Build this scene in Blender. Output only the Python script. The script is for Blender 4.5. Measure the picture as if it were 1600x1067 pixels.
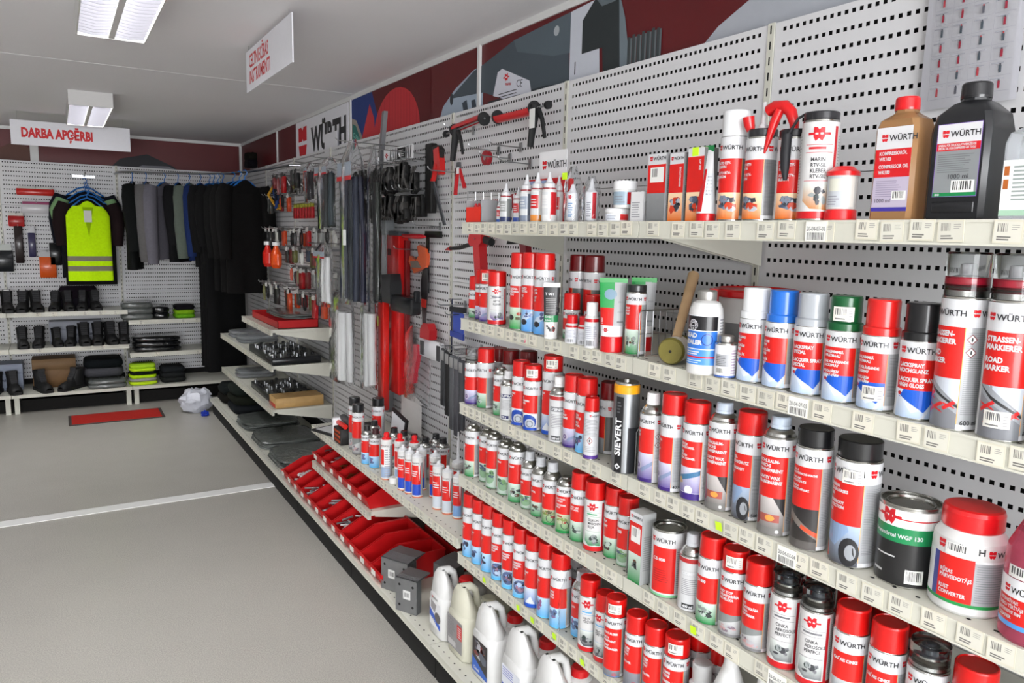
import bpy, bmesh, math, random
from mathutils import Vector, Matrix
random.seed(7)
PI = math.pi
SC = bpy.context.scene
COL = SC.collection
for o in list(bpy.data.objects): bpy.data.objects.remove(o)

# ---------------------------------------------------------------- camera
# world: shelving back panels lie in the plane x = 0, the aisle is x < 0,
# y runs along the aisle towards the back wall, z = 0 is the floor (metres)
cam_d = bpy.data.cameras.new('camera'); cam = bpy.data.objects.new('camera', cam_d); COL.objects.link(cam)
cam_d.sensor_width = 36; cam_d.lens = 26.449; cam_d.clip_start = 0.02; cam_d.clip_end = 60
YAW, PITCH, ROLL = 0.54320979, 0.14075326, 0.02226921
def cam_axes():
    f = Vector((math.sin(YAW), math.cos(YAW), 0)); r = Vector((math.cos(YAW), -math.sin(YAW), 0)); u = Vector((0, 0, 1))
    f2 = f*math.cos(PITCH) - u*math.sin(PITCH); u2 = u*math.cos(PITCH) + f*math.sin(PITCH)
    return r*math.cos(ROLL) + u2*math.sin(ROLL), u2*math.cos(ROLL) - r*math.sin(ROLL), f2
_r, _u, _f = cam_axes()
M = Matrix((( _r.x, _u.x, -_f.x, -1.754), (_r.y, _u.y, -_f.y, 0), (_r.z, _u.z, -_f.z, 1.755), (0, 0, 0, 1)))
cam.matrix_world = M
SC.camera = cam

# ---------------------------------------------------------------- world, exposure
W = bpy.data.worlds.new('world'); SC.world = W; W.use_nodes = True
W.node_tree.nodes['Background'].inputs[0].default_value = (0.80, 0.88, 1.0, 1)
W.node_tree.nodes['Background'].inputs[1].default_value = 0.6
SC.view_settings.view_transform = 'Standard'; SC.view_settings.look = 'None'
SC.view_settings.exposure = -0.1; SC.view_settings.gamma = 1.0
SC.view_settings.use_curve_mapping = False
if hasattr(SC, 'cycles'):
    SC.cycles.max_bounces = 7; SC.cycles.diffuse_bounces = 4; SC.cycles.glossy_bounces = 3; SC.cycles.transmission_bounces = 7; SC.cycles.transparent_max_bounces = 6
LAMP_W = 48.0          # watts of every two-tube ceiling fitting
WINDOW_W = 430.0       # daylight through the shop window behind the camera

# ---------------------------------------------------------------- colour and materials
def lin(c):
    return tuple(((v/255)/12.92 if v/255 <= 0.04045 else ((v/255+0.055)/1.055)**2.4) for v in c[:3])
MATS = {}
def mat(name, c=(200,200,200), rough=0.5, metal=0.0, var=0.06, scale=40.0, bump=0.0, trans=0.0, alpha=1.0, coat=0.0, ior=1.45, attr=False, spec=0.5, emit=None, bscale=None):
    if name in MATS: return MATS[name]
    m = bpy.data.materials.new(name); m.use_nodes = True; MATS[name] = m
    nt = m.node_tree; b = nt.nodes['Principled BSDF']; N = nt.nodes.new; L = nt.links.new
    tc = N('ShaderNodeTexCoord'); nz = N('ShaderNodeTexNoise'); nz.inputs['Scale'].default_value = scale; nz.inputs['Detail'].default_value = 4
    L(tc.outputs['Object'], nz.inputs['Vector'])
    mr = N('ShaderNodeMapRange'); mr.inputs['To Min'].default_value = 1-var; mr.inputs['To Max'].default_value = 1+var
    L(nz.outputs['Fac'], mr.inputs['Value'])
    mx = N('ShaderNodeMix'); mx.data_type = 'RGBA'; mx.blend_type = 'MULTIPLY'; mx.inputs['Factor'].default_value = 1
    if attr:
        at = N('ShaderNodeAttribute'); at.attribute_name = 'col'; L(at.outputs['Color'], mx.inputs['A'])
    else: mx.inputs['A'].default_value = (*lin(c), 1)
    L(mr.outputs['Result'], mx.inputs['B'])
    L(mx.outputs['Result'], b.inputs['Base Color'])
    b.inputs['Roughness'].default_value = rough; b.inputs['Metallic'].default_value = metal
    b.inputs['Transmission Weight'].default_value = trans; b.inputs['Alpha'].default_value = alpha
    b.inputs['Coat Weight'].default_value = coat; b.inputs['Coat Roughness'].default_value = 0.08
    b.inputs['IOR'].default_value = ior; b.inputs['Specular IOR Level'].default_value = spec
    if emit: b.inputs['Emission Color'].default_value = (*lin(emit[:3]), 1); b.inputs['Emission Strength'].default_value = emit[3]
    if bump:
        n2 = nz
        if bscale:
            n2 = N('ShaderNodeTexNoise'); n2.inputs['Scale'].default_value = bscale; n2.inputs['Detail'].default_value = 3; L(tc.outputs['Object'], n2.inputs['Vector'])
        bp = N('ShaderNodeBump'); bp.inputs['Strength'].default_value = bump; bp.inputs['Distance'].default_value = 0.01
        L(n2.outputs['Fac'], bp.inputs['Height']); L(bp.outputs['Normal'], b.inputs['Normal'])
    return m
mat('print', attr=True, rough=0.32, var=0.02, coat=0.25)
mat('print_matt', attr=True, rough=0.6, var=0.03)
mat('cap_plastic', attr=True, rough=0.28, var=0.03, coat=0.2)
mat('tin', (188,188,184), 0.24, 1.0, var=0.05)
mat('chrome', (205,208,212), 0.16, 1.0, var=0.03)
mat('wire', (176,178,180), 0.28, 1.0, var=0.05)
mat('shelf_paint', (208,207,195), 0.38, var=0.03, scale=12)
mat('peg_paint', (217,217,219), 0.45, var=0.025, scale=9)
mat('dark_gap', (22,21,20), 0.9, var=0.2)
mat('clear', (250,252,252), 0.05, trans=1.0, ior=1.25, var=0.0)
mat('bag', (244,246,248), 0.1, trans=1.0, ior=1.06, var=0.0, bump=0.3, scale=30, coat=0.25)
mat('white_plastic', (216,216,215), 0.34, var=0.03)
mat('cloth', attr=True, rough=0.9, var=0.14, scale=60, bump=0.25, bscale=220, spec=0.2)
mat('rubber', attr=True, rough=0.6, var=0.1, scale=50)
mat('steel', attr=True, rough=0.38, metal=0.85, var=0.08, scale=30)
mat('wood', attr=True, rough=0.6, var=0.16, scale=25)
mat('red_bin', (186,20,24), 0.36, var=0.06, scale=15)

# ---------------------------------------------------------------- mesh builder
class MB:
    """collects faces with a colour each; build() links them as one mesh object"""
    def __init__(s): s.v = []; s.f = []; s.c = []; s.m = []; s.col = (200,200,200); s.mi = 0
    def add(s, vs, fs, col=None, mi=None):
        o = len(s.v); s.v += [tuple(p) for p in vs]
        for q in fs:
            s.f.append(tuple(i+o for i in q)); s.c.append(col or s.col); s.m.append(s.mi if mi is None else mi)
        return s
    def box(s, lo, hi, col=None, mi=None, M4=None):
        x0,y0,z0 = lo; x1,y1,z1 = hi
        vs = [(x0,y0,z0),(x1,y0,z0),(x1,y1,z0),(x0,y1,z0),(x0,y0,z1),(x1,y0,z1),(x1,y1,z1),(x0,y1,z1)]
        if M4: vs = [tuple(M4 @ Vector(p)) for p in vs]
        return s.add(vs, [(0,3,2,1),(4,5,6,7),(0,1,5,4),(1,2,6,5),(2,3,7,6),(3,0,4,7)], col, mi)
    def rbox(s, lo, hi, r=0.004, col=None, mi=None, M4=None):
        """box with chamfered vertical and horizontal edges"""
        x0,y0,z0 = lo; x1,y1,z1 = hi; rings = []
        def ring(e, z): 
            a,b,c,d = x0+e, x1-e, y0+e, y1-e; k = r
            return [(a+k,c,z),(b-k,c,z),(b,c+k,z),(b,d-k,z),(b-k,d,z),(a+k,d,z),(a,d-k,z),(a,c+k,z)]
        for e,z in ((r*.8,z0),(0,z0+r),(0,z1-r),(r*.8,z1)): rings.append(ring(e,z))
        return s.loft(rings, col, mi, True, M4)
    def loft(s, rings, col=None, mi=None, caps=True, M4=None, closed=True):
        n = len(rings[0]); vs = [p for R in rings for p in R]
        if M4: vs = [tuple(M4 @ Vector(p)) for p in vs]
        fs = []
        for i in range(len(rings)-1):
            for j in range(n if closed else n-1):
                k = (j+1) % n; fs.append((i*n+j, i*n+k, (i+1)*n+k, (i+1)*n+j))
        if caps: fs.append(tuple(range(n-1,-1,-1))); fs.append(tuple((len(rings)-1)*n+j for j in range(n)))
        return s.add(vs, fs, col, mi)
    def lathe(s, prof, n=28, col=None, cols=None, c=(0,0,0), M4=None, mi=None, cap=True, sx=1.0, sy=1.0):
        """prof: (radius, z[, colour]) from the bottom up"""
        rings = []
        for p in prof:
            r, z = p[0], p[1]
            rings.append([(c[0]+r*sx*math.cos(2*PI*j/n), c[1]+r*sy*math.sin(2*PI*j/n), c[2]+z) for j in range(n)])
        for i in range(len(rings)-1):
            cc = prof[i][2] if len(prof[i]) > 2 else col
            s.loft([rings[i], rings[i+1]], cc, mi, False, M4)
        if cap:
            for R, flip, cc in ((rings[0], True, prof[0]), (rings[-1], False, prof[-1])):
                q = [tuple(M4 @ Vector(p)) for p in R] if M4 else R
                s.add(q, [tuple(range(n-1,-1,-1)) if flip else tuple(range(n))], cc[2] if len(cc) > 2 else col, mi)
        return s
    def tube(s, pts, r, n=8, col=None, mi=None, cap=True, sx=1.0):
        pts = [Vector(p) for p in pts]; rr = r if isinstance(r, (list,tuple)) else [r]*len(pts); rings = []
        up = None
        for i, p in enumerate(pts):
            t = (pts[min(i+1,len(pts)-1)] - pts[max(i-1,0)])
            if t.length < 1e-9: t = Vector((0,0,1))
            t.normalize()
            if up is None:
                up = Vector((0,0,1)) if abs(t.z) < 0.9 else Vector((1,0,0))
            a = t.cross(up)
            if a.length < 1e-6: a = t.cross(Vector((0,1,0)))
            a.normalize(); b = a.cross(t).normalized(); up = b
            rings.append([tuple(p + a*rr[i]*sx*math.cos(2*PI*j/n) + b*rr[i]*math.sin(2*PI*j/n)) for j in range(n)])
        return s.loft(rings, col, mi, cap)
    def prism(s, poly, z0, z1, col=None, mi=None, M4=None):
        """poly: counter-clockwise outline (x,y) extruded from z0 to z1"""
        n = len(poly); vs = [(p[0],p[1],z0) for p in poly] + [(p[0],p[1],z1) for p in poly]
        if M4: vs = [tuple(M4 @ Vector(p)) for p in vs]
        fs = [tuple(range(n-1,-1,-1)), tuple(range(n,2*n))] + [(j,(j+1)%n,n+(j+1)%n,n+j) for j in range(n)]
        return s.add(vs, fs, col, mi)
    def mesh(s, name, mats, smooth=40):
        me = bpy.data.meshes.new(name); me.from_pydata(s.v, [], s.f)
        at = me.color_attributes.new('col', 'FLOAT_COLOR', 'CORNER')
        buf = []; cache = {}
        for q, c in zip(s.f, s.c):
            if isinstance(c, list):
                for cc in c:
                    if cc not in cache: cache[cc] = (*lin(cc), 1.0)
                    buf += cache[cc]
            else:
                if c not in cache: cache[c] = (*lin(c), 1.0)
                buf += cache[c]*len(q)
        at.data.foreach_set('color', buf)
        for m in (mats if isinstance(mats, (list,tuple)) else [mats]): me.materials.append(MATS[m] if isinstance(m, str) else m)
        if any(s.m): me.polygons.foreach_set('material_index', s.m)
        if smooth:
            me.polygons.foreach_set('use_smooth', [True]*len(s.f))
            me.set_sharp_from_angle(angle=math.radians(smooth))
        me.update(); return me
    def build(s, name, mats, parent=None, loc=None, smooth=40):
        return link(name, s.mesh(name, mats, smooth), parent, loc)
def link(name, me, parent=None, loc=None, rot=None):
    o = bpy.data.objects.new(name, me); COL.objects.link(o)
    if parent is not None: o.parent = parent
    if loc is not None: o.location = loc
    if rot is not None: o.rotation_euler = rot
    return o
def tag(o, label=None, cat=None, group=None, kind=None):
    if label: o['label'] = label
    if cat: o['category'] = cat
    if group: o['group'] = group
    if kind: o['kind'] = kind
    return o
def thing(name, label, cat, loc=(0,0,0), rz=0.0, group=None):
    o = bpy.data.objects.new(name, None); COL.objects.link(o); o.empty_display_size = 0.05
    o.location = loc; o.rotation_euler = (0,0,rz)
    return tag(o, label, cat, group)
def struct(name, mb, mats, parent=None, smooth=40):
    o = mb.build(name, mats, parent, smooth=smooth)
    if parent is None: o['kind'] = 'structure'
    return o

# ---------------------------------------------------------------- printed artwork (lettering, colour fields) laid on real surfaces
TXT = {}
def text_geo(s, bold=0.0):
    k = (s, bold)
    if k not in TXT:
        c = bpy.data.curves.new('t', 'FONT'); c.body = s; c.size = 1; c.resolution_u = 2; c.offset = bold
        o = bpy.data.objects.new('t', c); m = bpy.data.meshes.new_from_object(o)
        vs = [(v.co.x, v.co.y) for v in m.vertices]; fs = [tuple(p.vertices) for p in m.polygons]
        bpy.data.objects.remove(o); bpy.data.meshes.remove(m); bpy.data.curves.remove(c)
        w = max((v[0] for v in vs), default=0); x0 = min((v[0] for v in vs), default=0)
        TXT[k] = ([(v[0]-x0, v[1]) for v in vs], fs, w-x0)
    return TXT[k]
class Art:
    """print drawn in label coordinates (a to the right, z up) and bent onto a surface by fn(a, z, lift)"""
    def __init__(s, fn, step=None, eps=0.00003): s.fn = fn; s.step = step; s.mb = MB(); s.k = 1; s.eps = eps
    def lift(s): s.k += 1; return s.k*s.eps
    def poly(s, pts, col, top=None, keep=False):
        h = s.k*s.eps if keep else s.lift()
        a0 = min(p[0] for p in pts); a1 = max(p[0] for p in pts); z0 = min(p[1] for p in pts); z1 = max(p[1] for p in pts)
        def cc(z):
            if top is None: return col
            t = (z-z0)/max(z1-z0,1e-9); return tuple(round(col[i]+(top[i]-col[i])*t) for i in range(3))
        cuts = [a0, a1]
        if s.step and a1-a0 > s.step:
            k0 = math.floor(a0/s.step)+1; cuts = [a0]+[k*s.step for k in range(k0, int(math.ceil(a1/s.step))) if a0+1e-6 < k*s.step < a1-1e-6]+[a1]
        if len(cuts) > 2 and len(pts) == 4 and pts[0][1] == pts[1][1] and pts[1][0] == pts[2][0] and pts[2][1] == pts[3][1]:
            n = len(cuts); vs = [s.fn(a, z0, h) for a in cuts] + [s.fn(a, z1, h) for a in cuts]
            s.mb.add(vs, [(i,i+1,n+i+1,n+i) for i in range(n-1)], [col,col,top,top] if top else col); return
        for i in range(len(cuts)-1):
            q = pts if len(cuts) == 2 else clip(clip(pts, cuts[i], 1), cuts[i+1], -1)
            if len(q) < 3: continue
            vs = [s.fn(a, z, h) for a, z in q]
            s.mb.add(vs, [tuple(range(len(q)))], [cc(z) for a, z in q] if top else col)
    def rect(s, a0, a1, z0, z1, col, top=None, keep=False): s.poly([(a0,z0),(a1,z0),(a1,z1),(a0,z1)], col, top, keep)
    def ell(s, a, z, ra, rz, col, n=14, rot=0):
        s.poly([(a+ra*math.cos(2*PI*i/n+rot), z+rz*math.sin(2*PI*i/n+rot)) for i in range(n)], col)
    def ring(s, a, z, r, w, col, n=14):
        h = s.lift()
        for i in range(n):
            t, u = 2*PI*i/n, 2*PI*(i+1)/n
            s.mb.add([s.fn(a+math.cos(x)*q, z+math.sin(x)*q, h) for x, q in ((t,r-w),(t,r),(u,r),(u,r-w))], [(0,1,2,3)], col)
    def text(s, txt, a, z, size, col, align='l', w=None, bold=0.03, rot=0, squeeze=1.0):
        vs, fs, tw = text_geo(txt, bold); kx = size*squeeze
        if w: kx = w/tw
        off = 0 if align == 'l' else (-tw*kx/2 if align == 'c' else -tw*kx)
        h = s.lift() + 0.00022; cr, sr = math.cos(rot), math.sin(rot); out = []
        for x, y in vs:
            X, Y = x*kx+off, y*size
            out.append(s.fn(a + X*cr - Y*sr, z + X*sr + Y*cr, h))
        s.mb.add(out, fs, col)
    def bars(s, a0, a1, z0, z1, n, col, fill=0.45, rag=0.3):
        h = s.lift(); dz = (z1-z0)/n
        for i in range(n):
            z = z1-(i+1)*dz; b = a1-(a1-a0)*random.random()*rag; k = s.k; s.k -= 1; s.rect(a0, b, z, z+dz*fill, col); s.k = k
    def barcode(s, a0, a1, z0, z1, col=(40,40,40), n=11):
        k = s.k; x = a0; d = (a1-a0)/(n*2)
        while x < a1-d:
            w = d*random.choice((0.6,1,1.6)); s.k = k; s.rect(x, min(x+w,a1), z0, z1, col); x += w + d*random.choice((0.7,1,1.5))
        s.k = k+1
    def logo(s, a, z, h, col=(205,20,32)):
        """two-part red emblem: notched block above, pointed shield below"""
        w = h*0.92; g = h*0.06
        s.poly([(a-w/2,z+g),(a-w*.08,z+g),(a,z+h*.14),(a,z+h*.40),(a-w*.14,z+h*.5),(a-w/2,z+h*.5)], col)
        s.poly([(a+w/2,z+g),(a+w/2,z+h*.5),(a+w*.14,z+h*.5),(a,z+h*.40),(a,z+h*.14),(a+w*.08,z+g)], col, keep=True)
        s.poly([(a-w/2,z-g),(a-w*.36,z-h*.42),(a-w*.16,z-h*.5),(a,z-h*.36),(a+w*.16,z-h*.5),(a+w*.36,z-h*.42),(a+w/2,z-g)], col, keep=True)
    def brand(s, a, z, h, dark=(38,38,42), squeeze=None):
        """emblem and name side by side; h is the letter height, a the left edge; returns the width"""
        s.logo(a+h*.55, z+h*.5, h*1.25)
        s.text('WÜRTH', a+h*1.35, z, h*1.37, dark, bold=0.02)
        return h*1.35 + text_geo('WÜRTH', 0.02)[2]*h*1.37
    def badge(s, a, z, h, col=(196,20,34)):
        """older W shaped emblem with wings"""
        w = h*.8
        s.rect(a-w*1.0, a+w*1.0, z-h*.06, z+h*.12, col)
        s.poly([(a-w/2,z+h/2),(a-w/2,z-h*.2),(a-w*.28,z-h/2),(a,z-h*.3),(a,z+h*.32),(a-w*.2,z+h/2)], col)
        s.poly([(a+w/2,z+h/2),(a+w*.2,z+h/2),(a,z+h*.32),(a,z-h*.3),(a+w*.28,z-h/2),(a+w/2,z-h*.2)], col, keep=True)
        s.rect(a-w*.34, a+w*.34, z-h*.03, z+h*.1, (235,225,225))
    def build(s, name, parent, m='print', loc=None): return s.mb.build(name, m, parent, loc, smooth=50) if s.mb.f else None
    def mesh(s, name, m='print'): return s.mb.mesh(name, m, 50)
def clip(pts, a, sgn):
    out = []
    for i in range(len(pts)):
        p, q = pts[i], pts[(i+1) % len(pts)]; dp, dq = (p[0]-a)*sgn, (q[0]-a)*sgn
        if dp >= 0: out.append(p)
        if (dp > 0 and dq < 0) or (dp < 0 and dq > 0):
            t = dp/(dp-dq); out.append((a, p[1]+(q[1]-p[1])*t))
    return out
def wrap(r, front=0.0, z0=0.0, c=(0,0)):
    """fn for an upright cylinder: the label centre looks along the angle front"""
    return lambda a, z, l: (c[0]+(r+l)*math.cos(front+a/r), c[1]+(r+l)*math.sin(front+a/r), z0+z)
def flat(o, ux, uz):
    """fn for a plane: origin o, right vector ux, up vector uz"""
    o, ux, uz = Vector(o), Vector(ux).normalized(), Vector(uz).normalized(); n = ux.cross(uz)
    return lambda a, z, l: tuple(o + ux*a + uz*z + n*l)
# ================================================================ the room
ROOM = dict(x0=-5.6, x1=0.06, y0=-4.2, y1=8.86, h=2.68)
def floor_mat():
    m = mat('floor_lino', (150,148,138), 0.36, var=0.05, scale=3.0); nt = m.node_tree; N = nt.nodes.new; L = nt.links.new
    tc = N('ShaderNodeTexCoord'); b = nt.nodes['Principled BSDF']
    v = N('ShaderNodeTexNoise'); v.inputs['Scale'].default_value = 210; v.inputs['Detail'].default_value = 6; L(tc.outputs['Object'], v.inputs['Vector'])
    r = N('ShaderNodeValToRGB'); r.color_ramp.elements[0].position = 0.38; r.color_ramp.elements[0].color = (*lin((156,153,146)),1)
    r.color_ramp.elements[1].position = 0.62; r.color_ramp.elements[1].color = (*lin((183,180,172)),1)
    L(v.outputs['Fac'], r.inputs['Fac'])
    for n in nt.nodes:
        if n.type == 'MIX': L(r.outputs['Color'], n.inputs['A'])
    w = N('ShaderNodeTexNoise'); w.inputs['Scale'].default_value = 5; L(tc.outputs['Object'], w.inputs['Vector'])
    mr = N('ShaderNodeMapRange'); mr.inputs['To Min'].default_value = 0.28; mr.inputs['To Max'].default_value = 0.46
    L(w.outputs['Fac'], mr.inputs['Value']); L(mr.outputs['Result'], b.inputs['Roughness'])
    return m
floor_mat()
mat('ceiling_paint', (230,229,232), 0.8, var=0.02, scale=2.5, bump=0.06, bscale=60)
mat('wall_paint', (198,197,196), 0.8, var=0.04, scale=3)
mat('banner_red', (92,12,18), 0.45, var=0.12, scale=4)
R = ROOM
struct('floor', MB().box((R['x0'],R['y0'],-0.1),(R['x1']+.1,R['y1']+.1,0)), 'floor_lino')
struct('ceiling', MB().box((R['x0'],R['y0'],R['h']),(R['x1']+.1,R['y1']+.1,R['h']+0.1)), 'ceiling_paint')
struct('wall_right', MB().box((R['x1'],R['y0'],0),(R['x1']+.1,R['y1']+.1,R['h'])), 'wall_paint')
struct('wall_back', MB().box((R['x0'],R['y1'],0),(R['x1'],R['y1']+.1,R['h'])), 'wall_paint')
struct('wall_left', MB().box((R['x0']-.1,R['y0'],0),(R['x0'],R['y1']+.1,R['h'])), 'wall_paint')
# wall behind the camera with a shop window opening
wf = MB(); y = R['y0']
for lo, hi in (((R['x0'],0),(-5.0,2.68)),((-5.0,0),(-1.0,0.6)),((-5.0,2.45),(-1.0,2.68)),((-1.0,0),(R['x1'],2.68))):
    wf.box((lo[0],y-.12,lo[1]),(hi[0],y,hi[1]))
struct('wall_front', wf, 'wall_paint')
wn = MB()
for x in (-5.0,-3.7,-2.36,-1.05): wn.box((x,y-.09,.6),(x+.05,y-.03,2.45))
wn.box((-5.0,y-.09,.6),(-1.0,y-.03,.65)); wn.box((-5.0,y-.09,2.40),(-1.0,y-.03,2.45))
struct('window_1', wn, 'white_plastic')
wl = bpy.data.lights.new('window_daylight', 'AREA'); wl.shape = 'RECTANGLE'; wl.size = 3.9; wl.size_y = 1.75; wl.energy = WINDOW_W; wl.color = (0.965,0.98,1.0)
wo = bpy.data.objects.new('window_daylight', wl); COL.objects.link(wo); wo.location = (-3.0,y-.15,1.52); wo.rotation_euler = (math.radians(93),0,0)

# ceiling joint strip, trims above the banner, corner profile
struct('trim_1', MB().box((R['x0'],5.12,R['h']-.0012),(R['x1'],5.15,R['h'])), 'ceiling_paint')
struct('trim_2', MB().box((R['x1']-.022,R['y0'],R['h']-.03),(R['x1'],R['y1'],R['h'])), 'white_plastic')
struct('trim_3', MB().box((R['x1']-.04,R['y1']-.03,2.0),(R['x1'],R['y1'],R['h'])), 'white_plastic')
struct('trim_4', MB().box((R['x0'],R['y1']-.02,R['h']-.03),(R['x1'],R['y1'],R['h'])), 'white_plastic')
# white joint strip laid across the floor
struct('trim_5', MB().box((R['x0'],5.105,0),(-0.05,5.205,0.004)), mat('floor_strip', (240,240,238), 0.25, var=0.03) and 'floor_strip')

# ---------------------------------------------------------------- ceiling lamps (surface boxes with a louvre, two tubes each)
mat('tube_glow', (255,255,255), 0.4, emit=(255,253,250,5.0))
mat('louvre', (92,91,96), 0.4, 0.4, var=0.03)
mat('lamp_box', (206,205,204), 0.5, var=0.03)
LB = 2.58
lamp_box = MB(); hx, hy = 0.138, 0.63
lamp_box.box((-hx,-hy,0),(-hx+.006,hy,.1)); lamp_box.box((hx-.006,-hy,0),(hx,hy,.1)); lamp_box.box((-hx,-hy,0),(hx,-hy+.006,.1)); lamp_box.box((-hx,hy-.006,0),(hx,hy,.1)); lamp_box.box((-hx,-hy,.085),(hx,hy,.1))
lb_me = lamp_box.mesh('housing', 'lamp_box')
tb = MB().tube([(0,-.6,0),(0,.6,0)], .013, 10); tb_me = tb.mesh('fluorescent_tube', 'tube_glow')
sl = MB().prism([(-.066,.004),(0,-.004),(.066,.004),(.066,.05),(0,.03),(-.066,.05)], -.0012, .0012, M4=Matrix.Rotation(math.radians(90),4,'X')); sl_me = sl.mesh('louvre_blade', 'louvre')
rb = MB().prism([(-.012,.0),(.012,.0),(.004,.055),(-.004,.055)], -.62, .62, M4=Matrix.Rotation(math.radians(90),4,'X')); rb_me = rb.mesh('centre_rail', 'lamp_box')
def ceiling_lamp(x, y, label, seen=True):
    t = thing('ceiling_lamp', label, 'ceiling lamp', (x,y,LB), 0, 'louvred ceiling lamps')
    hs_ = link('housing', lb_me, t)
    for s in (-1,1):
        link('fluorescent_tube', tb_me, t, (s*.07,0,.06))
        if seen:
            for k in range(23): link('louvre_blade', sl_me, hs_, (s*.069,-.6+k*.0545,.006))
    link('centre_rail', rb_me, t, (0,0,.002))
    l = bpy.data.lights.new('lamp_light', 'AREA'); l.shape = 'RECTANGLE'; l.size = .235; l.size_y = 1.2; l.energy = LAMP_W; l.color = (0.985,0.99,1.0); l.spread = math.radians(170)
    lo = bpy.data.objects.new('lamp_light', l); COL.objects.link(lo); lo.parent = t; lo.location = (0,0,.080)
    return t
ceiling_lamp(-1.497, 3.32, 'bright louvred fluorescent ceiling lamp cut off by the top of the picture')
ceiling_lamp(-1.497, 6.82, 'small far louvred ceiling lamp just above the work clothes sign')
ceiling_lamp(-1.497, -0.18, 'louvred ceiling lamp overhead above the aerosol shelves, out of the picture', False)
ceiling_lamp(-1.497, -3.2, 'louvred ceiling lamp near the shop window, out of the picture', False)
for k, yy in enumerate((-3.2,-.18,3.32,6.82)):  # unseen second lamp row, added to brighten the front
    ceiling_lamp(-4.2, yy, ('louvred ceiling lamp of the unseen second row by the window','louvred ceiling lamp of the unseen second row beside the counter aisle','louvred ceiling lamp of the unseen second row, third from the window','louvred ceiling lamp of the unseen second row nearest the back wall')[k], False)

# ================================================================ shelving
BAY0 = 0.53; PITCH_Y, PITCH_Z = 1.0/47, 0.0422
def peg_mesh(w, rows, name='pegboard_panel', cols=47, hw=.0052, hh=.0053):
    """sheet of w x rows*pitch with real square holes; local: y along, z up, x=0 face towards -x"""
    ys = [0.0]; zs = [0.0]; p = w/cols
    for i in range(cols): ys += [(i+.5)*p-hw, (i+.5)*p+hw]
    ys.append(w)
    for i in range(rows): zs += [(i+.5)*PITCH_Z-hh, (i+.5)*PITCH_Z+hh]
    zs.append(rows*PITCH_Z)
    vs = [(0,yy,zz) for zz in zs for yy in ys]; ny = len(ys); fs = []
    for j in range(len(zs)-1):
        for i in range(ny-1):
            if i % 2 and j % 2 and 3 <= i <= 2*cols-3: continue
            fs.append((j*ny+i+1, j*ny+i, (j+1)*ny+i, (j+1)*ny+i+1))
    mb = MB().add(vs, fs)
    # folded edge
    H = rows*PITCH_Z
    mb.add([(0,0,0),(0,w,0),(.014,w,0),(.014,0,0),(0,0,H),(0,w,H),(.014,w,H),(.014,0,H)], [(0,1,2,3),(7,6,5,4)])
    return mb.mesh(name, 'peg_paint', 0)
PEG10 = peg_mesh(.976, 10, cols=46)
def tag_mesh(seed, big=None, neon=None, w=.044, h=.037):
    random.seed(seed); a = Art(flat((0,0,0),(0,-1,0),(0,0,1)))
    a.mb.box((0,-w/2,-h/2),(.0012,w/2,h/2),(214,210,192))
    a.fn = flat((-.0001,0,0),(0,-1,0),(0,0,1))
    if big:
        a.rect(-w*.48,w*.48,-h*.48,h*.48,(238,238,234)); a.text(big, 0, .001, .0125, (40,40,40), 'c', w=w*.86, bold=.0); a.barcode(-w*.4,w*.4,-h*.42,-h*.06,(60,60,60),18)
    else:
        a.rect(-w*.46,w*.46,-h*.42,h*.44,random.choice(((216,214,202),(208,206,194),(222,218,204))))
        a.barcode(-w*.36,w*.0,h*.0,h*.36,(120,118,112),7); a.bars(w*.12,w*.4,h*.1,h*.36,3,(170,168,160)); a.bars(-w*.36,w*.2,-h*.36,-h*.14,2,(110,108,104),.55)
    if neon: a.poly([(w*.14,-h*.4),(w*.3,-h*.3),(w*.22,h*.02)], neon)
    return a.mesh('price_tag', 'print_matt')
TAGS = [tag_mesh(k) for k in range(7)] + [tag_mesh(8,neon=(232,60,110))]
BIGTAG = {k: tag_mesh(50+i, k, None, .05, .04) for i, k in enumerate(('20-04-07-06','20-04-07-05','20-04-07-04','20-04-07-03'))}
random.seed(11)
def neon_mesh(c):
    return MB().add([(0,-.011,-.009),(0,.009,-.010),(-.002,.011,.010),(-.0015,-.008,.011)], [(1,0,3,2)], c).mesh('neon_sticker','print_matt',0)
NEON = neon_mesh((206,250,40)); NEONP = neon_mesh((236,70,120))
def shelf_mesh(depth, w=.996, lip=.042, holes=True):
    mb = MB(); d = depth; th = .022
    mb.box((-d,0,-th),(-.012,w,0)); mb.box((-d-.002,0,-lip),(-d+.012,w,.001))
    mb.box((-d-.004,0,-lip),(-d,w,-lip+.004)); mb.box((-d-.004,0,-.004),(-d,w,.001))
    if holes:
        for k in range(22):
            yy = .022+k*.0452
            mb.add([(-d+.022+.0035*math.cos(t*PI/3),yy+.005*math.sin(t*PI/3),.0006) for t in range(6)], [tuple(range(6))], mi=1)
    return mb.mesh('shelf', ['shelf_paint','dark_gap'], 30)
def bracket_mesh(depth):
    d = depth*.92
    mb = MB(); M4 = Matrix.Rotation(math.radians(90),4,'X')
    mb.prism([(-d,-.024),(-d,-.034),(-.01,-.115),(-.01,-.024)][::-1] and [(-d,-.034),(-.01,-.115),(-.01,-.024),(-d,-.024)], -.0015, .0015, M4=M4)
    return mb.mesh('bracket', 'shelf_paint', 0)
SHELF47 = shelf_mesh(.46); SHELF57 = shelf_mesh(.575, lip=.03); BR47 = bracket_mesh(.46)
UPR = MB().box((-.004,-.011,0),(.03,.011,2.358)); 
for k in range(55): UPR.add([(-.0045,-.0025,.05+k*.0422),(-.0045,.0025,.05+k*.0422),(-.0045,.0025,.05+k*.0422+.022),(-.0045,-.0025,.05+k*.0422+.022)], [(1,0,3,2)], mi=1)
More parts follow.
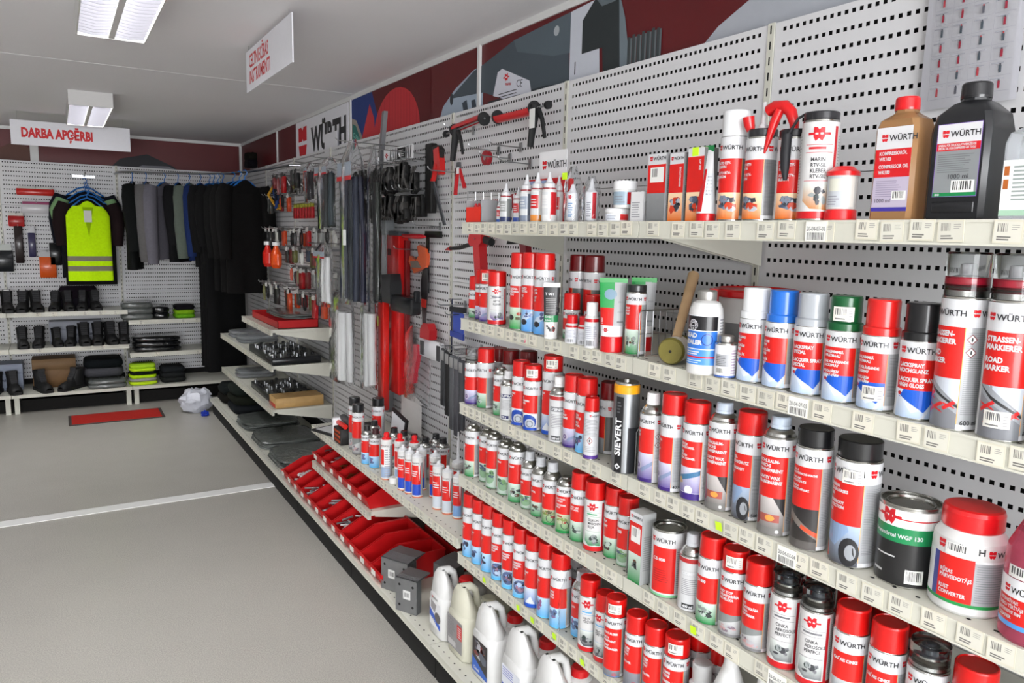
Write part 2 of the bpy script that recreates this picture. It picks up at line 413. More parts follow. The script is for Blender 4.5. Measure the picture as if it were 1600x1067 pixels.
UPR_ME = UPR.mesh('upright_post', ['shelf_paint','dark_gap'], 0)
BACK_ME = MB().box((.030,-.010,0),(.034,.988,2.358)).mesh('hole_shade_sheet', 'dark_gap', 0)  # dark sheet standing in for the shade seen through the peg holes
SHADE_BOARD = MB().box((-.505,.003,0),(-.495,.993,.112)).mesh('shade_board', 'dark_gap', 0)  # added near-black board standing in for the shade under the decks
FOOT_IN = MB().box((-.49,-.02,0),(-.03,.02,.112)).mesh('base_foot', 'shelf_paint', 0)
FOOT_ME = MB().box((-.54,-.02,0),(-.03,.02,.15)).mesh('base_foot', 'shelf_paint', 0)
BAYS = {}
ORG = {i: ((0,BAY0+(i-1)),0.0) for i in range(9)}
ORG.update({k: ((x,8.75),PI/2) for k, x in (('a',-2.2),('b',-1.2),('c',-.2))})      # bays along the back wall
def org(i, dy, z):
    (x, y), a = ORG[i]; return (x-dy*math.sin(a), y+dy*math.cos(a), z), a
def bay(i, label):
    """one 1 m bay of shop shelving: post and perforated panels; shelves and base decks are lifted in separately"""
    loc, a = org(i, 0, 0)
    t = thing('shelving_bay', label, 'shelving', loc, a, 'bays of perforated shop shelving'); BAYS[i] = t
    link('upright_post', UPR_ME, t)
    link('hole_shade_sheet', BACK_ME, t)
    for k in range(5): link('pegboard_panel', PEG10, t, (0,.0115,.238+k*.424))
    return t
def a_num(i): return isinstance(i, int)
def base_deck(i, label):
    loc, a = org(i, -.0095, .15 if a_num(i) else .186); b = thing('base_deck', label, 'shelf', loc, a, 'base decks of the shelving')
    link('deck_board', SHELF57, b, (0,0,0)); zf = -loc[2]; fm = FOOT_IN if a_num(i) else FOOT_ME; link('shade_board', SHADE_BOARD, b, (-.05 if a_num(i) else .05,0,zf)); link('base_foot', fm, b, (0,.03,zf)); link('base_foot', fm, b, (0,.96,zf))
    return b
def shelf(i, z, label, tags=None, big=None, neon=()):
    loc, a = org(i, -.0095, z); s = thing('shelf', label, 'shelf', loc, a, 'cream shelves with price tags')
    sb = link('shelf_board', SHELF47, s)
    for yy in (.012,.985): link('bracket', BR47, s, (0,yy,0))
    x = -.4650
    for q in (tags if tags is not None else tag_spots()):
        me = random.choice(TAGS[:7] if random.random() < .93 else TAGS)
        link('price_tag', me, sb, (x,q,-.0195+random.uniform(-.003,.003)), (random.uniform(-.03,.03),0,0))
    for q, k in (big or {}).items(): link('price_tag', BIGTAG[k], sb, (x-.0013,q,-.021))
    for q in neon: link('neon_sticker', NEON, sb, (x-.0025,q,-.02+random.uniform(-.006,.006)))
    return s
def tag_spots():
    q = .045; out = []
    while q < .96:
        out.append(q); q += random.choice((.046,.05,.055,.062,.09))
    return out
names = ['nearest bay of cream perforated shelving at the right edge of the picture','cream shelving bay holding the oil bottles and paint spray cans','cream shelving bay with red aerosols and the glue gun display box',
 'pegboard bay with the caulking guns above the silicone cartridges','pegboard bay with the red spirit level and hand saws','pegboard bay with long tubes in plastic sleeves','bay with slotted trays of black sockets','bay with hanging red tools beside the dark clothes','corner bay behind the dark hanging clothes']
for i, n in enumerate(names): bay(i, n)
short = ['nearest bay by the right picture edge','bay of the paint spray cans','bay of the small red aerosols']
for i in (0,1,2):
    for k, z in enumerate((1.796,1.439,1.115,.829,.512)):
        big = {1: {0:{.46:'20-04-07-06'},1:{.47:'20-04-07-05'},2:{.47:'20-04-07-04'},3:{.47:'20-04-07-03'}}}.get(i,{}).get(k)
        nn = {(1,3):(.72,),(2,4):(.16,.31,.44,.53,.77),(1,4):(.9,),(1,2):(.66,)}.get((i,k),())
        shelf(i, z, ('top','second','third','fourth','fifth')[k]+' cream shelf with price tags in the '+short[i], None, big=big, neon=nn)
shelf(3, .565, 'cream shelf carrying the white silicone cartridges'); shelf(4, .565, 'cream shelf carrying the glue cans and clipboards'); shelf(4, .335, 'cream shelf carrying the upper row of red bins')
shelf(6, 1.034, 'topmost tool shelf carrying the red tray'); shelf(6, .767, 'tool shelf under the upper black socket tray'); shelf(7, .767, 'far tool shelf with clear packets, upper of two'); shelf(6, .44, 'tool shelf under the lower black socket tray'); shelf(7, .44, 'far tool shelf with clear packets, lower of two')
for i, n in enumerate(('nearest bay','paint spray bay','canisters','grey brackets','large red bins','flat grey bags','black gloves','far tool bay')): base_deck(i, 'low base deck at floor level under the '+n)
for k, n in (('a','back wall shelving bay at the left picture edge'),('b','back wall shelving bay behind the yellow vest'),('c','back wall shelving bay behind the grey jackets')): bay(k, n)
for k, z, n in (('a',.938,'upper left boot shelf at the left picture edge'),('a',.597,'lower left boot shelf at the left picture edge'),('b',.938,'boot shelf under the yellow vest, upper of two'),('b',.597,'boot shelf under the yellow vest, lower of two'),('c',.832,'back wall shelf with the bagged grey clothes, upper'),('c',.502,'back wall shelf with the black bagged clothes, lower')):
    shelf(k, z, n, [.1+.13*q for q in range(7) if random.random() < .5])
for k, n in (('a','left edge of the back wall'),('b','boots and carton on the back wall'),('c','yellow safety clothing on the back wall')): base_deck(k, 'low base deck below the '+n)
# ================================================================ aerosols and bottles
RED = (210,26,20); WH = (213,214,217); INK = (40,40,44); SIDE = (160,162,165)
def lerp(a, b, t): return tuple(a[i]+(b[i]-a[i])*t for i in range(3))
def scrap(A, a0, a1, z0, z1, cols, n, seed, s=.25):
    """small printed product picture made of overlapping facets"""
    rnd = random.Random(seed); w, h = a1-a0, z1-z0
    for i in range(n):
        ca, cz = a0+w*rnd.uniform(.2,.8), z0+h*rnd.uniform(.2,.8); ra, rz = w*s*rnd.uniform(.4,1), h*s*rnd.uniform(.4,1); t0 = rnd.random()*6
        k = rnd.choice((4,5,7)); pts = [(min(a1,max(a0,ca+ra*math.cos(t0+2*PI*j/k))), min(z1,max(z0,cz+rz*math.sin(t0+2*PI*j/k)))) for j in range(k)]
        A.poly(pts, rnd.choice(cols), keep=(i % 3 > 0))
def picture(A, kind, a0, a1, z0, z1, seed):
    w, h = a1-a0, z1-z0; am = (a0+a1)/2
    if kind == 'wedge':
        A.rect(a0,a1,z0,z1,(176,196,222),(226,230,238)); A.poly([(a0+w*.25,z1),(a0+w*.12,z0+h*.72),(a0+w*.8,z0+h*.22),(a1,z0+h*.55),(a1,z1)],(18,86,196))
        A.poly([(a0,z0+h*.95),(a0+w*.1,z0+h*.8),(a0+w*.72,z0+h*.3),(a0+w*.5,z0+h*.18)],(214,222,236)); A.poly([(a0+w*.72,z0),(a0+w*.82,z0),(a1,z0+h*.45),(a1,z0+h*.55)],(206,210,220))
        A.ell(a0+w*.12,z0+h*.84,w*.07,h*.07,(190,30,40),6)
    elif kind == 'road':
        A.rect(a0,a1,z0,z1,(112,114,120),(134,136,142)); A.poly([(a0,z1),(a0,z0+h*.86),(a0+w*.4,z0+h*.62),(a1,z0+h*.3),(a1,z0+h*.42),(a0+w*.55,z0+h*.78),(a0+w*.3,z1)][:5]+[(a0+w*.3,z1)],(150,154,160))
        A.poly([(a0+w*.22,z1),(a1,z0+h*.5),(a1,z1)],(196,202,212)); A.poly([(a0,z0+h*.98),(a0+w*.3,z0+h*.74),(a1,z0+h*.42),(a1,z0+h*.47),(a0+w*.32,z0+h*.8),(a0,z1)],(46,46,48))
        for cx,cz,sz in ((.22,.6,.2),(.42,.38,.26),(.8,.46,.16)):
            for s in (1,-1): A.poly([(a0+w*(cx-sz),z0+h*(cz-s*sz*.35)),(a0+w*(cx-sz+.06),z0+h*(cz-s*sz*.35-.05)),(a0+w*(cx+sz),z0+h*(cz+s*sz*.35)),(a0+w*(cx+sz-.06),z0+h*(cz+s*sz*.35+.05))],(206,34,36))
    elif kind == 'engine':
        A.rect(a0,a1,z0,z1,(222,108,20),(240,214,176)); scrap(A,a0+w*.1,a1-w*.1,z0+h*.25,z0+h*.9,[(70,84,106),(120,132,150),(48,52,60),(170,176,186),(196,60,30)],18,seed,.28)
    elif kind == 'purple':
        A.rect(a0,a1,z0,z1,(66,34,128),(206,204,226)); A.ring(a0+w*.3,z0+h*.55,w*.2,w*.06,(190,186,200)); A.ring(a0+w*.3,z0+h*.55,w*.11,w*.05,(96,70,110)); A.poly([(a0+w*.5,z0+h*.3),(a1,z0+h*.62),(a1,z0+h*.75),(a0+w*.45,z0+h*.45)],(126,140,172))
        A.rect(a0,a1,z0,z0+h*.12,(52,26,112))
    elif kind == 'pipe':
        A.rect(a0,a1,z0,z1,(70,36,138),(214,212,230)); A.poly([(a0,z0+h*.5),(a1,z0+h*.78),(a1,z0+h*.93),(a0,z0+h*.68)],(64,112,150)); A.poly([(a0,z0+h*.42),(a0+w*.3,z0+h*.5),(a0+w*.2,z0+h*.66),(a0,z0+h*.6)],(196,160,110)); A.ell(am+w*.05,z0+h*.3,w*.17,w*.17,(226,226,232))
        A.rect(a0,a1,z0,z0+h*.2,(56,30,120)); A.rect(a0,a1,z0+h*.2,z0+h*.215,(220,220,230))
    elif kind == 'green':
        A.rect(a0,a1,z0,z1,(10,128,62),(206,220,210)); scrap(A,a0+w*.1,a1-w*.1,z0+h*.25,z0+h*.85,[(60,70,66),(130,140,136),(96,60,44),(40,44,46),(176,190,182)],11,seed,.2)
        A.rect(a0,a1,z0,z0+h*.05,(16,120,54))
    elif kind == 'palegreen':
        A.rect(a0,a1,z0,z1,(170,188,178),(196,208,196)); A.ell(am,z0+h*.5,w*.36,h*.28,(126,160,128)); scrap(A,a0,a1,z0+h*.5,z1,[(70,84,110),(110,150,100),(60,90,70)],8,seed,.22); A.rect(a0,a1,z0,z0+h*.05,(60,120,70))
    elif kind == 'bike':
        A.rect(a0,a1,z0,z1,(60,140,80),(196,200,170)); A.ring(a0+w*.6,z0+h*.42,w*.22,w*.05,(60,62,64)); scrap(A,a0,a1,z0+h*.4,z1,[(120,140,70),(150,60,50),(90,80,60),(176,180,150)],12,seed,.22); A.rect(a0,a1,z0,z0+h*.14,(16,128,60))
    elif kind == 'lblue':
        A.rect(a0,a1,z0,z1,(84,164,220),(182,212,236)); scrap(A,a0,a0+w*.7,z0+h*.3,z0+h*.95,[(60,72,110),(90,110,150),(50,52,70),(140,90,130)],9,seed,.24); A.rect(a0,a1,z0,z0+h*.08,(92,180,230))
    elif kind == 'globe':
        A.rect(a0,a1,z0,z1,(96,178,226),(190,204,220)); A.ell(am,z0+h*.58,w*.42,h*.36,(84,100,140)); scrap(A,a0+w*.1,a1-w*.1,z0+h*.25,z0+h*.9,[(120,150,200),(60,60,80),(150,110,130),(176,196,220),(40,44,60)],14,seed,.22); A.rect(a0,a1,z0,z0+h*.16,(92,180,230))
    elif kind == 'bluewheel':
        A.rect(a0,a1,z0,z1,(206,212,222),(232,236,242)); A.ell(am,z0+h*.5,w*.46,h*.44,(24,66,160)); A.ell(am+w*.08,z0+h*.38,w*.3,h*.3,(176,182,192)); A.ring(am+w*.08,z0+h*.38,w*.2,w*.06,(96,100,110)); A.rect(a0,a1,z0,z0+h*.16,(20,70,176))
    elif kind == 'bluepic':
        A.rect(a0,a1,z0,z1,(40,104,196),(206,216,228)); A.poly([(a0+w*.2,z0+h*.2),(a0+w*.8,z0+h*.2),(a0+w*.55,z0+h*.6)],(216,220,226)); A.rect(a0,a1,z0,z0+h*.18,(20,80,190))
    elif kind == 'brake':
        A.rect(a0,a1,z0,z1,(74,150,220),(150,190,228)); A.poly([(a0,z0+h*.35),(a0+w*.3,z0+h*.7),(a1,z1),(a1,z0+h*.8),(a0+w*.5,z0+h*.5)],(190,206,226)); A.ell(a0+w*.35,z0+h*.42,w*.2,h*.13,(36,34,44)); scrap(A,a0+w*.3,a1,z0+h*.5,z1,[(70,80,130),(60,60,90),(130,150,200)],6,seed,.2)
    elif kind == 'seat':
        A.rect(a0,a1,z0,z1,(24,150,66),(208,222,206)); A.ell(a0+w*.2,z0+h*.52,w*.2,h*.13,(40,42,40)); A.ell(a0+w*.7,z0+h*.7,w*.15,h*.08,(176,66,40)); A.rect(a0+w*.5,a0+w*.75,z0+h*.42,z0+h*.55,(86,84,50))
    elif kind == 'fender':
        A.rect(a0,a1,z0,z1,(74,74,80),(168,186,210)); A.poly([(a0,z1),(a0,z0+h*.55),(a0+w*.42,z0+h*.42),(a0+w*.75,z0+h*.86),(a0+w*.7,z1)],(136,160,194)); A.ell(a0+w*.78,z0+h*.34,w*.24,h*.36,(34,34,38),18); A.ell(a0+w*.82,z0+h*.34,w*.13,h*.2,(150,154,160),14); A.poly([(a0,z0+h*.5),(a0+w*.16,z0+h*.42),(a0+w*.22,z0+h*.08),(a0+w*.06,z0)],(196,70,50))
    elif kind == 'cavity':
        A.rect(a0,a1,z0,z1,(96,92,90),(196,190,188)); A.poly([(a0,z1),(a0+w*.14,z1),(a0+w*.2,z0+h*.3),(a0,z0+h*.1)],(120,24,28)); A.poly([(a0+w*.62,z1),(a1,z0+h*.5),(a1,z1)],(44,42,44)); A.rect(a0+w*.2,a0+w*.85,z0+h*.34,z0+h*.55,(160,80,70)); A.ell(a0+w*.55,z0+h*.45,w*.15,h*.08,(226,150,70)); A.rect(a0,a1,z0,z0+h*.2,(118,116,114)); A.ell(a0+w*.8,z0+h*.1,w*.06,h*.05,(220,220,220))
    elif kind == 'darkcar':
        A.rect(a0,a1,z0,z1,(50,46,44),(36,34,36)); A.poly([(a0,z0+h*.75),(a1,z0+h*.25),(a1,z0+h*.38),(a0,z0+h*.95)],(120,112,106)); A.poly([(a0+w*.5,z0+h*.5),(a1,z0+h*.3),(a1,z0+h*.42),(a0+w*.52,z0+h*.6)],(190,70,40)); A.rect(a0,a1,z0,z0+h*.2,(88,84,82))
    elif kind == 'metal':
        A.rect(a0,a1,z0,z1,(150,150,152),(206,208,208)); A.poly([(a0,z0+h*.5),(a1,z0+h*.8),(a1,z1),(a0,z1)],(128,132,132)); scrap(A,a0,a1,z0+h*.1,z0+h*.6,[(190,150,150),(170,170,176),(120,104,116)],8,seed,.2); A.rect(a0,a1,z0,z0+h*.12,(120,120,122))
    elif kind == 'zinc':
        A.rect(a0,a1,z0,z1,(96,98,100),(188,192,196)); A.poly([(a0,z0+h*.3),(a1,z0+h*.9),(a1,z0+h*.6),(a0+w*.4,z0+h*.1)],(216,220,222)); A.poly([(a0+w*.4,z0+h*.4),(a1,z0+h*.5),(a1,z0+h*.36)],(40,38,40)); A.poly([(a0+w*.6,z0+h*.2),(a1,z0+h*.45),(a1,z0+h*.25)],(190,90,60))
    elif kind == 'greypic':
        A.rect(a0,a1,z0,z1,(110,112,120),(128,130,138)); A.ell(am+w*.2,z0+h*.35,w*.12,w*.1,(150,90,100)); A.rect(a0,a1,z0,z0+h*.08,(60,120,190))
    elif kind == 'grey': A.rect(a0,a1,z0,z1,(120,122,124),(140,142,144))
    else: A.rect(a0,a1,z0,z1,(200,204,208))
def art_new(A, r, hb, pic='green', lines=(), zr=(.40,.78), seed=1, ts=None, side=SIDE, lw=1.0, extra=None, red=RED, hazard=False):
    c = 2*PI*r; p = .95*r*lw; z0, z1 = hb*zr[0], hb*zr[1]
    A.rect(-c/2,c/2,.004,hb-.001,WH); A.rect(p,2.55*r,.012,z1,side); A.rect(-2.55*r,-p,.012,z1,(206,207,208))
    A.rect(p,p+.0012,.012,z1,(232,170,90)); A.bars(p+.005,2.3*r,.03,z1-.006,int(hb/.0052),lerp(side,(90,90,92),.35),.4,.15); A.bars(-2.4*r,-p-.004,.03,z1-.006,int(hb/.0055),(160,160,162),.4,.2)
    picture(A, pic, -p, p, .004, z0, seed); A.rect(-p,p,z0,z1,red)
    h = .285*r; zb = z1+(hb-z1)*.5-h*.5
    for k in (-1,0,1): A.brand(-p*.92+k*c/3, zb, h)
    if hazard:
        for k in range(2): 
            zz = z1-.02-k*.022; A.poly([(p+.012,zz-.009),(p+.021,zz),(p+.012,zz+.009),(p+.003,zz)],(120,40,44)); A.poly([(p+.012,zz-.007),(p+.019,zz),(p+.012,zz+.007),(p+.005,zz)],(232,232,232)); A.ell(p+.012,zz,.0016,.004,(40,40,40),8)
    ts = ts or r*.27
    z = z1-.006-ts*.8
    for s in lines:
        if s == '': z -= ts*.6; continue
        A.text(s, -p*.88, z, ts, WH, bold=.045, squeeze=.82); z -= ts*1.05
    if extra: A.text(extra, 1.1*r, .012, .011, INK, bold=.01)
def art_old(A, r, hb, lines=(), tint=(90,190,120), low=(40,110,70), seed=1, stripe=True, dark=(40,40,44)):
    c = 2*PI*r; p = .95*r
    A.rect(-c/2,c/2,.004,hb-.001,(214,213,213)); A.rect(-c/2,c/2,.004,.018,(196,22,30))
    for k in (0,1):
        o = k*c/2
        A.badge(-.25*r+o, hb*.87, hb*.14); A.rect(-p+o,.55*r+o,hb*.765,hb*.77,tint); A.bars(-p*.8+o,.4*r+o,hb*.72,hb*.76,1,tint,.6,.2)
        A.rect(-p+o,.55*r+o,hb*.685,hb*.69,tint); z = hb*.60
        for s in lines: A.text(s, -p*.62+o, z, r*.3, dark, bold=.02, squeeze=.85); z -= r*.31
        A.rect(-p+o,.55*r+o,hb*.40,hb*.405,tint)
        A.poly([(-p+o,hb*.39),(-p+o,hb*.2),(-p*.5+o,hb*.12),(.1*r+o,.022),(.55*r+o,.020),(.55*r+o,hb*.39)],low,(216,222,218)); scrap(A,-p*.8+o,.5*r+o,hb*.14,hb*.36,[(60,60,66),(150,156,156),(110,110,116),lerp(low,(30,30,30),.4) and (46,60,58)],9,seed,.22)
        A.rect(.66*r+o,.86*r+o,.018,hb*.95,(196,22,34)); A.rect(.95*r+o,2.0*r+o,.03,hb*.9,(206,206,206)); A.bars(1.0*r+o,1.9*r+o,.03,hb*.88,24,(150,150,152),.4,.2)
def art_hahn(A, r, hb, seed=1, title='500 ml', head='SUPRA', headc=(30,34,90), lowc=None):
    """white can: coloured head strip, fine print, volume box"""
    c = 2*PI*r; A.rect(-c/2,c/2,.003,hb-.001,(204,205,207)); A.rect(-c/2,c/2,hb*.9,hb*.98,(176,36,40)) if lowc is None else None
    A.rect(-.9*r,.9*r,hb*.66,hb*.76,headc); A.text(head,-.8*r,hb*.68,r*.38,WH,bold=.04,w=1.5*r)
    A.bars(-.8*r,.8*r,hb*.32,hb*.62,9,(150,150,154),.4,.3); A.rect(-.7*r,.3*r,hb*.06,hb*.15,lowc or (36,40,44)); A.text(title,-.62*r,hb*.078,r*.3,WH,bold=.05)
def art_slim(A, r, hb):
    c = 2*PI*r; A.rect(-c/2,c/2,.003,hb-.001,(204,205,209)); A.rect(-c/2,c/2,.003,.013,(84,50,140)); A.brand(-.1*r,hb*.90,r*.22); A.bars(-.9*r,1.1*r,hb*.5,hb*.86,12,(160,160,164),.4,.15)
    A.poly([(0,hb*.32),(.009,hb*.40),(0,hb*.48),(-.009,hb*.40)],(150,60,60)); A.poly([(0,hb*.345),(.007,hb*.40),(0,hb*.455),(-.007,hb*.40)],(232,232,232)); A.ell(0,hb*.40,.002,.005,(40,40,40),8); A.bars(-.8*r,.9*r,hb*.16,hb*.3,4,(170,170,174),.4,.2)
def can(shelf_z, y, h, cap, capc, art, label, x=-.425, r=.033, turn=-25, caph=None, sticker=None, cat='spray can', group=None, name='spray_can', body=None, bag=False):
    az = math.atan2(-y, -1.754-x); front = az + math.radians(turn)
    t = thing(name, label, cat, (x,y,shelf_z+.0005), 0, group)
    caph = caph if caph is not None else {'full':.052,'step':.068,'nozzle':.055,'clear':.055,'dome':.026,'small':.05,'open':.022}[cap]
    hb = h-caph; b = MB(); mi_t = 0
    b.lathe([(r*.93,0),(r*.985,.0015),(r*.985,.0035),(r*.965,.004),(r*.99,.0045),(r*.99,hb-.003),(r*.985,hb),(r*.95,hb+.0015)], 36, cap=True)
    if cap in ('nozzle','dome','small','clear','open'):
        sh = {'dome':caph*.8,'nozzle':caph*.46,'small':caph*.46,'clear':caph*.4,'open':caph*.25}[cap]; pr = [(r*.96,hb+.0005),(r*.98,hb+.003),(r*.9,hb+.004)]
        for k in range(5): u = k/4*PI/2; pr.append((r*(.9-.42*math.sin(u)*math.sin(u)*1.0)*1.0, hb+.004+sh*math.sin(u)*.8))
        pr += [(r*.46,hb+.004+sh*.8),(r*.46,hb+.004+sh)]
        b.lathe(pr, 32, cap=True)
    bo = b.build('body', 'tin', t); co = bo
    A = Art(wrap(r, front), step=r*.16); art(A, r, hb); A.build('label_print', bo)
    c = MB(); c.col = capc; top = h
    if cap == 'full':
        rc = r*.955; c.lathe([(rc,hb+.001),(rc*1.005,hb+.004),(rc*.985,top-.004),(rc*.95,top-.001),(rc*.88,top),(rc*.86,top-.0025),(0.001,top-.0025)], 36)
        co = c.build('cap', 'cap_plastic', t)
    elif cap == 'step':
        rc = r*.97; zs = hb+.016; c.lathe([(rc,hb),(rc,zs-.002),(rc*.95,zs),(r*.86,zs+.001),(r*.85,top-.003),(r*.8,top),(r*.5,top),(.001,top)], 36); co = c.build('cap', 'cap_plastic', t)
    elif cap in ('nozzle','small'):
        z0 = hb+caph*.44; rn = r*(.56 if cap == 'nozzle' else .62); c.lathe([(rn,z0),(rn,z0+(top-z0)*.25),(rn*.94,z0+(top-z0)*.3),(rn*.92,top-.003),(rn*.8,top),(.001,top)], 24); c.build('nozzle_cap', 'cap_plastic', t)
    elif cap == 'clear':
        rc = r*.95; q = MB().lathe([(rc,hb+.002),(rc,top-.003),(rc*.93,top),(.001,top)], 32, cap=False); q.lathe([(rc-.0012,hb+.002),(rc-.0012,top-.004),(.001,top-.0015)], 32, cap=False); q.build('clear_cap', 'clear', t)
        if capc[0] > 150: c.lathe([(r*.78,hb+caph*.30),(r*.80,hb+caph*.33),(r*.80,hb+caph*.43),(r*.74,hb+caph*.46)], 28); c.build('colour_ring', 'cap_plastic', t)
        z0 = hb+caph*.40; MB().lathe([(r*.42,z0),(r*.42,z0+.006),(r*.24,z0+.008),(r*.22,z0+caph*.34),(.001,z0+caph*.36)], 20, (206,206,210) if capc[0] > 150 else capc).build('spray_button', 'cap_plastic', t)
    elif cap == 'open':
        c.lathe([(r*.92,hb+.003),(r*.95,hb+.006),(r*.95,top-.002),(r*.9,top),(.001,top)], 30); c.build('cap', 'cap_plastic', t)
    if sticker:
        zc = hb+(h-hb)*.5 if sticker == 'cap' else hb*sticker; rr = r*.955 if sticker == 'cap' else r
        S = Art(wrap(rr+.0022, az+math.radians(-8 if sticker == 'cap' else -12)), step=rr*.16); w = .02; S.rect(-w,w,zc-.014,zc+.014,(226,224,216)); S.barcode(-w*.8,w*.3,zc-.002,zc+.011,(90,90,92),8); S.bars(-w*.8,w*.4,zc-.011,zc-.005,1,(120,120,120)); S.bars(w*.5,w*.85,zc-.01,zc+.01,4,(170,170,170))
        S.build('price_sticker', co if sticker == 'cap' else bo, 'print_matt')
    return t
CR = (202,18,16)
def N(pic, *lines, **k): return lambda A, r, hb: art_new(A, r, hb, pic, lines, **k)
def O(*lines, **k): return lambda A, r, hb: art_old(A, r, hb, lines, **k)
Z1, Z2, Z3, Z4, Z5, ZB = 1.796, 1.439, 1.115, .829, .512, .15
G1,G2,G3,G4,G5 = ('goods on the top shelf','aerosols on the second shelf','aerosols on the third shelf','aerosols on the fourth shelf','aerosols on the fifth shelf')
# ---- second shelf from the top
can(Z2,2.512,.158,'full',CR,N('green',zr=(.36,.68),seed=3),'short red capped spray can, leftmost on the second shelf',x=-.398,r=.030,group=G2,turn=-30)
can(Z2,2.446,.185,'full',CR,N('purple',seed=4),'short red capped can with purple foot, second from left on second shelf',x=-.405,r=.031,group=G2,turn=-35)
can(Z2,2.378,.190,'full',CR,N('purple','SPRAY',seed=5),'red capped can with barcode sticker on its cap, third on second shelf',x=-.425,r=.031,group=G2,sticker='cap',turn=-40)
can(Z2,2.298,.188,'full',CR,O('AKTIV','KLEBER',tint=(70,70,90),low=(90,60,130),seed=2),'white can with grey panel and red stripe beside barcode capped can',x=-.432,r=.0335,group=G2,turn=10)
can(Z2,2.262,.186,'full',CR,O('SPRAY','500',tint=(60,60,80),low=(40,40,46),seed=6),'half hidden white and red can just behind the grey panelled one',x=-.352,r=.0325,group=G2,turn=-30)
can(Z2,2.158,.257,'full',CR,N('seat','SILIKONA','SMĒRVIELA','SPRAY',zr=(.37,.72),seed=7),'tall red capped can with bright green foot on second shelf',group=G2,turn=-22)
can(Z2,2.083,.260,'full',CR,N('brake','BREMŽU','TĪRĪTĀJS','','TIRE','FIT',zr=(.37,.74),seed=8),'tall can with blue car picture next to the bright green footed can',group=G2,turn=-30)
can(Z2,2.006,.260,'full',CR,N('brake','ROST-','LÖSER','','RUST','OFF',zr=(.37,.74),seed=9),'tall blue pictured can directly behind the black tube',group=G2,turn=-30)
can(Z2,1.968,.257,'full',(96,10,14),N('grey',zr=(.37,.74),seed=10,side=(96,96,94)),'red capped can coloured dark for shade behind tall blue pictured cans, left one',x=-.318,group=G2,turn=-95)  # cap and side colours of this pair darkened to paint in shade
can(Z2,1.884,.258,'full',(96,10,14),N('grey',zr=(.37,.74),seed=11,side=(96,96,94)),'can coloured dark for shade behind the small red capped can, right one',x=-.322,group=G2,turn=-70)
can(Z2,1.886,.142,'full',CR,N('green',zr=(.34,.72),seed=12),'small red capped can with green foot right of the black tube',x=-.402,r=.0265,group=G2,turn=-20,caph=.05)
can(Z2,1.818,.142,'full',CR,N('green',zr=(.34,.72),seed=13),'small red capped can behind the little white bottles',x=-.372,r=.0265,group=G2,turn=-10,caph=.05)
can(Z2,1.566,.190,'open',(34,34,36),N('green','SPRAY','SPRAY','SPRAY',zr=(.42,.82),seed=14),'red and green can with black lid at the wire divider',x=-.418,r=.0275,group=G2,turn=-25)
for yy, cc, lb, tl, st, ll in ((1.156,(238,240,242),'white capped lacquer spray can beside the small metal tin',-32,None,('HELLGRAU','SPRAY','','POLYLĀSE','SPREJS','','PUIDULĀK','SPRAY')),
    (1.083,(34,104,196),'lacquer spray can with a bright blue cap',-34,None,('VIEGLAIS','SPRAY','','POLYLĀSE','SPREJS','','POLEĀK','SPRAY')),
    (1.008,(168,172,178),'lacquer spray can with a silver grey cap',-14,None,('LACKSPRAY','SPEZIAL','','LACQUER SPRAY','SPECIAL')),
    (.932,(16,84,44),'lacquer spray can with dark green cap and white barcode sticker',-14,'cap',('PUOLIHIMMEÄ','SPRAYMAALI','','HALVGLÄNSANDE','LACKSPRAY','','POOLLÄIKIV','SPRAY-VÄRV')),
    (.853,(206,30,28),'lacquer spray can with red cap and barcode sticker near its foot',-32,.24,('PUOLIHIMMEÄ','SPRAYMAALI','','HALVGLÄNSANDE','LACKSPRAY','','POOLLÄIKIV','SPRAY-VÄRV')),
    (.775,(22,22,24),'lacquer spray can with a glossy black cap',-10,None,('LACKSPRAY','HOCHGLANZ','','LACQUER SPRAY','HIGH GLOSS'))):
    can(Z2,yy,.211,'step',cc,N('wedge',*ll,zr=(.385,.775),ts=.0072 if len(ll) > 6 else .0098),lb,r=.0345,group='lacquer spray cans in six cap colours',turn=tl,sticker=st,x=-.418)
can(Z2,.700,.304,'clear',(214,30,60),N('road','STRASSEN-','MARKIERER','','ROAD','MARKER',zr=(.40,.79),ts=.0125,hazard=True,extra='600 ml'),'tall clear capped road marker can turned to show hazard diamonds',r=.036,x=-.428,group='road marker cans',turn=-48,caph=.078)
can(Z2,.622,.304,'clear',(214,30,60),N('road','STRASSEN-','MARKIERER','','ROAD','MARKER',zr=(.40,.79),ts=.0125,hazard=True,extra='600 ml'),'tall clear capped road marker can at right edge with white price sticker',r=.036,x=-.428,group='road marker cans',turn=-10,caph=.078,sticker=.16)
can(Z2,.540,.304,'full',(20,120,70),N('green',zr=(.4,.79),seed=15),'green capped can cut by the right picture edge on second shelf',r=.036,x=-.425,group=G2)
# ---- third shelf
can(Z3,2.478,.213,'clear',(190,190,190),N('purple','AR',zr=(.36,.68),seed=20),'clear capped can with purple foot, leftmost on the third shelf',x=-.425,group=G3,turn=-30)
can(Z3,2.404,.223,'full',CR,N('green','SPRAY',zr=(.34,.68),seed=21),'red capped can turned to its grey side, second on third shelf',x=-.412,group=G3,turn=-52)
can(Z3,2.352,.220,'full',(120,12,16),N('grey',zr=(.36,.7),seed=22),'white bodied can in shade behind the dome topped can',x=-.335,group=G3,turn=-60)  # cap reds of these back cans are darkened to hold the shade
can(Z3,2.232,.233,'full',(104,10,14),N('grey',zr=(.36,.7),seed=23),'red capped can coloured dark for shade behind the blue wheel cans',x=-.335,group=G3,turn=-60)
can(Z3,2.50,.205,'full',(130,12,16),N('green',zr=(.36,.7),seed=24),'red capped can at the back corner of third shelf',x=-.30,group=G3,turn=-60)
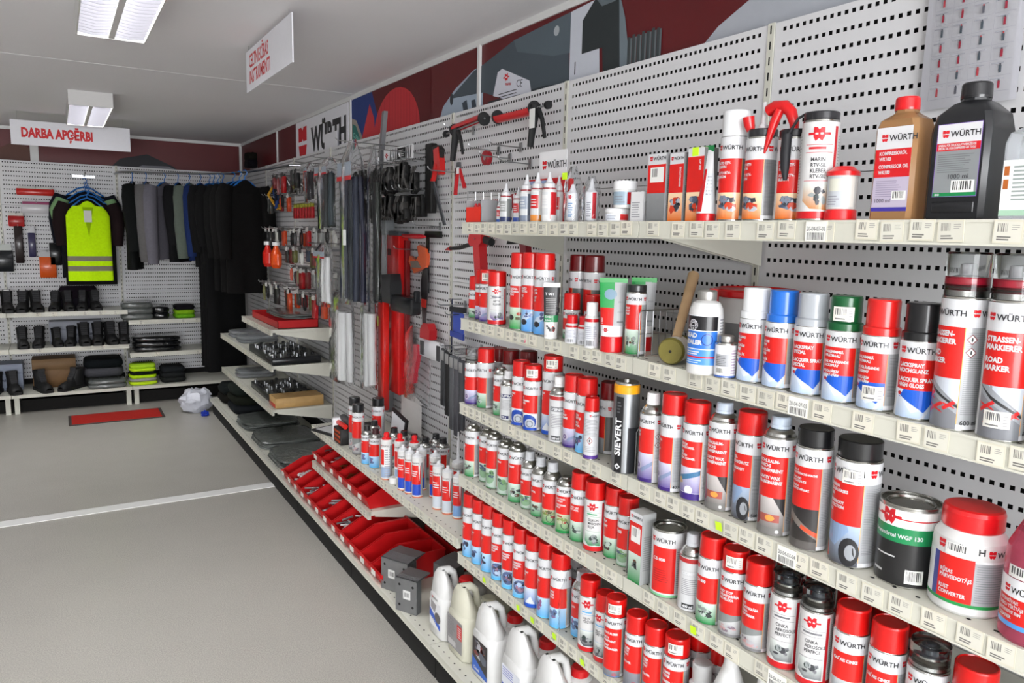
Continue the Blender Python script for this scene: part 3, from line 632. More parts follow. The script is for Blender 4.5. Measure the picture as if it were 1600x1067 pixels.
can(Z3,2.275,.174,'dome',(190,190,190),N('green','TW','60',zr=(.36,.74),seed=25,ts=.012),'dome topped can without cap, red and green, on third shelf',x=-.42,r=.029,group=G3,turn=-40)
can(Z3,2.207,.173,'small',(214,214,216),lambda A,r,hb: art_hahn(A,r,hb,1,'175 g','SUPRA',(34,36,92),(34,36,92)),'pale can with dark blue SUPRA band beside the dome topped can',x=-.43,r=.030,group=G3,turn=-15)
can(Z3,2.126,.221,'full',CR,N('bluewheel','SPRAY','500',zr=(.36,.72),seed=26),'red capped can with blue wheel picture, left of the pair',x=-.43,r=.0315,group=G3,turn=-25)
can(Z3,2.052,.219,'full',CR,N('bluewheel','IT','BREMSEN','REIN',zr=(.36,.72),seed=27),'blue wheel can with barcode and neon sticker on its cap',x=-.43,r=.0315,group=G3,turn=-25,sticker='cap')
can(Z3,1.978,.260,'full',CR,N('bluepic','SPRAY','500','ML',zr=(.33,.71),seed=28),'tallest red capped can on third shelf with blue foot and sticker',x=-.402,group=G3,turn=-35,sticker='cap')
can(Z3,1.896,.206,'nozzle',(236,236,236),lambda A,r,hb: art_hahn(A,r,hb,2,'500 ml','ZINK',(120,122,126)),'silver can with white nozzle and black volume box on third shelf',x=-.432,r=.031,group=G3,turn=-5)
can(Z3,1.824,.225,'full',CR,N('purple','AIR','SPRAY','BREMSE',zr=(.36,.70),seed=29),'red capped can with purple disc picture left of the blue footed can',x=-.428,r=.0315,group=G3,turn=-28)
can(Z3,1.757,.227,'full',CR,N('lblue','AUTO','TĪRĪTĀJS','','START','MOTOR',zr=(.36,.72),seed=30),'red capped can with light blue foot behind the slim white can',x=-.428,r=.0315,group=G3,turn=-35)
can(Z3,1.700,.181,'full',CR,lambda A,r,hb: art_slim(A,r,hb),'slim white can with red cap and purple foot ring',x=-.452,r=.022,group=G3,turn=-10,caph=.04)
can(Z3,1.722,.216,'full',(110,10,14),N('grey',zr=(.3,.7),seed=31,side=(100,98,96)),'can coloured dark for shade behind the slim white can',x=-.368,r=.0315,group=G3,turn=-80)  # shade is put into the cap and side colours
can(Z3,1.464,.239,'nozzle',(236,236,238),N('purple','SPRAY','AERO',zr=(.44,.80),seed=32,hazard=True,side=(214,214,216)),'silver shouldered can with white nozzle and hazard diamonds',x=-.432,r=.0325,group=G3,turn=-45)
can(Z3,1.384,.252,'full',CR,N('purple','BOSCHA','SPRAY','','TURBO',zr=(.38,.72),seed=33,extra='400 ml'),'red capped can with purple foot reading 400 ml',x=-.432,r=.0325,group=G3,turn=-55)
can(Z3,1.309,.246,'full',CR,N('pipe','TĪRĪTĀJS','BREMŽU DIESEL','','PURE','TĪRĪTĀJS','DIESEL CLEANER',zr=(.44,.78),ts=.0072,seed=34,side=(216,216,218)),'red capped can with violet pipe picture and white circle',x=-.425,r=.0335,group=G3,turn=-30)
can(Z3,1.230,.260,'small',(186,198,214),N('cavity','HOHLRAUM-','WACHS','TRANSPARENT','','CAVITY WAX','TRANSPARENT',zr=(.40,.82),ts=.0098),'cavity wax can with pale blue nozzle, left of two',x=-.418,r=.034,group='cavity wax cans',turn=-28,caph=.045)
can(Z3,1.154,.254,'full',CR,N('fender','UNTER-','BODENSCHUTZ','','UNDERBODY','COAT',zr=(.40,.78),seed=35,extra='500 ml'),'red capped underbody can with silver blue car fender',x=-.408,r=.0345,group=G3,turn=-48,sticker=None)
can(Z3,1.064,.263,'small',(186,198,214),N('cavity','HOHLRAUM-','WACHS','TRANSPARENT','','CAVITY WAX','TRANSPARENT',zr=(.40,.82),ts=.0098),'cavity wax can with pale blue nozzle, right of two',x=-.422,r=.036,group='cavity wax cans',turn=-22,caph=.045)
can(Z3,.976,.258,'open',(18,18,20),N('darkcar','VOG- A','SCHUTZWACHS-WACHS','','STEIN-UND','SPRITZ-SCHUTZ','','VERRE- A','KUNSTSTOFFHARZ',zr=(.42,.82),ts=.0062),'black capped can with dark car picture beside the cavity wax',x=-.42,r=.037,group=G3,turn=-28,caph=.04)
can(Z3,.884,.255,'open',(18,18,20),N('fender','ĶERMEŅA','AIZSARGVASKS','WAX','','UNDERBODY','PROTECTION','WAX',zr=(.40,.80),ts=.0088,seed=36),'wide black capped underbody wax can with barcode sticker',x=-.405,r=.0435,group=G3,turn=-38,caph=.04,sticker=.86)
# ---- fourth shelf
can(Z4,2.484,.207,'dome',(190,190,190),N('green','SPRAY',zr=(.36,.72),seed=40,extra='500 ml'),'capless can with grey side and green foot, leftmost on fourth shelf',x=-.418,group=G4,turn=-48)
can(Z4,2.400,.206,'dome',(190,190,190),N('palegreen','SPRAY',zr=(.42,.76),seed=41),'capless can with pale green picture, second on fourth shelf',x=-.402,r=.031,group=G4,turn=-30)
can(Z4,2.326,.212,'dome',(190,190,190),N('palegreen','ROST',zr=(.42,.78),seed=42),'capless can with pale green picture, third on fourth shelf',x=-.414,r=.031,group=G4,turn=-40)
can(Z4,2.247,.201,'dome',(190,190,190),N('palegreen','SPRAY',zr=(.40,.76),seed=43),'capless can with small dark teal square, fourth on fourth shelf',x=-.41,r=.032,group=G4,turn=-22)
can(Z4,2.166,.210,'dome',(190,190,190),N('green','TUNAP',zr=(.38,.76),seed=44),'capless can with deep green foot ring, fifth on fourth shelf',x=-.412,r=.033,group=G4,turn=-15)
can(Z4,2.088,.200,'nozzle',(196,198,202),N('palegreen','MUFA',zr=(.36,.72),seed=45),'can with small grey cap, leftmost of three with grey caps',x=-.41,r=.031,group='grey capped cans on the fourth shelf',turn=-30)
can(Z4,2.013,.201,'nozzle',(196,198,202),N('green','TE','MOTOR',zr=(.36,.72),seed=46),'can with small grey cap, middle of three with grey caps',x=-.415,r=.031,group='grey capped cans on the fourth shelf',turn=-30)
can(Z4,1.936,.205,'nozzle',(196,198,202),N('bike','TUV',zr=(.36,.72),seed=47),'grey capped can with bicycle wheel picture on fourth shelf',x=-.42,r=.0325,group='grey capped cans on the fourth shelf',turn=-22)
can(Z4,1.858,.180,'dome',(190,190,190),N('bike','DRY CHAIN','ÖLSPRAY','','TROCKENES','SPRAY',zr=(.42,.80),seed=48,ts=.0074),'capless can with motorcycle picture and white brand band',x=-.42,r=.0325,group=G4,turn=-14)
can(Z4,1.783,.217,'full',CR,N('green','HAFT- UND','FETT A SPR',zr=(.40,.72),seed=49,ts=.0074),'red capped can with green foot left of the white badge can',x=-.417,r=.0325,group=G4,turn=-18)
can(Z4,1.707,.211,'full',CR,O('SILIKON','MASCHIN','EĻĻA',tint=(70,160,110),low=(24,120,66),seed=3),'white badge can with red stripe and green mower picture',x=-.42,r=.0335,group=G4,turn=-2)
can(Z4,1.638,.211,'full',CR,N('green','SPRAY','','GRAFIT',zr=(.40,.76),seed=50),'red capped can behind the white badge can towards the divider',x=-.40,r=.0315,group=G4,turn=-35)
can(Z4,1.573,.204,'full',CR,N('palegreen','T/400',zr=(.36,.76),seed=51,ts=.012),'red capped can marked T/400 at the wire divider on fourth shelf',x=-.405,r=.0305,group=G4,turn=-32)
can(Z4,1.300,.197,'nozzle',(206,210,216),lambda A,r,hb: art_hahn(A,r,hb,3,'400 ml','COMPEX',(196,198,200)),'silver can with pale nozzle and 400 ml box on fourth shelf',x=-.425,r=.031,group=G4,turn=0)
can(Z4,1.229,.220,'full',CR,N('green','CU 800',zr=(.34,.72),seed=52,ts=.011),'red capped can with deep green engine foot beside the silver can',x=-.43,r=.0325,group=G4,turn=-25)
can(Z4,1.160,.212,'full',CR,N('metal','RUST STOP','GRUNTSKRĀSA','GRI PELĒKA',zr=(.36,.76),seed=53,ts=.0085),'red capped grey primer can with barcode sticker on its cap',x=-.425,r=.0325,group=G4,turn=-18,sticker='cap')
can(Z4,1.089,.210,'full',CR,N('metal','RUST','GRUNTSKRĀSA','BRUNA','STOP PRIMER',zr=(.36,.76),seed=54,ts=.008),'red capped primer can left of the two clear capped zinc cans',x=-.425,r=.0325,group=G4,turn=-30)
for yy, lb in ((1.012,'clear capped zinc can with red stripe, left of two'),(.936,'clear capped zinc can with red stripe, right of two')):
    can(Z4,yy,.216,'clear',(60,66,76),O('CINKA','AEROSOLS','PERFECT',tint=(110,110,116),low=(110,114,116),seed=5,dark=(50,50,54)),lb,x=-.425,r=.034,group='clear capped zinc cans',turn=0,caph=.05)
can(Z4,.860,.205,'full',CR,N('zinc','','GAIŠAIS CINKS',zr=(.36,.74),seed=55,ts=.009),'red capped light zinc can, left of two beside the clear capped pair',x=-.415,r=.0345,group=G4,turn=-8)
can(Z4,.785,.203,'full',CR,N('zinc','','GAIŠAIS CINKS',zr=(.36,.74),seed=56,ts=.009),'red capped light zinc can, right of two by the grey clear cap',x=-.41,r=.0345,group=G4,turn=-20)
can(Z4,.708,.200,'clear',(60,66,76),N('zinc',zr=(.36,.74),seed=57),'clear capped silver shouldered can at the lower right picture corner',x=-.405,r=.036,group=G4,turn=-10,caph=.05)
can(Z4,.628,.195,'full',CR,N('zinc',zr=(.36,.74),seed=58),'red capped can in the lower right picture corner',x=-.40,r=.037,group=G4,turn=-10)
# ---- fifth shelf
for k, (yy, hh, pc, tl, ll) in enumerate(((2.470,.252,'lblue',-35,('','SPRAY','500')),(2.395,.253,'lblue',-35,('','SPRAY','500')),(2.320,.258,'lblue',-45,('','SPRAY','500')),(2.244,.254,'globe',-20,('BREMSEN-','REINIGER','SPRAY')),(2.168,.253,'globe',-15,('BREMSEN-','REINIGER','SPRAY')),(2.093,.249,'globe',-12,('BREMSEN-','REINIGER','SPRAY')),(2.014,.252,'bluepic',-25,('','SPRAY','ML')),(1.935,.256,'lblue',-35,('','SPRAY','500','ML')),(1.860,.250,'lblue',-22,('','SPRAY','KLIMA','SPRAY')))):
    lb = ('red capped can with light blue foot, leftmost on the fifth shelf','second light blue footed can from left on the fifth shelf','third light blue footed can from left on the fifth shelf','round blue globe picture can, leftmost of three on the fifth shelf','round blue globe picture can, middle of three on the fifth shelf','round blue globe picture can, rightmost of three on the fifth shelf','red capped can with pale grey blue foot right of the globe cans','red capped can with dark motorbike on light blue foot','red capped can partly covered by a crumpled clear bag')[k]
    can(Z5,yy,hh,'full',CR,N(pc,*ll,zr=(.36,.70),seed=60+k),lb,x=-.43,r=.0325,group=G5,turn=tl)
can(Z5,1.782,.212,'nozzle',(206,206,210),N('lblue','','KLIMA',zr=(.42,.74),seed=70),'silver necked can standing inside a crumpled clear bag',x=-.405,r=.031,group=G5,turn=-20)
can(Z5,1.706,.228,'full',CR,O('VELO','TĪRĪTĀJS',tint=(90,170,220),low=(60,60,70),seed=7),'taller white badge can with red stripe on fifth shelf',x=-.428,r=.0325,group=G5,turn=0)
can(Z5,1.634,.210,'full',CR,O('VELO','TĪRĪTĀJS',tint=(90,170,220),low=(60,60,70),seed=8),'shorter white badge can with red stripe on fifth shelf',x=-.425,r=.031,group=G5,turn=-25)
can(Z5,1.564,.233,'full',CR,N('greypic','','SPRAY KLEBER','','SPRAY','PERMANENT','','SPRAY','GLASREINIGER',zr=(.13,.82),seed=71,ts=.0085),'red can with barcode sticker on cap beside the bay joint, fifth shelf',x=-.443,r=.0315,group=G5,turn=-20,sticker='cap')
can(Z5,1.488,.215,'full',CR,N('greypic','TREIBA','SĀTĀS','SPRAY','M','','SPRAYER',zr=(.32,.80),seed=72),'red capped grey footed can, first right of the bay joint',x=-.43,r=.0315,group=G5,turn=-25)
can(Z5,1.420,.213,'full',CR,N('greypic','TREIBA','SĀTĀS','SPRAY','M','','SPRAYER',zr=(.32,.80),seed=73),'red capped grey footed can, second right of the bay joint',x=-.42,r=.0325,group=G5,turn=-25)
can(Z5,1.347,.216,'full',CR,N('greypic','GUMMI','PFLEGE','','RUBBER CARE',zr=(.32,.80),seed=74,ts=.010),'red can with sticker on cap left of the blue cleaner bottle',x=-.412,r=.0345,group=G5,turn=-22,sticker='cap')
ORD = ('first','second','third','fourth','fifth','sixth','seventh','eighth','ninth','tenth','eleventh','twelfth','thirteenth')
for k, yy in enumerate((2.46,2.38,2.30,2.22,2.14,2.06,1.98,1.90,1.82,1.50,1.42,1.34,1.26)):
    can(Z5,yy,.25 if yy > 1.7 else .215,'full',CR,N('lblue',zr=(.36,.7),seed=90),ORD[k]+' red capped can from left in the shaded second row, fifth shelf',x=-.335,r=.0325,group='second row of the fifth shelf',turn=-30)
for k, yy in enumerate((1.24,1.16,1.08,1.0,.92,.84,.76)):
    can(Z4,yy,.21,'full',CR,N('metal',zr=(.36,.76),seed=91),ORD[k]+' red capped can from left in the shaded second row, fourth shelf',x=-.33,r=.0325,group='second row of the fourth shelf',turn=-30)
# ================================================================ other goods on the right hand shelves
def barcode_patch(A, a, z, w=.03, h=.018):
    A.rect(a,a+w,z,z+h,(236,236,232)); A.barcode(a+w*.08,a+w*.9,z+h*.2,z+h*.92,(50,50,50),10)
def lathe_thing(name, label, cat, x, y, z, parts, group=None, rz=0):
    t = thing(name, label, cat, (x,y,z+.0005), rz, group)
    for pn, prof, col, m, n in parts: MB().lathe(prof, n, col).build(pn, m, t)
    return t
def facing(x, y, turn=0): return math.atan2(-y, -1.754-x)+math.radians(turn)
mat('bottle_amber', (196,150,104), 0.22, var=0.05, trans=0.55, ior=1.2)
mat('bottle_cloudy', (226,224,206), 0.4, var=0.04, trans=0.25, ior=1.2)
mat('liquid_pink', (206,96,122), 0.12, var=0.03, trans=0.65, ior=1.25)
mat('black_plastic', (26,27,30), 0.3, var=0.1, scale=20)
mat('clear_soft', (232,236,240), 0.16, var=0.02, trans=0.85, ior=1.15)

# ---- top shelf
t = thing('display_box', 'open orange red cardboard box with four red capped bottles', 'box', (-.455,2.385,Z1+.0005))
b = MB(); b.col = (224,44,26); w, d, h = .115, .07, .055
b.box((0,0,0),(d,w,.002)); b.box((0,0,0),(.002,w,h)); b.box((d-.002,0,0),(d,w,h*1.5)); b.box((0,0,0),(d,.002,h*1.45),(150,150,152)); b.box((0,w-.002,0),(d,w,h*1.45),(150,150,152))
b.build('carton', 'print_matt', t)
for k in range(4): MB().lathe([(.009,.003),(.009,.045),(.006,.05),(.006,.062),(.003,.07)], 14, (206,16,30)).build('red_bottle', 'cap_plastic', t, (.03,.02+k*.025,0))
def drip_bottle(y, h, r, art, label, x=-.425, body=WH, tip=WH, hb=None):
    """squeeze bottle with screw collar and pointed dropper tip"""
    t = thing('dropper_bottle', label, 'bottle', (x,y,Z1+.0005), 0, 'dropper bottles on the top shelf'); hb = hb or h*.66
    MB().lathe([(r*.94,0),(r,.003),(r,hb-.006),(r*.9,hb)], 26, body).build('body', 'white_plastic' if body == WH else 'cap_plastic', t)
    MB().lathe([(r*.8,hb),(r*.8,hb+h*.1),(r*.5,hb+h*.13),(r*.26,hb+h*.22),(r*.16,h-.002),(.001,h)], 20, tip).build('dropper_tip', 'cap_plastic', t)
    MB().lathe([(r*.93,hb-.001),(r*.93,hb+.003)], 24, (150,30,40)).build('collar_ring', 'cap_plastic', t)
    A = Art(wrap(r+.0002, facing(x,y,-20)), step=r*.2); art(A, r, hb); A.build('label_print', t); return t
def dl(c1, c2, foot, txt=None):
    def f(A, r, hb):
        A.rect(-r*2.4,r*2.4,hb*.08,hb*.9,(210,212,214)); A.rect(-r*1.0,r*.5,hb*.42,hb*.82,c1); A.rect(r*.5,r*1.6,hb*.1,hb*.9,c2); A.rect(-r*2.4,r*2.4,hb*.04,hb*.22,foot); A.bars(-r*.8,r*.3,hb*.5,hb*.76,3,WH,.4,.3)
    return f
drip_bottle(2.300,.078,.013,dl((190,30,40),(200,204,210),(40,90,180)),'tiny red and blue dropper bottle beside the orange box')
drip_bottle(2.262,.133,.020,dl((150,152,150),(130,134,132),(60,70,110)),'white dropper bottle with grey label, nearest the orange box')
drip_bottle(2.205,.118,.017,dl((190,24,34),(120,122,124),(44,80,170)),'white dropper bottle with red and blue label',x=-.41)
drip_bottle(2.128,.155,.0225,dl((150,160,176),(110,118,132),(130,140,160)),'dropper bottle with blue grey label among the white tips')
drip_bottle(2.062,.158,.0225,dl((200,24,28),(226,226,224),(222,140,60)),'dropper bottle with red and orange label')
drip_bottle(1.995,.156,.0235,dl((226,226,226),(196,22,34),(230,230,230)),'white dropper bottle with a broad red stripe')
drip_bottle(2.030,.150,.019,dl((200,24,28),(210,210,210),(210,210,210)),'dropper bottle tucked behind the red striped one',x=-.365)
# card with the brand name behind the dropper bottles
t = thing('display_card', 'white brand card on a red and blue counter display behind dropper bottles', 'sign', (-.36,2.10,Z1))
b = MB(); b.box((0,-.10,.0),(.03,.12,.145),(206,34,36)); b.build('display_base', 'print_matt', t)
MB().box((.018,-.075,.145),(.020,.085,.235),(232,232,234)).build('brand_card', 'print_matt', t)
A = Art(flat((-.0005,.12,0),(0,-1,0),(0,0,1))); A.rect(0,.12,.03,.14,(90,120,180),(150,170,206)); A.rect(.12,.22,.09,.14,(190,24,30)); A.text('500 ML',.125,.10,.02,WH); A.build('base_print', t, 'print_matt')
A = Art(flat((.0175,.085,.145),(0,-1,0),(0,0,1))); A.brand(.02,.035,.022); A.build('card_print', t, 'print_matt')
def bag_mesh(w, h, d, seed, top=.75, puff=1.0):
    """crumpled clear sleeve, open sheet closed at the top"""
    rnd = random.Random(seed); rings = []; n = 18
    for k in range(9):
        u = k/8; sq = 1 if u < top else 1-(u-top)/(1-top)*.55; dz = (1 if u < top else 1-(u-top)/(1-top)*.92)
        rings.append([(d*dz*.5*math.sin(2*PI*j/n)*puff+rnd.uniform(-.003,.003), w*sq*.5*math.cos(2*PI*j/n)+rnd.uniform(-.003,.003), h*u+rnd.uniform(-.002,.002)*(k > 0)) for j in range(n)])
    return MB().loft(rings, caps=False)
for y, lb, body, sc in ((1.876,'bagged white and red tube with neon yellow sticker on the top shelf',(232,232,236),True),(1.783,'bagged white tube with pointed tip beside the neon stickered bag',(224,224,228),False)):
    t = thing('bagged_tube', lb, 'tube', (-.42,y,Z1+.0005), 0, 'tubes in clear bags')
    MB().lathe([(.017,.003),(.019,.006),(.019,.085),(.012,.092),(.008,.1),(.004,.125 if not sc else .112),(.001,.126 if not sc else .113)], 20, body).build('tube_body', 'cap_plastic', t)
    A = Art(wrap(.0192, facing(-.42,y,-15)), step=.004); A.rect(-.012,.012,.012,.082,(236,236,240)); A.rect(.008,.022,.01,.084,(190,24,40)) if not sc else A.badge(-.004,.074,.012); A.bars(-.01,.006,.016,.06,7,(90,140,190) if sc else (150,150,160)); A.build('label_print', t)
    bag_mesh(.056,.165 if sc else .13,.045,int(y*100)).build('clear_bag', 'bag', t)
    if sc: MB().box((-.028,-.006,.125),(-.0265,.018,.145),(206,248,40)).build('neon_sticker', 'print_matt', t)
def jar(x, y, z, r, h, lid, label, band, bandc, group=None):
    t = thing('jar', label, 'jar', (x,y,z+.0005), 0, group)
    MB().lathe([(r*.92,0),(r*.97,.002),(r,h*.66),(r*.98,h*.68)], 30, (232,233,236)).build('body', 'white_plastic', t)
    MB().lathe([(r*1.03,h*.68),(r*1.03,h-.003),(r*.98,h),(.001,h)], 30, lid).build('lid', 'cap_plastic', t)
    A = Art(lambda a, zz, l: ((r*(.97+.03*zz/(h*.66))+l+.0002)*math.cos(facing(x,y,-15)+a/r), (r*(.97+.03*zz/(h*.66))+l+.0002)*math.sin(facing(x,y,-15)+a/r), zz), step=r*.2)
    A.rect(-r*2.4,r*2.4,h*.12,h*.6,band); A.rect(r*.5,r*1.4,h*.14,h*.58,bandc); A.bars(-r*.7,r*.3,h*.2,h*.5,3,(140,146,156)); A.build('label_print', t); return t
jar(-.425,1.655,Z1,.0335,.036,(230,230,232),'flat white jar with red flame corner, lower of the stacked pair',(222,226,236),(200,40,40),'stacked white jars')
jar(-.42,1.632,Z1+.0365,.031,.073,(236,236,238),'tall white jar with red label, standing on the flat jar',(150,170,186),(196,24,30),'stacked white jars')
def carton(name, label, x0, y0, z, d, w, h, art, sidec, group=None, topc=None, rz=0, cat='box'):
    """upright carton; front face looks to -x, its left end at the larger y"""
    t = thing(name, label, cat, (x0,y0,z+.0005), rz, group); b = MB(); b.col = sidec
    b.box((0,-w,0),(d,0,h)); b.box((.001,-w+.001,h),(d-.001,-.001,h+.0006), topc or sidec); b.build('carton', 'print_matt', t)
    A = Art(flat((-.0002,0,0),(0,-1,0),(0,0,1))); art(A, w, h); A.build('front_print', t)
    A = Art(flat((0,-w-.0002,0),(1,0,0),(0,0,1))); A.bars(d*.15,d*.85,h*.2,h*.7,16,lerp(sidec,(80,80,80),.35),.4,.2); A.build('side_print', t); return t
def ctn(pic, lines, z0=.42, z1=.82, seed=1, brand=True, vert=None, sticker=False):
    def f(A, w, h):
        A.rect(0,w,0,h,WH); A.rect(0,w,h*z0,h*z1,RED); picture(A,pic,0,w,0,h*z0,seed)
        if brand: A.brand(w*.1,h*(z1+.06),w*.14)
        z = h*z1-.012
        for s in lines: A.text(s,w*.08,z,.007,WH); z -= .009
        if vert: A.text(vert, w*.72, h*z1-.008, .008, WH, rot=-PI/2)
        if sticker: A.rect(w*.15,w*.9,h*.58,h*.8,(236,236,232)); A.barcode(w*.25,w*.6,h*.66,h*.78,(90,90,90),6)
    return f
carton('carton','small white carton with fine print right of the white jars',-.445,1.575,Z1,.04,.05,.077,lambda A,w,h: (A.rect(0,w,0,h,(232,232,234)), A.bars(w*.1,w*.8,h*.15,h*.7,7,(150,150,156))),(214,214,216),'small cartons')
carton('carton','red carton with grey blob picture and barcode sticker on the top shelf',-.452,1.504,Z1,.045,.066,.168,ctn('grey',(),.42,.84,2,sticker=True),(150,150,152),'small cartons')
carton('carton','red carton with vertical lettering and orange engine foot',-.452,1.424,Z1,.045,.049,.164,ctn('engine',(),.42,.84,3,vert='DICHTMASSE'),(128,126,126),'small cartons')
t = carton('carton','red carton marked DP 300 with neon sticker on its top edge',-.452,1.362,Z1,.045,.053,.171,ctn('engine',(),.40,.88,4,brand=False,vert='DP 300'),(110,108,106),'small cartons',topc=(190,200,120))
MB().box((-.0012,-.034,.152),(0,-.014,.172),(206,248,40)).build('neon_sticker', 'print_matt', t)
# tapered tube standing on its red cap
t = thing('sealant_tube', 'silver white tube with green tip standing on red cap', 'tube', (-.44,1.306,Z1+.0005))
MB().lathe([(.0225,0),(.023,.002),(.023,.016),(.021,.018)], 26, (206,20,26)).build('cap', 'cap_plastic', t)
rings = []
for k in range(9):
    u = k/8; a, c = .0225*(1-u*.94), .0225*(1+u*.0-.42*u); zz = .018+.148*u; rings.append([(a*math.cos(2*PI*j/24), c*math.sin(2*PI*j/24), zz) for j in range(24)])
MB().loft(rings, (224,224,226)).build('tube_body', 'cap_plastic', t, smooth=60)
MB().box((-.0016,-.0135,.160),(.0016,.0135,.174),(30,130,70)).build('crimp', 'cap_plastic', t)
A = Art(lambda a, z, l: ((.0226*(1-(z-.018)/.148*.94)+l)*math.cos(facing(-.44,1.306,-10)+a/.0225), (.0226*(1-(z-.018)/.148*.42)+l)*math.sin(facing(-.44,1.306,-10)+a/.0225), z), step=.004)
A.rect(-.03,-.008,.022,.12,(200,20,28)); A.rect(-.004,.02,.05,.11,(210,214,218)); A.bars(-.002,.018,.06,.108,6,(140,140,150)); A.build('label_print', t)
# four tall sealant cans
def art_k(A, r, hb): art_new(A, r, hb, 'engine', ('AUTO RTV-','SILIKON','','AUTO RTV-','SILIKON'), zr=(.34,.74), seed=5, side=(126,126,128), ts=.008)
can(Z1,1.242,.245,'full',(228,230,232),art_k,'tall engine sealant can with a white cap on the top shelf',x=-.425,r=.0325,group='engine sealant cans',turn=-25,caph=.058)
can(Z1,1.165,.196,'open',(28,28,32),art_k,'engine sealant can with black collar and red nozzle handle',x=-.425,r=.0335,group='engine sealant cans',turn=-45,caph=.02)
can(Z1,1.086,.188,'open',(28,28,32),art_k,'engine sealant can behind the curved red trigger nozzle',x=-.418,r=.033,group='engine sealant cans',turn=-5,caph=.02)
def art_v(A, r, hb): art_old(A, r, hb, ('MARIN','RTV-SIL','KLEBER','RTV-SIL'), tint=(196,30,36), low=(190,120,60), seed=9)
can(Z1,1.014,.213,'open',(30,30,34),art_v,'white sealant can with red stripe and black lid on the top shelf',x=-.43,r=.0355,group='engine sealant cans',turn=10,caph=.02)
t = thing('applicator', 'small red nozzle handle with white spout on the sealant can', 'applicator', (-.425,1.165,Z1+.196))
MB().lathe([(.010,0),(.010,.01),(.005,.014),(.004,.058),(.001,.06)], 14, (226,226,228)).build('spout', 'cap_plastic', t); MB().tube([(-.016,.02,-.001),(-.020,.022,.012),(-.022,.024,.028)], [.009,.012,.013], 12, (200,22,26)).build('grip', 'cap_plastic', t)
t = thing('trigger_nozzle', 'curved red trigger nozzle with black hose on the sealant can', 'nozzle', (-.418,1.086,Z1+.188))
MB().tube([(-.012,.062,.046),(-.012,.045,.052),(-.012,.020,.050),(-.012,.004,.036),(-.012,-.006,.012),(-.012,-.008,-.012)], [.013,.0135,.013,.012,.010,.008], 12, (206,20,24)).build('trigger_body', 'cap_plastic', t, smooth=60)
MB().tube([(-.016,.030,.044),(-.020,.040,.018),(-.026,.048,-.022),(-.030,.052,-.045)], [.010,.010,.006,.002], 10, (206,20,24)).build('lever', 'cap_plastic', t, smooth=60)
MB().tube([(-.036,-.009,-.012),(-.038,-.010,-.05),(-.039,-.012,-.08),(-.038,-.014,-.105)], [.010,.0105,.009,.004], 10, (30,30,34)).build('hose', 'rubber', t, smooth=60)
MB().tube([(-.034,-.012,-.01),(-.030,-.030,.018),(-.028,-.048,.026),(-.024,-.06,.024)], .003, 8, (40,40,44)).build('link_strap', 'rubber', t)
# small clear jar with red lid and foot
t = thing('jar', 'small clear jar with red lid and foot beside the white sealant can', 'jar', (-.43,.955,Z1+.0005))
MB().lathe([(.029,0),(.030,.003),(.029,.02),(.026,.022)], 28, (214,30,34)).build('foot', 'cap_plastic', t); MB().lathe([(.027,.022),(.0275,.03),(.0275,.088),(.026,.09)], 28, (206,206,204)).build('body', 'cap_plastic', t)
MB().lathe([(.031,.086),(.031,.094),(.022,.100),(.018,.104),(.001,.104)], 28, (214,30,34)).build('lid', 'cap_plastic', t)
A = Art(wrap(.0277, facing(-.43,.955,-20)), step=.004); A.rect(-.03,.014,.026,.084,(190,194,200)); A.bars(-.02,.006,.03,.05,4,(150,150,160)); A.rect(-.018,.008,.056,.08,(214,214,200)); A.rect(.018,.034,.026,.084,(226,222,216)); A.build('label_print', t)
# oil bottles
def box_bottle(name, label, x0, y0, z, d, w, hb, h, neck, cap_h, m, capc, art, capm='cap_plastic', ch=.012, shoulder=.03):
    """rectangular bottle: front face to -x; x0,y0 = front left corner"""
    t = thing(name, label, 'bottle', (x0+d/2,y0-w/2,z+.0005), 0, 'rectangular oil bottles'); rings = []
    def ring(dx, dy, zz, c):
        a, b = dx/2, dy/2; return [(-a+c,-b,zz),(a-c,-b,zz),(a,-b+c,zz),(a,b-c,zz),(a-c,b,zz),(-a+c,b,zz),(-a,b-c,zz),(-a,-b+c,zz)]
    for kx, zz in ((.96,0),(1,.004),(1,hb-shoulder)): rings.append(ring(d*kx,w*kx,zz,ch*.6))
    rings.append(ring(d*.94,w*.9,hb-shoulder*.45,ch*.7)); n = neck
    rings.append(ring(max(n*2.1,d*.6),max(n*2.1,w*.55),hb-.004,ch*.6)); rings.append(ring(n*2,n*2,hb,n*.58)); rings.append(ring(n*2,n*2,hb+.008,n*.58))
    b = MB().loft(rings); b.build('body', m, t, smooth=35)
    MB().lathe([(n*1.12,hb+.004),(n*1.14,hb+.008),(n*1.1,hb+cap_h-.003),(n*1.0,hb+cap_h),(.001,hb+cap_h)], 32, capc, c=(0,0,0)).build('screw_cap', capm, t)
    A = Art(flat((-d/2-.0004,w/2,0),(0,-1,0),(0,0,1))); art(A, w, hb); A.build('label_print', t); return t
def a_oil(A, w, h):
    l, r_, b, t = .007, w-.006, .016, h*.86
    A.rect(l,r_,b,t,(186,176,196)); A.rect(l,r_,h*.66,t,(216,216,219)); A.brand(l+.010,h*.735,.0105); A.rect(l,r_,h*.40,h*.66,(206,22,30))
    for k, s in enumerate(('KOMPRESSORÖL','WK100','COMPRESSOR OIL','WK100')): A.text(s, l+.008, h*(.605-.052*k-(.018 if k > 1 else 0)), .0088, WH, squeeze=.8)
    A.bars(l+.006,r_-.01,h*.22,h*.38,8,(150,142,164),.35); A.text('1000 ml',l+.006,b+.016,.010,(50,46,60),bold=0); A.rect(l,r_,b,b+.007,(60,50,150)); barcode_patch(A,r_-.03,b+.02,.027,.016)
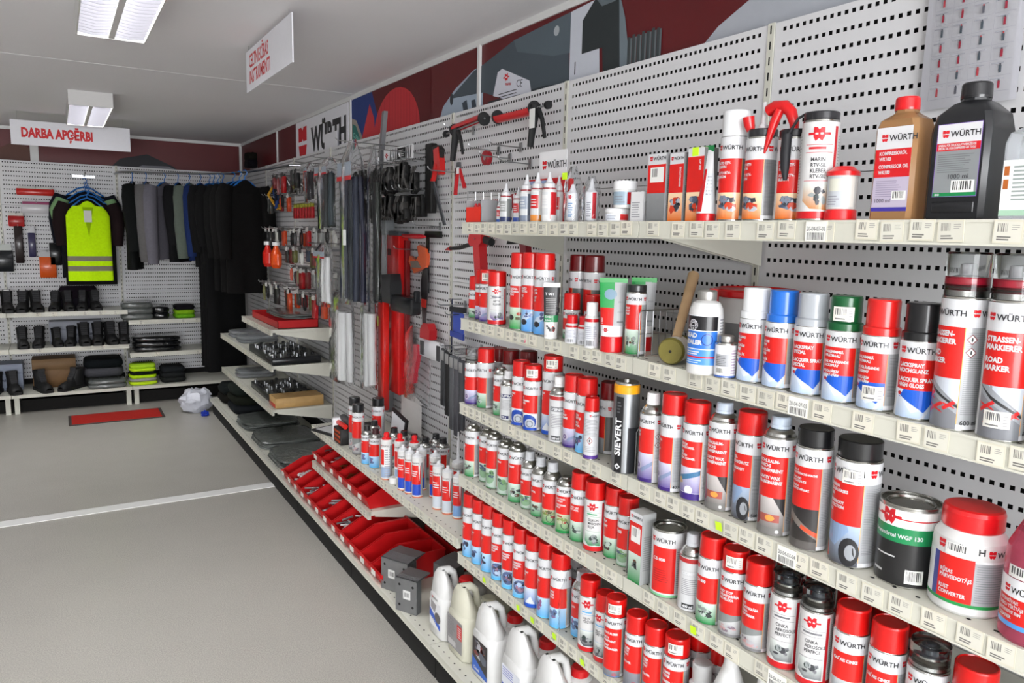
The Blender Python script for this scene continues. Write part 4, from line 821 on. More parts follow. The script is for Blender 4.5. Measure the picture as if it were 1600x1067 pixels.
def a_black(A, w, h):
    l, r_, b, t = .016, w-.012, h*.20, h*.80
    A.rect(l-.001,r_+.001,b-.001,t+.001,(120,90,170)); A.rect(l,r_,b,t,(134,138,140)); A.rect(l,r_,h*.645,t,(216,216,219)); A.brand(l+.008,h*.695,.0098); A.rect(l,r_,h*.58,h*.645,(206,22,30))
    A.text('SPEZIAL FÜR DRUCKLUFTWERKZEUGE',l+.003,h*.617,.005,WH,w=w*.62); A.text('SPECIAL OIL FOR COMPRESSED AIR TOOLS',l+.003,h*.592,.005,WH,w=w*.62)
    A.bars(l+.004,r_-.006,h*.40,h*.56,9,(110,114,116),.35); A.text('1000 ml',l+.024,h*.345,.011,(40,40,44),bold=0); barcode_patch(A,r_-.042,h*.23,.038,.02); A.rect(l,r_,b,b+.006,(20,130,70)); A.text('BIO',l+.004,b+.001,.005,WH)
box_bottle('oil_bottle','tan compressor oil bottle with red screw cap',-.455,.880,Z1,.062,.081,.192,.218,.0185,.027,'bottle_amber',(206,20,26),a_oil)
t = box_bottle('oil_bottle','large black pneumatic oil bottle with black screw cap',-.455,.776,Z1,.085,.100,.198,.226,.021,.03,'black_plastic',(24,24,27),a_black,capm='cap_plastic',shoulder=.05)
MB().rbox((-.0435,-.036,.012),(-.0415,.034,.030),.001,(20,20,23)).build('foot_panel', 'black_plastic', t)
def a_clear(A, w, h):
    A.rect(.004,w-.004,h*.1,h*.62,(232,236,234)); A.rect(.006,.014,h*.46,h*.56,(176,96,40)); A.rect(.006,.014,h*.32,h*.42,(176,96,40)); A.bars(.02,w-.01,h*.2,h*.58,9,(150,160,156)); A.rect(.004,w-.004,h*.04,h*.1,(170,206,180))
box_bottle('oil_bottle','clear bottle with white label cut by the right picture edge',-.452,.655,Z1,.07,.085,.150,.18,.017,.03,'clear_soft',(210,214,216),a_clear)
# printed sheet pinned above the oil bottles
t = thing('product_chart', 'white printed product chart with a neon sticker above the oil bottles', 'poster', (-.012,1.070,2.060)); t.scale = (.7,.7,.7)
b = MB(); n = 8; vs = []
for k in range(n+1):
    u = k/n; vs += [(-.012*math.sin(u*PI)-.004,-.30*u,0),(-.012*math.sin(u*PI)-.004-.0,-.30*u,.42)]
b.add(vs, [(2*k,2*k+1,2*k+3,2*k+2)[::-1] for k in range(n)] + [(2*k,2*k+1,2*k+3,2*k+2) for k in range(n)], (232,232,238)); b.build('sheet', 'print_matt', t, smooth=60)
A = Art(lambda a, z, l: (-.012*math.sin(a/.30*PI)-.0046-l, -a, z), step=.04)
A.brand(.19,.385,.012); A.bars(.03,.16,.36,.372,1,(200,60,70)); 
for j in range(7):
    for i in range(4):
        x0, z0 = .03+i*.063, .03+j*.046; A.rect(x0,x0+.060,z0,z0+.0006,(170,170,186)); A.rect(x0,x0+.0006,z0,z0+.043,(190,190,200)); A.bars(x0+.004,x0+.05,z0+.035,z0+.042,1,(170,170,180))
        c = random.choice(((150,40,60),(90,90,100),(170,60,70),(70,80,90))); A.rect(x0+.026,x0+.033,z0+.008,z0+.030,c); A.rect(x0+.0275,x0+.0315,z0+.030,z0+.035,random.choice(((170,40,50),(60,60,70))))
A.build('chart_print', t, 'print_matt'); MB().box((-.020,-.125,.37),(-.0185,-.09,.395),(206,248,40)).build('neon_sticker', 'print_matt', t)

# ---- second shelf: tubes, bottles, mallet, sealer
def flat_tube(name, label, x, y, z, h, r, caph, capc, art, bodyc, crimpc, crimp_up=True, turn=0, group=None):
    """squeeze tube on its cap: round below, flat crimped end above"""
    t = thing(name, label, 'tube', (x,y,z+.0005), facing(x,y,turn)-PI, group)
    MB().lathe([(r*.97,0),(r,.002),(r*.98,caph-.002),(r*.93,caph)], 28, capc).build('cap', 'cap_plastic', t)
    def prof(u, j): a = 2*PI*j/28; return (r*.95*(1-u*.95)*math.cos(a), r*.95*(1+u*.28)*math.sin(a), caph+(h-caph-.012)*u)
    rings = [[prof(k/8, j) for j in range(28)] for k in range(9)]
    MB().loft(rings, bodyc).build('tube_body', 'cap_plastic', t, smooth=60)
    w = r*.95*1.28; MB().box((-.0016,-w,h-.013),(.0016,w,h),crimpc).build('crimp', 'cap_plastic', t)
    def fn(a, zz, l):
        u = max(0,min(1,(zz-caph)/(h-caph-.012))); q = PI + a/r; rx, ry = r*.95*(1-u*.95)+l+.0003, r*.95*(1+u*.28)+l+.0003
        return (rx*math.cos(q), ry*math.sin(q), zz)
    A = Art(fn, step=r*.12); art(A, r, h, caph); A.build('label_print', t); return t
def a_dash(A, r, h, c):
    A.rect(-r*1.4,r*1.4,c,h*.3,(226,226,226)); A.rect(-r*1.4,r*1.4,h*.42,h-.014,(44,44,46)); A.rect(-r*1.4,r*1.4,h*.3,h*.42,(40,140,84)); A.text('DASH',-r*.9,h*.375,.009,WH); A.text('lubra',-r*.9,h*.315,.009,WH); A.text('T 001',-r*.9,h*.78,.011,WH); A.bars(-r*.8,r*1.1,h*.46,h*.74,9,(150,150,150),.35); scrap(A,-r,r,c+.004,h*.28,[(190,60,50),(120,40,40),(60,60,60)],8,3,.2)
flat_tube('sealant_tube','upright black tube with white crimp in front of the blue cans',-.452,1.925,Z2,.172,.021,.012,(232,232,232),a_dash,(40,40,42),(228,228,230))
def a_cu(A, r, h, c):
    A.rect(-r*1.4,r*1.4,c,c+.03,(236,236,238)); A.badge(-r*.6,c+.017,.012); A.rect(-r*1.4,r*.1,c+.03,h*.6,RED); A.rect(r*.1,r*1.4,c+.03,h-.012,(166,168,170)); A.rect(-r*1.4,r*.1,h*.6,h-.012,(40,150,76)); A.ell(-r*.2,h*.78,r*.5,h*.07,(120,150,170)); A.text('CU 1100',-r*.9,h*.30,.009,WH,rot=PI/2); A.bars(r*.4,r*1.2,h*.4,h*.8,3,(120,122,124),.2)
flat_tube('grease_tube','grey and green tube standing on a wide red cap',-.442,1.637,Z2,.204,.0315,.044,(206,18,24),a_cu,(150,152,154),(48,150,72))
flat_tube('grease_tube','green crimped tube tucked behind the black lidded can',-.345,1.622,Z2,.205,.029,.04,(206,18,24),a_cu,(60,150,90),(48,160,72))
def small_bottle(name, label, x, y, z, r, h, cap, art=None, body=(232,233,236), group=None):
    t = thing(name, label, 'bottle', (x,y,z+.0005), 0, group); hb = h*.72
    MB().lathe([(r*.95,0),(r,.002),(r,hb-.008),(r*.75,hb),(r*.6,hb+.002)], 26, body).build('body', 'white_plastic' if body[0] > 220 else 'cap_plastic', t)
    MB().lathe([(r*.78,hb-.002),(r*.8,h-.003),(r*.7,h),(.001,h)], 24, cap).build('cap', 'cap_plastic', t)
    A = Art(wrap(r+.0002, facing(x,y,-15)), step=r*.2); (art or (lambda A, r, hb: (A.rect(-r*2.5,r*2.5,hb*.8,hb*.9,(190,20,34)), A.rect(-r*2.5,r*2.5,hb*.06,hb*.76,(214,216,222)), A.bars(-r*.9,r*1.1,hb*.3,hb*.7,7,(160,162,176),.4), A.barcode(-r*.5,r*.6,hb*.08,hb*.24))))(A, r, hb); A.build('label_print', t); return t
small_bottle('glue_bottle','little white bottle with flat red cap beside its twin, left one',-.452,1.812,Z2,.0205,.084,(206,20,30),group='little white bottles')
small_bottle('glue_bottle','little white bottle with flat red cap, right one by the white sprayer',-.442,1.764,Z2,.0195,.085,(206,20,30),group='little white bottles')
small_bottle('glue_bottle','white sprayer bottle with white cap left of the wide red capped tube',-.455,1.712,Z2,.0205,.131,(236,236,238),group='little white bottles')
t = small_bottle('glue_bottle','slim bottle with a red nozzle standing behind the wire divider',-.30,1.40,Z2,.016,.19,(206,60,60),body=(196,180,196),group='little white bottles')
# mallet lying on its head
t = thing('mallet', 'wooden handled mallet with olive green round face', 'mallet', (-.455,1.388,Z2+.0355))
Mx = Matrix.Rotation(math.radians(-90),4,'Y') @ Matrix.Rotation(0,4,'Z')
Mh = Matrix.Rotation(math.radians(30),4,'Z') @ Matrix.Rotation(math.radians(90),4,'Y')
MB().lathe([(.030,.004),(.034,.012),(.034,.018)], 28, (112,104,44), M4=Mh).lathe([(.004,.0035),(.001,.003)], 8, (30,28,20), M4=Mh).build('striking_face', 'rubber', t)
MB().lathe([(.0335,.018),(.0335,.075),(.030,.08)], 28, (216,212,206), M4=Mh).build('head', 'rubber', t)
MB().lathe([(.034,.08),(.034,.092),(.029,.098)], 28, (112,104,44), M4=Mh).build('rear_face', 'rubber', t)
h0 = Vector((.045,.026,.028)); h1 = Vector((.215,.150,.180)); pts = [h0.lerp(h1,k/6) for k in range(7)]
MB().tube(pts, [.012,.0125,.013,.0135,.014,.015,.0165], 14, (196,164,126)).build('handle', 'wood', t, smooth=60)
# bead sealer
t = thing('sealer_bottle', 'large white bead sealer bottle with blue and black label', 'bottle', (-.448,1.278,Z2+.0005)); r = .0395; x, y = -.448, 1.278
MB().lathe([(r*.94,0),(r,.004),(r,.142),(r*.97,.154),(r*.8,.168),(r*.5,.174),(r*.46,.176)], 36, (236,236,236)).build('body', 'white_plastic', t); MB().lathe([(r*.55,.174),(r*.57,.178),(r*.57,.194),(r*.5,.197),(.001,.197)], 30, (180,178,174)).build('screw_cap', 'steel', t)
A = Art(wrap(r+.0002, facing(x,y,-22)), step=r*.16); q = r*1.15
A.rect(-q,q,.024,.140,(236,240,246)); A.rect(-q,q,.105,.138,(18,18,22)); A.rect(-q,q,.062,.103,(44,110,200)); A.rect(-q,q,.024,.060,(70,140,220)); A.rect(-q,q,.040,.044,(190,30,60))
for k in range(3): A.ring(-q*.35,.117,.007+.003*k,.0014,(230,230,236),20)
A.rect(-q*.8,q*.1,.1055,.116,(18,18,22)); A.text('tech tyres',-q*.72,.1135,.005,WH); A.ring(q*.45,.084,.014,.002,(20,50,130)); A.text('BEAD',-q*.86,.088,.0145,WH,bold=.05); A.text('SEALER',-q*.86,.072,.0145,WH,bold=.05); A.bars(-q*.8,q*.2,.048,.058,2,WH,.5); A.bars(-q*.8,q*.2,.028,.038,2,(200,220,240),.4)
A.rect(q*1.1,q*2.2,.03,.14,(224,224,226)); A.bars(q*1.15,q*2.1,.034,.136,14,(150,150,156)); A.build('label_print', t)
# bucket behind
t = thing('bucket', 'white bucket with a wide red lid behind the sealer bottle', 'bucket', (-.152,1.39,Z2+.0005)); r = .112
MB().lathe([(r*.84,0),(r*.86,.003),(r*.95,.165),(r*.98,.172)], 40, (226,227,230)).build('pail', 'white_plastic', t); MB().lathe([(r*1.0,.166),(r*1.02,.170),(r*1.02,.182),(r*.99,.186),(r*.9,.188),(r*.88,.184),(.001,.184)], 40, (204,20,26)).build('lid', 'cap_plastic', t)
A = Art(lambda a, z, l: ((r*(.87+.08*z/.165)+l+.0005)*math.cos(facing(-.152,1.39,5)+a/r), (r*(.87+.08*z/.165)+l+.0005)*math.sin(facing(-.152,1.39,5)+a/r), z), step=.012); A.brand(-.04,.115,.02); A.rect(-.1,.1,.03,.10,(120,120,122)); A.build('label_print', t)
# small metal can
t = thing('metal_can', 'small square labelled metal can between sealer bottle and white spray', 'can', (-.444,1.214,Z2+.0005)); r = .0245
MB().lathe([(r*.97,0),(r,.002),(r,.078),(r*.97,.081),(r*.9,.080),(r*.62,.083),(r*.6,.085)], 30, (190,190,188)).build('body', 'tin', t); MB().lathe([(r*.66,.084),(r*.68,.088),(r*.68,.096),(r*.62,.098),(.001,.098)], 24, (170,168,164)).build('screw_cap', 'steel', t)
A = Art(wrap(r+.0003, facing(-.444,1.214,-10)), step=.004); A.rect(-r*2.8,r*2.8,.003,.077,(228,228,232)); A.rect(-r*.9,r*.5,.028,.056,(160,162,166)); A.bars(-r*.8,r*.4,.03,.054,6,(110,112,116),.4); barcode_patch(A,-r*.8,.010,.022,.015); A.rect(-r*2.8,r*2.8,.003,.007,(60,100,180)); A.bars(r*.7,r*1.4,.012,.07,9,(170,150,176),.4); A.build('label_print', t)
# wire dividers
def wire_divider(y, z, x0, x1, h, n, label, loop=False):
    t = thing('wire_divider', label, 'divider', (0,y,z), 0, 'wire shelf dividers'); w = .0016
    if loop:
        MB().tube([(x0,0,0),(x0,0,h-.012),(x0+.006,0,h),(x1-.006,0,h),(x1,0,h-.012),(x1,0,0)], w*1.2, 8, (200,202,206)).build('wire_loop', 'wire', t)
    else:
        MB().tube([(x0,0,0),(x0,0,h-.008),(x0+.006,0,h),(x1-.006,0,h),(x1,0,h-.008),(x1,0,0)], w*1.2, 8, (200,202,206)).build('outer_wire', 'wire', t)
        for k in range(1,n): MB().tube([(x0+(x1-x0)*k/n,0,.002),(x0+(x1-x0)*k/n,0,h)], w*.8, 6, (200,202,206)).build('upright_wire', 'wire', t)
        for zz in (.004,h*.5): MB().tube([(x0,0,zz),(x1,0,zz)], w*.8, 6, (200,202,206)).build('cross_wire', 'wire', t)
wire_divider(1.522,Z2,-.442,-.09,.125,15,'chrome wire grid divider standing left of the mallet')
wire_divider(1.515,Z3,-.44,-.10,.128,8,'chrome wire divider right of the grey gas cylinder')
wire_divider(1.530,Z4,-.44,-.10,.128,8,'chrome wire divider left of the narrow carton on the fourth shelf')
wire_divider(2.515,Z3,-.44,-.10,.128,8,'chrome wire divider at the left end of the third shelf')
wire_divider(2.517,Z4,-.44,-.10,.128,8,'chrome wire divider at the left end of the fourth shelf')
wire_divider(2.513,Z5,-.44,-.10,.128,8,'chrome wire divider at the left end of the fifth shelf')
wire_divider(2.548,Z2-.0,-.36,-.10,.12,8,'chrome wire divider at the left end of the second shelf') if False else None
t = thing('wire_basket_side', 'wire grid side panel left of the orange display box', 'divider', (0,2.517,Z1))
MB().tube([(-.44,0,0),(-.44,0,.115),(-.14,0,.125),(-.14,0,0)], .002, 8, (190,192,196)).build('outer_wire', 'wire', t)
for k in range(1,9): MB().tube([(-.44+.0333*k,0,.002),(-.44+.0333*k,0,.116)], .0013, 6, (190,192,196)).build('upright_wire', 'wire', t)
# ---- third shelf: gas cylinder, black tin, white jar, pink bottle
t = thing('gas_cylinder', 'tall grey gas cylinder with yellow collar and vertical SIEVERT lettering', 'cylinder', (-.442,1.560,Z3+.0005)); r = .0352; x, y = -.442, 1.560
MB().lathe([(r*.9,0),(r,.004),(r,.222),(r,.2225)], 36, (146,149,152)).build('body', 'steel', t); MB().lathe([(r*1.003,.222),(r*1.003,.242),(r*.94,.246)], 36, (232,158,16)).build('collar', 'cap_plastic', t); MB().lathe([(r*.92,.243),(r*.92,.25),(r*.85,.253),(r*.3,.252),(r*.25,.259),(.001,.259)], 30, (150,150,146)).build('valve_top', 'tin', t)
A = Art(wrap(r+.0003, facing(x,y,-30)), step=.005); A.rect(-.0115,.0115,.004,.214,(20,20,24)); A.k += 60; A.text('SIEVERT',.0068,.052,.024,(236,236,238),rot=PI/2,w=.104,bold=.03); A.poly([(0,.012),(.009,.021),(0,.030),(-.009,.021)],WH); A.ell(0,.021,.003,.003,(20,20,24),8); A.bars(-.006,.006,.17,.205,4,(90,90,94)); A.rect(.026,.06,.004,.13,(34,36,40)); A.build('label_print', t)
def tin_can(name, label, x, y, z, r, h, art, lid=True, turn=-15):
    t = thing(name, label, 'tin', (x,y,z+.0005), 0, 'round lever lid tins')
    MB().lathe([(r*.97,0),(r,.002),(r,h-.004),(r*1.015,h-.003),(r*1.015,h),(r*.95,h),(r*.94,h-.006),(r*.8,h-.006),(r*.79,h-.003),(r*.74,h-.003),(r*.72,h-.007),(.001,h-.007)], 40, (150,148,144)).build('tin_body', 'tin', t)
    A = Art(wrap(r+.0003, facing(x,y,turn)), step=r*.14); art(A, r, h); A.build('label_print', t); return t
def a_tin(A, r, h):
    c = 2*PI*r; A.rect(-c/2,c/2,.004,h*.55,(26,26,28)); A.rect(-c/2,c/2,h*.55,h*.74,(20,130,76)); A.rect(-c/2,c/2,h*.74,h*.95,(236,236,236)); A.rect(-c/2,c/2,h*.835,h*.85,(190,30,40)); A.badge(-r*.55,h*.85,h*.19); A.text('Fügenmörtel WGF 130',-r*1.25,h*.61,r*.2,WH); A.bars(-r,-r*.2,h*.36,h*.40,1,(200,200,200)); A.bars(-r*1.1,-r*.6,h*.14,h*.2,1,(200,200,200)); barcode_patch(A,r*.15,h*.07,r*.6,h*.17)
tin_can('lever_tin','black tin with green band reading WGF 130',-.385,.783,Z3,.0535,.157,a_tin,turn=-8)
def a_cb(A, r, h):
    c = 2*PI*r; A.rect(-c/2,c/2,.006,h*.97,(212,213,215)); A.rect(-r*.75,r*.75,.014,h*.75,RED); A.text('CB 800',-r*.65,h*.55,r*.26,WH); A.bars(-r*.6,r*.5,h*.24,h*.44,6,(150,16,20),.35); A.rect(r*.75,r*2.4,.014,h*.75,(176,178,180)); A.bars(r*.82,r*1.6,.03,h*.72,18,(130,132,134),.35); A.rect(-c/2,c/2,.004,.010,(120,190,140)); A.brand(-r*.85,h*.82,r*.24)
tin_can('lever_tin','open topped metal tin with red panel reading CB 800',-.418,1.392,Z4,.0445,.182,a_cb,turn=-18)
t = thing('jar', 'white wide jar with red lid and red rust converter label', 'jar', (-.388,.668,Z3+.0005)); r = .059; x, y = -.388, .668
MB().lathe([(r*.93,0),(r,.006),(r,.118),(r*.97,.132),(r*.82,.146),(r*.78,.148)], 40, (236,236,238)).build('body', 'white_plastic', t); MB().lathe([(r*.80,.147),(r*.83,.150),(r*.83,.176),(r*.79,.183),(r*.7,.185),(.001,.185)], 40, (206,18,24)).build('lid', 'cap_plastic', t)
A = Art(wrap(r+.0003, facing(x,y,-12)), step=r*.12); q = r*.62
A.rect(-r*2.4,r*2.4,.018,.104,(236,237,240)); A.rect(-q-.012,-q,.024,.104,(60,70,140)); A.rect(-q,q*.62,.024,.104,RED); A.rect(q*.62,r*1.9,.024,.100,(160,162,166)); A.rect(-r*2.4,r*2.4,.018,.024,(30,140,70)); A.bars(q*.72,r*1.7,.03,.098,16,(130,132,136),.35)
for k, s in enumerate(('RŪSAS','PĀRVEIDOTĀJS','','RUST','CONVERTER')): A.text(s,-q*.88,.072-.0098*k,.0098,WH,squeeze=.8)
A.brand(-q*1.1,.115,.012); A.brand(r*.72,.112,.0105); A.k += 12; A.rect(-q*.7,q*.7,.106,.128,(230,230,226)); A.barcode(-q*.6,q*.2,.114,.126,(60,60,60),10); A.build('label_print', t)
def spray_bottle_lower(name, label, x, y, z, r, h, m, art):
    t = thing(name, label, 'bottle', (x,y,z+.0005))
    MB().lathe([(r*.92,0),(r,.006),(r,h*.5),(r*.96,h*.58),(r*.7,h*.7),(r*.42,h*.82),(r*.36,h*.9),(r*.36,h*.95)], 36).build('body', m, t); MB().lathe([(r*.42,h*.93),(r*.44,h*.96),(r*.42,h),(.001,h)], 24, (200,20,28)).build('cap', 'cap_plastic', t)
    A = Art(wrap(r+.0003, facing(x,y,-20)), step=r*.14); art(A, r, h); A.build('label_print', t); return t
def a_rim(A, r, h):
    A.rect(-r*1.3,r*1.9,.026,.108,(236,238,242)); A.rect(-r*1.0,r*1.6,.034,.076,RED); A.rect(-r*1.3,r*1.9,.026,.034,(80,150,220)); A.brand(-r*.7,.084,.010); A.k += 12
    for k, s in enumerate(('INTENSĪVAIS','DISKU TĪRĪTĀJS','INTENSIVE RIM','CLEANER')): A.text(s,-r*.85,.067-.009*k,.0075,WH,squeeze=.85)
    A.rect(-r*.6,r*.7,.110,.130,(230,230,228)); A.barcode(-r*.5,r*.1,.116,.128,(70,70,70),8)
spray_bottle_lower('rim_cleaner_bottle','pink rim cleaner bottle at the right edge of third shelf',-.408,.545,Z3,.052,.27,'liquid_pink',a_rim)
# ---- fourth shelf carton, fifth shelf bottles
carton('carton','narrow carton with green foot and white sticker on the fourth shelf',-.462,1.500,Z4,.048,.050,.196,ctn('green',(),.42,.86,6,sticker=True,vert='NR 51'),(160,162,162),'small cartons',topc=(206,206,204))
t = small_bottle('cleaner_bottle','silver shouldered cleaner bottle with blue label and grey cap',-.405,1.262,Z5,.0315,.180,(176,176,176),lambda A,r,hb: (A.rect(-r*2.6,r*2.6,.01,hb*.56,(50,110,180)), A.rect(-r*2.6,r*2.6,hb*.56,hb*.78,(176,26,34)), A.text('TRAX',-r*.6,hb*.62,.014,(30,30,34)), A.text('CLEANER',-r*1.0,hb*.40,.014,WH,bold=.05)),body=(190,190,190))
for yy, lb in ((1.172,'white bottle with narrow neck right of the blue cleaner bottle'),(1.07,'white bottle with broad red collar, lower right on fifth shelf'),(.975,'white bottle behind the number tag on the fifth shelf'),(.88,'white bottle at the far right of the fifth shelf')):
    spray_bottle_lower('white_bottle',lb,-.405,yy,Z5,.042,.27,'white_plastic',lambda A,r,h: (A.rect(-r*.9,r*1.2,.02,.11,(226,228,234)), A.rect(-r*.6,r*.8,.04,.08,RED)))
# crumpled clear bag around the silver necked can
t = thing('clear_bag', 'crumpled clear plastic bag over two cans on the fifth shelf', 'bag', (-.418,1.80,Z5+.001)); bag_mesh(.125,.215,.082,77,.6).build('bag_film', 'bag', t, smooth=30)
# ---- canisters on the base deck
def canister(label, y0, y1, x0, depth, h, m, capc, art, cap=True):
    """jerry can: narrow label face to the aisle (-x), handle running along x, spout towards the wall side"""
    w = y1-y0; t = thing('canister', label, 'canister', (x0,y0,ZB+.0015), 0, 'plastic canisters on the base deck'); d = depth
    def ring(xa, xb, z, c, yy=0): return [(xa+c,yy,z),(xb-c,yy,z),(xb,c+yy,z),(xb,w-c-yy,z),(xb-c,w-yy,z),(xa+c,w-yy,z),(xa,w-c-yy,z),(xa,c+yy,z)]
    hs = h*.64
    MB().loft([ring(.006,d-.006,0,.02,.004),ring(0,d,.008,.022),ring(0,d,hs*.93,.022),ring(.004,d-.004,hs*.98,.026,.006),ring(.02,d-.02,hs,.02,.018)]).build('tank', m, t, smooth=50)
    # broad shoulder rising on the aisle side carries the handle, which slopes down to the lower spout
    ym = w/2
    def sr(xa, xb, z, hw): c = hw*.35; return [(xa+c,ym-hw,z),(xb-c,ym-hw,z),(xb,ym-hw+c,z),(xb,ym+hw-c,z),(xb-c,ym+hw,z),(xa+c,ym+hw,z),(xa,ym+hw-c,z),(xa,ym-hw+c,z)]
    MB().loft([sr(.004,d*.40,hs-.03,w*.49),sr(.004,d*.36,hs+.005,w*.47),sr(.006,d*.27,h*.78,w*.42),sr(.010,d*.21,h*.90,w*.34),sr(.016,d*.18,h*.96,w*.24),sr(.024,d*.14,h*.985,w*.16)]).build('shoulder', m, t, smooth=60)
    MB().tube([(d*.10,ym,h*.95),(d*.28,ym,h*.95),(d*.38,ym,h*.89),(d*.42,ym,h*.78),(d*.42,ym,hs-.005)], [.018,.016,.014,.013,.016], 12).build('handle', m, t, smooth=60)
    MB().lathe([(.044,hs-.012),(.040,hs+.002),(.027,hs+.012),(.025,hs+.02)], 26, c=(d*.66,ym,0)).build('spout', m, t, smooth=60)
    if cap: MB().lathe([(.030,hs+.010),(.031,hs+.013),(.0295,hs+.032),(.025,hs+.037),(.001,hs+.037)], 28, capc, c=(d*.66,ym,0)).build('screw_cap', 'cap_plastic', t)
    else: MB().lathe([(.026,hs+.016),(.027,hs+.022),(.020,hs+.024),(.001,hs+.023)], 24, (226,222,200), c=(d*.66,ym,0)).build('neck_plug', 'cap_plastic', t)
    A = Art(flat((-.0012,w,0),(0,-1,0),(0,0,1))); art(A, w, hs); A.build('label_print', t); return t
def a_c1(A, w, h): A.rect(.02,w-.02,h*.22,h*.80,(232,232,236)); A.poly([(.02,h*.42),(w-.02,h*.22),(w-.02,h*.34),(.02,h*.60)],(24,80,190)); A.ell(w*.68,h*.48,w*.2,h*.12,(90,84,84)); A.poly([(.03,h*.62),(w*.5,h*.55),(w*.6,h*.75),(.03,h*.8)],(150,146,148)); A.text('WÜRTH',w*.2,h*.36,.013,WH,rot=-.18); A.brand(w*.3,h*.86,.008)
def a_c2(A, w, h): A.rect(.012,w-.016,h*.16,h*.84,(140,138,140)); A.rect(w*.62,w-.018,h*.46,h*.76,RED); A.bars(w*.66,w-.024,h*.5,h*.74,5,WH,.4); A.rect(.02,w*.55,h*.2,h*.32,(190,188,190)); A.bars(.02,w*.5,h*.4,h*.8,12,(116,114,118),.35)
def a_c3(A, w, h): A.rect(.02,w-.02,h*.12,h*.82,(30,26,30)); scrap(A,.022,w-.022,h*.34,h*.8,[(120,40,40),(176,176,182),(60,50,56),(190,90,70),(90,96,110)],16,5,.25); A.poly([(.02,h*.12),(w-.02,h*.12),(w-.02,h*.2),(.02,h*.42)],(24,90,190)); A.text('Diesel',w*.22,h*.17,.016,WH)
def a_c4(A, w, h): A.rect(.02,w-.02,h*.12,h*.8,(226,230,240)); A.bars(.025,w-.05,h*.6,h*.78,4,(120,130,200),.4); A.poly([(.02,h*.12),(w-.02,h*.12),(w-.02,h*.3),(.02,h*.45)],(60,90,190))
CAN_H = .285
canister('white canister with red cap and blue sash label, farthest in the row',2.500,2.635,-.535,.21,CAN_H,'white_plastic',(206,20,26),a_c1)
canister('cloudy cream canister without cap and grey label',2.325,2.475,-.53,.22,CAN_H,'bottle_cloudy',(226,222,200),a_c2,False)
canister('white canister with red cap and dark engine label',2.135,2.285,-.525,.22,CAN_H+.008,'white_plastic',(206,20,26),a_c3)
t = canister('white canister with red cap and round neon sticker',1.925,2.08,-.52,.22,CAN_H+.012,'white_plastic',(206,20,26),a_c4)
MB().lathe([(.012,0),(.012,.0008)], 12, (206,248,40), c=(.03,.03,.1985)).build('neon_sticker', 'print_matt', t)
canister('white canister in the bottom picture edge, nearest in the row',1.735,1.89,-.52,.22,CAN_H+.012,'white_plastic',(206,20,26),a_c4)
canister('cream canister standing behind the capless cloudy one',2.30,2.44,-.285,.19,CAN_H-.02,'bottle_cloudy',(226,222,200),a_c2,False)
canister('grey white canister in shade under the fifth shelf',2.06,2.22,-.285,.19,CAN_H-.01,'bottle_cloudy',(226,222,200),a_c4,False)
canister('second grey white canister in shade under the fifth shelf',1.84,2.0,-.285,.19,CAN_H-.01,'bottle_cloudy',(226,222,200),a_c4,False)
# ================================================================ tools and goods in the middle bays
RX = Matrix.Rotation(math.radians(90),4,'X')
def wall_plate(poly, x, th, col, M4=None):
    """outline given in (y, z), thickness along x"""
    P = [(p[0], p[1]) for p in poly]
    a = sum(P[i][0]*P[(i+1)%len(P)][1]-P[(i+1)%len(P)][0]*P[i][1] for i in range(len(P)))
    if a < 0: P = P[::-1]
    n = len(P); return MB().add([(x,p[0],p[1]) for p in P]+[(x-th,p[0],p[1]) for p in P], [tuple(range(n)), tuple(range(2*n-1,n-1,-1))]+[(j,n+j,n+(j+1)%n,(j+1)%n) for j in range(n)], col)
HOOK = MB().tube([(-.002,0,0),(-.14,0,.004),(-.155,0,.012),(-.158,0,.022)], .0028, 8, (196,198,200)); HOOK.box((-.004,-.011,-.018),(-.001,.011,.022),(176,178,180)); HOOK_ME = HOOK.mesh('hook', 'wire')
HOOKL = MB().tube([(-.002,0,0),(-.26,0,.006),(-.275,0,.014),(-.278,0,.03)], .0028, 8, (196,198,200)); HOOKL.box((-.004,-.011,-.018),(-.001,.011,.022),(176,178,180)); HOOKL_ME = HOOKL.mesh('hook', 'wire')
def hook(y, z, label, long=False): return tag(link('peg_hook', HOOKL_ME if long else HOOK_ME, None, (-.004,y,z)), label, 'hook', 'chrome peg hooks')
for y, z, n in ((3.30,2.245,'chrome hook at the left end of the long caulking gun'),(3.48,2.06,'chrome hook carrying the red cutter'),(2.95,2.09,'chrome hook with the small red reel'),(2.78,2.055,'chrome hook below the upper caulking gun handle'),(3.05,2.13,'chrome hook between the two caulking guns'),(2.86,2.13,'chrome hook left of the brand card'),(3.66,1.79,'chrome hook above the dark steel square'),(3.92,1.66,'chrome hook above the orange saw'),(3.27,1.36,'chrome hook above the blue comb'),(3.36,1.40,'chrome hook left of the blue comb'),(4.34,1.60,'chrome hook beside the aluminium level'),(3.18,1.20,'chrome hook with the dark saw blades'),(3.10,1.20,'chrome hook beside the third shelf end')): hook(y, z, n)
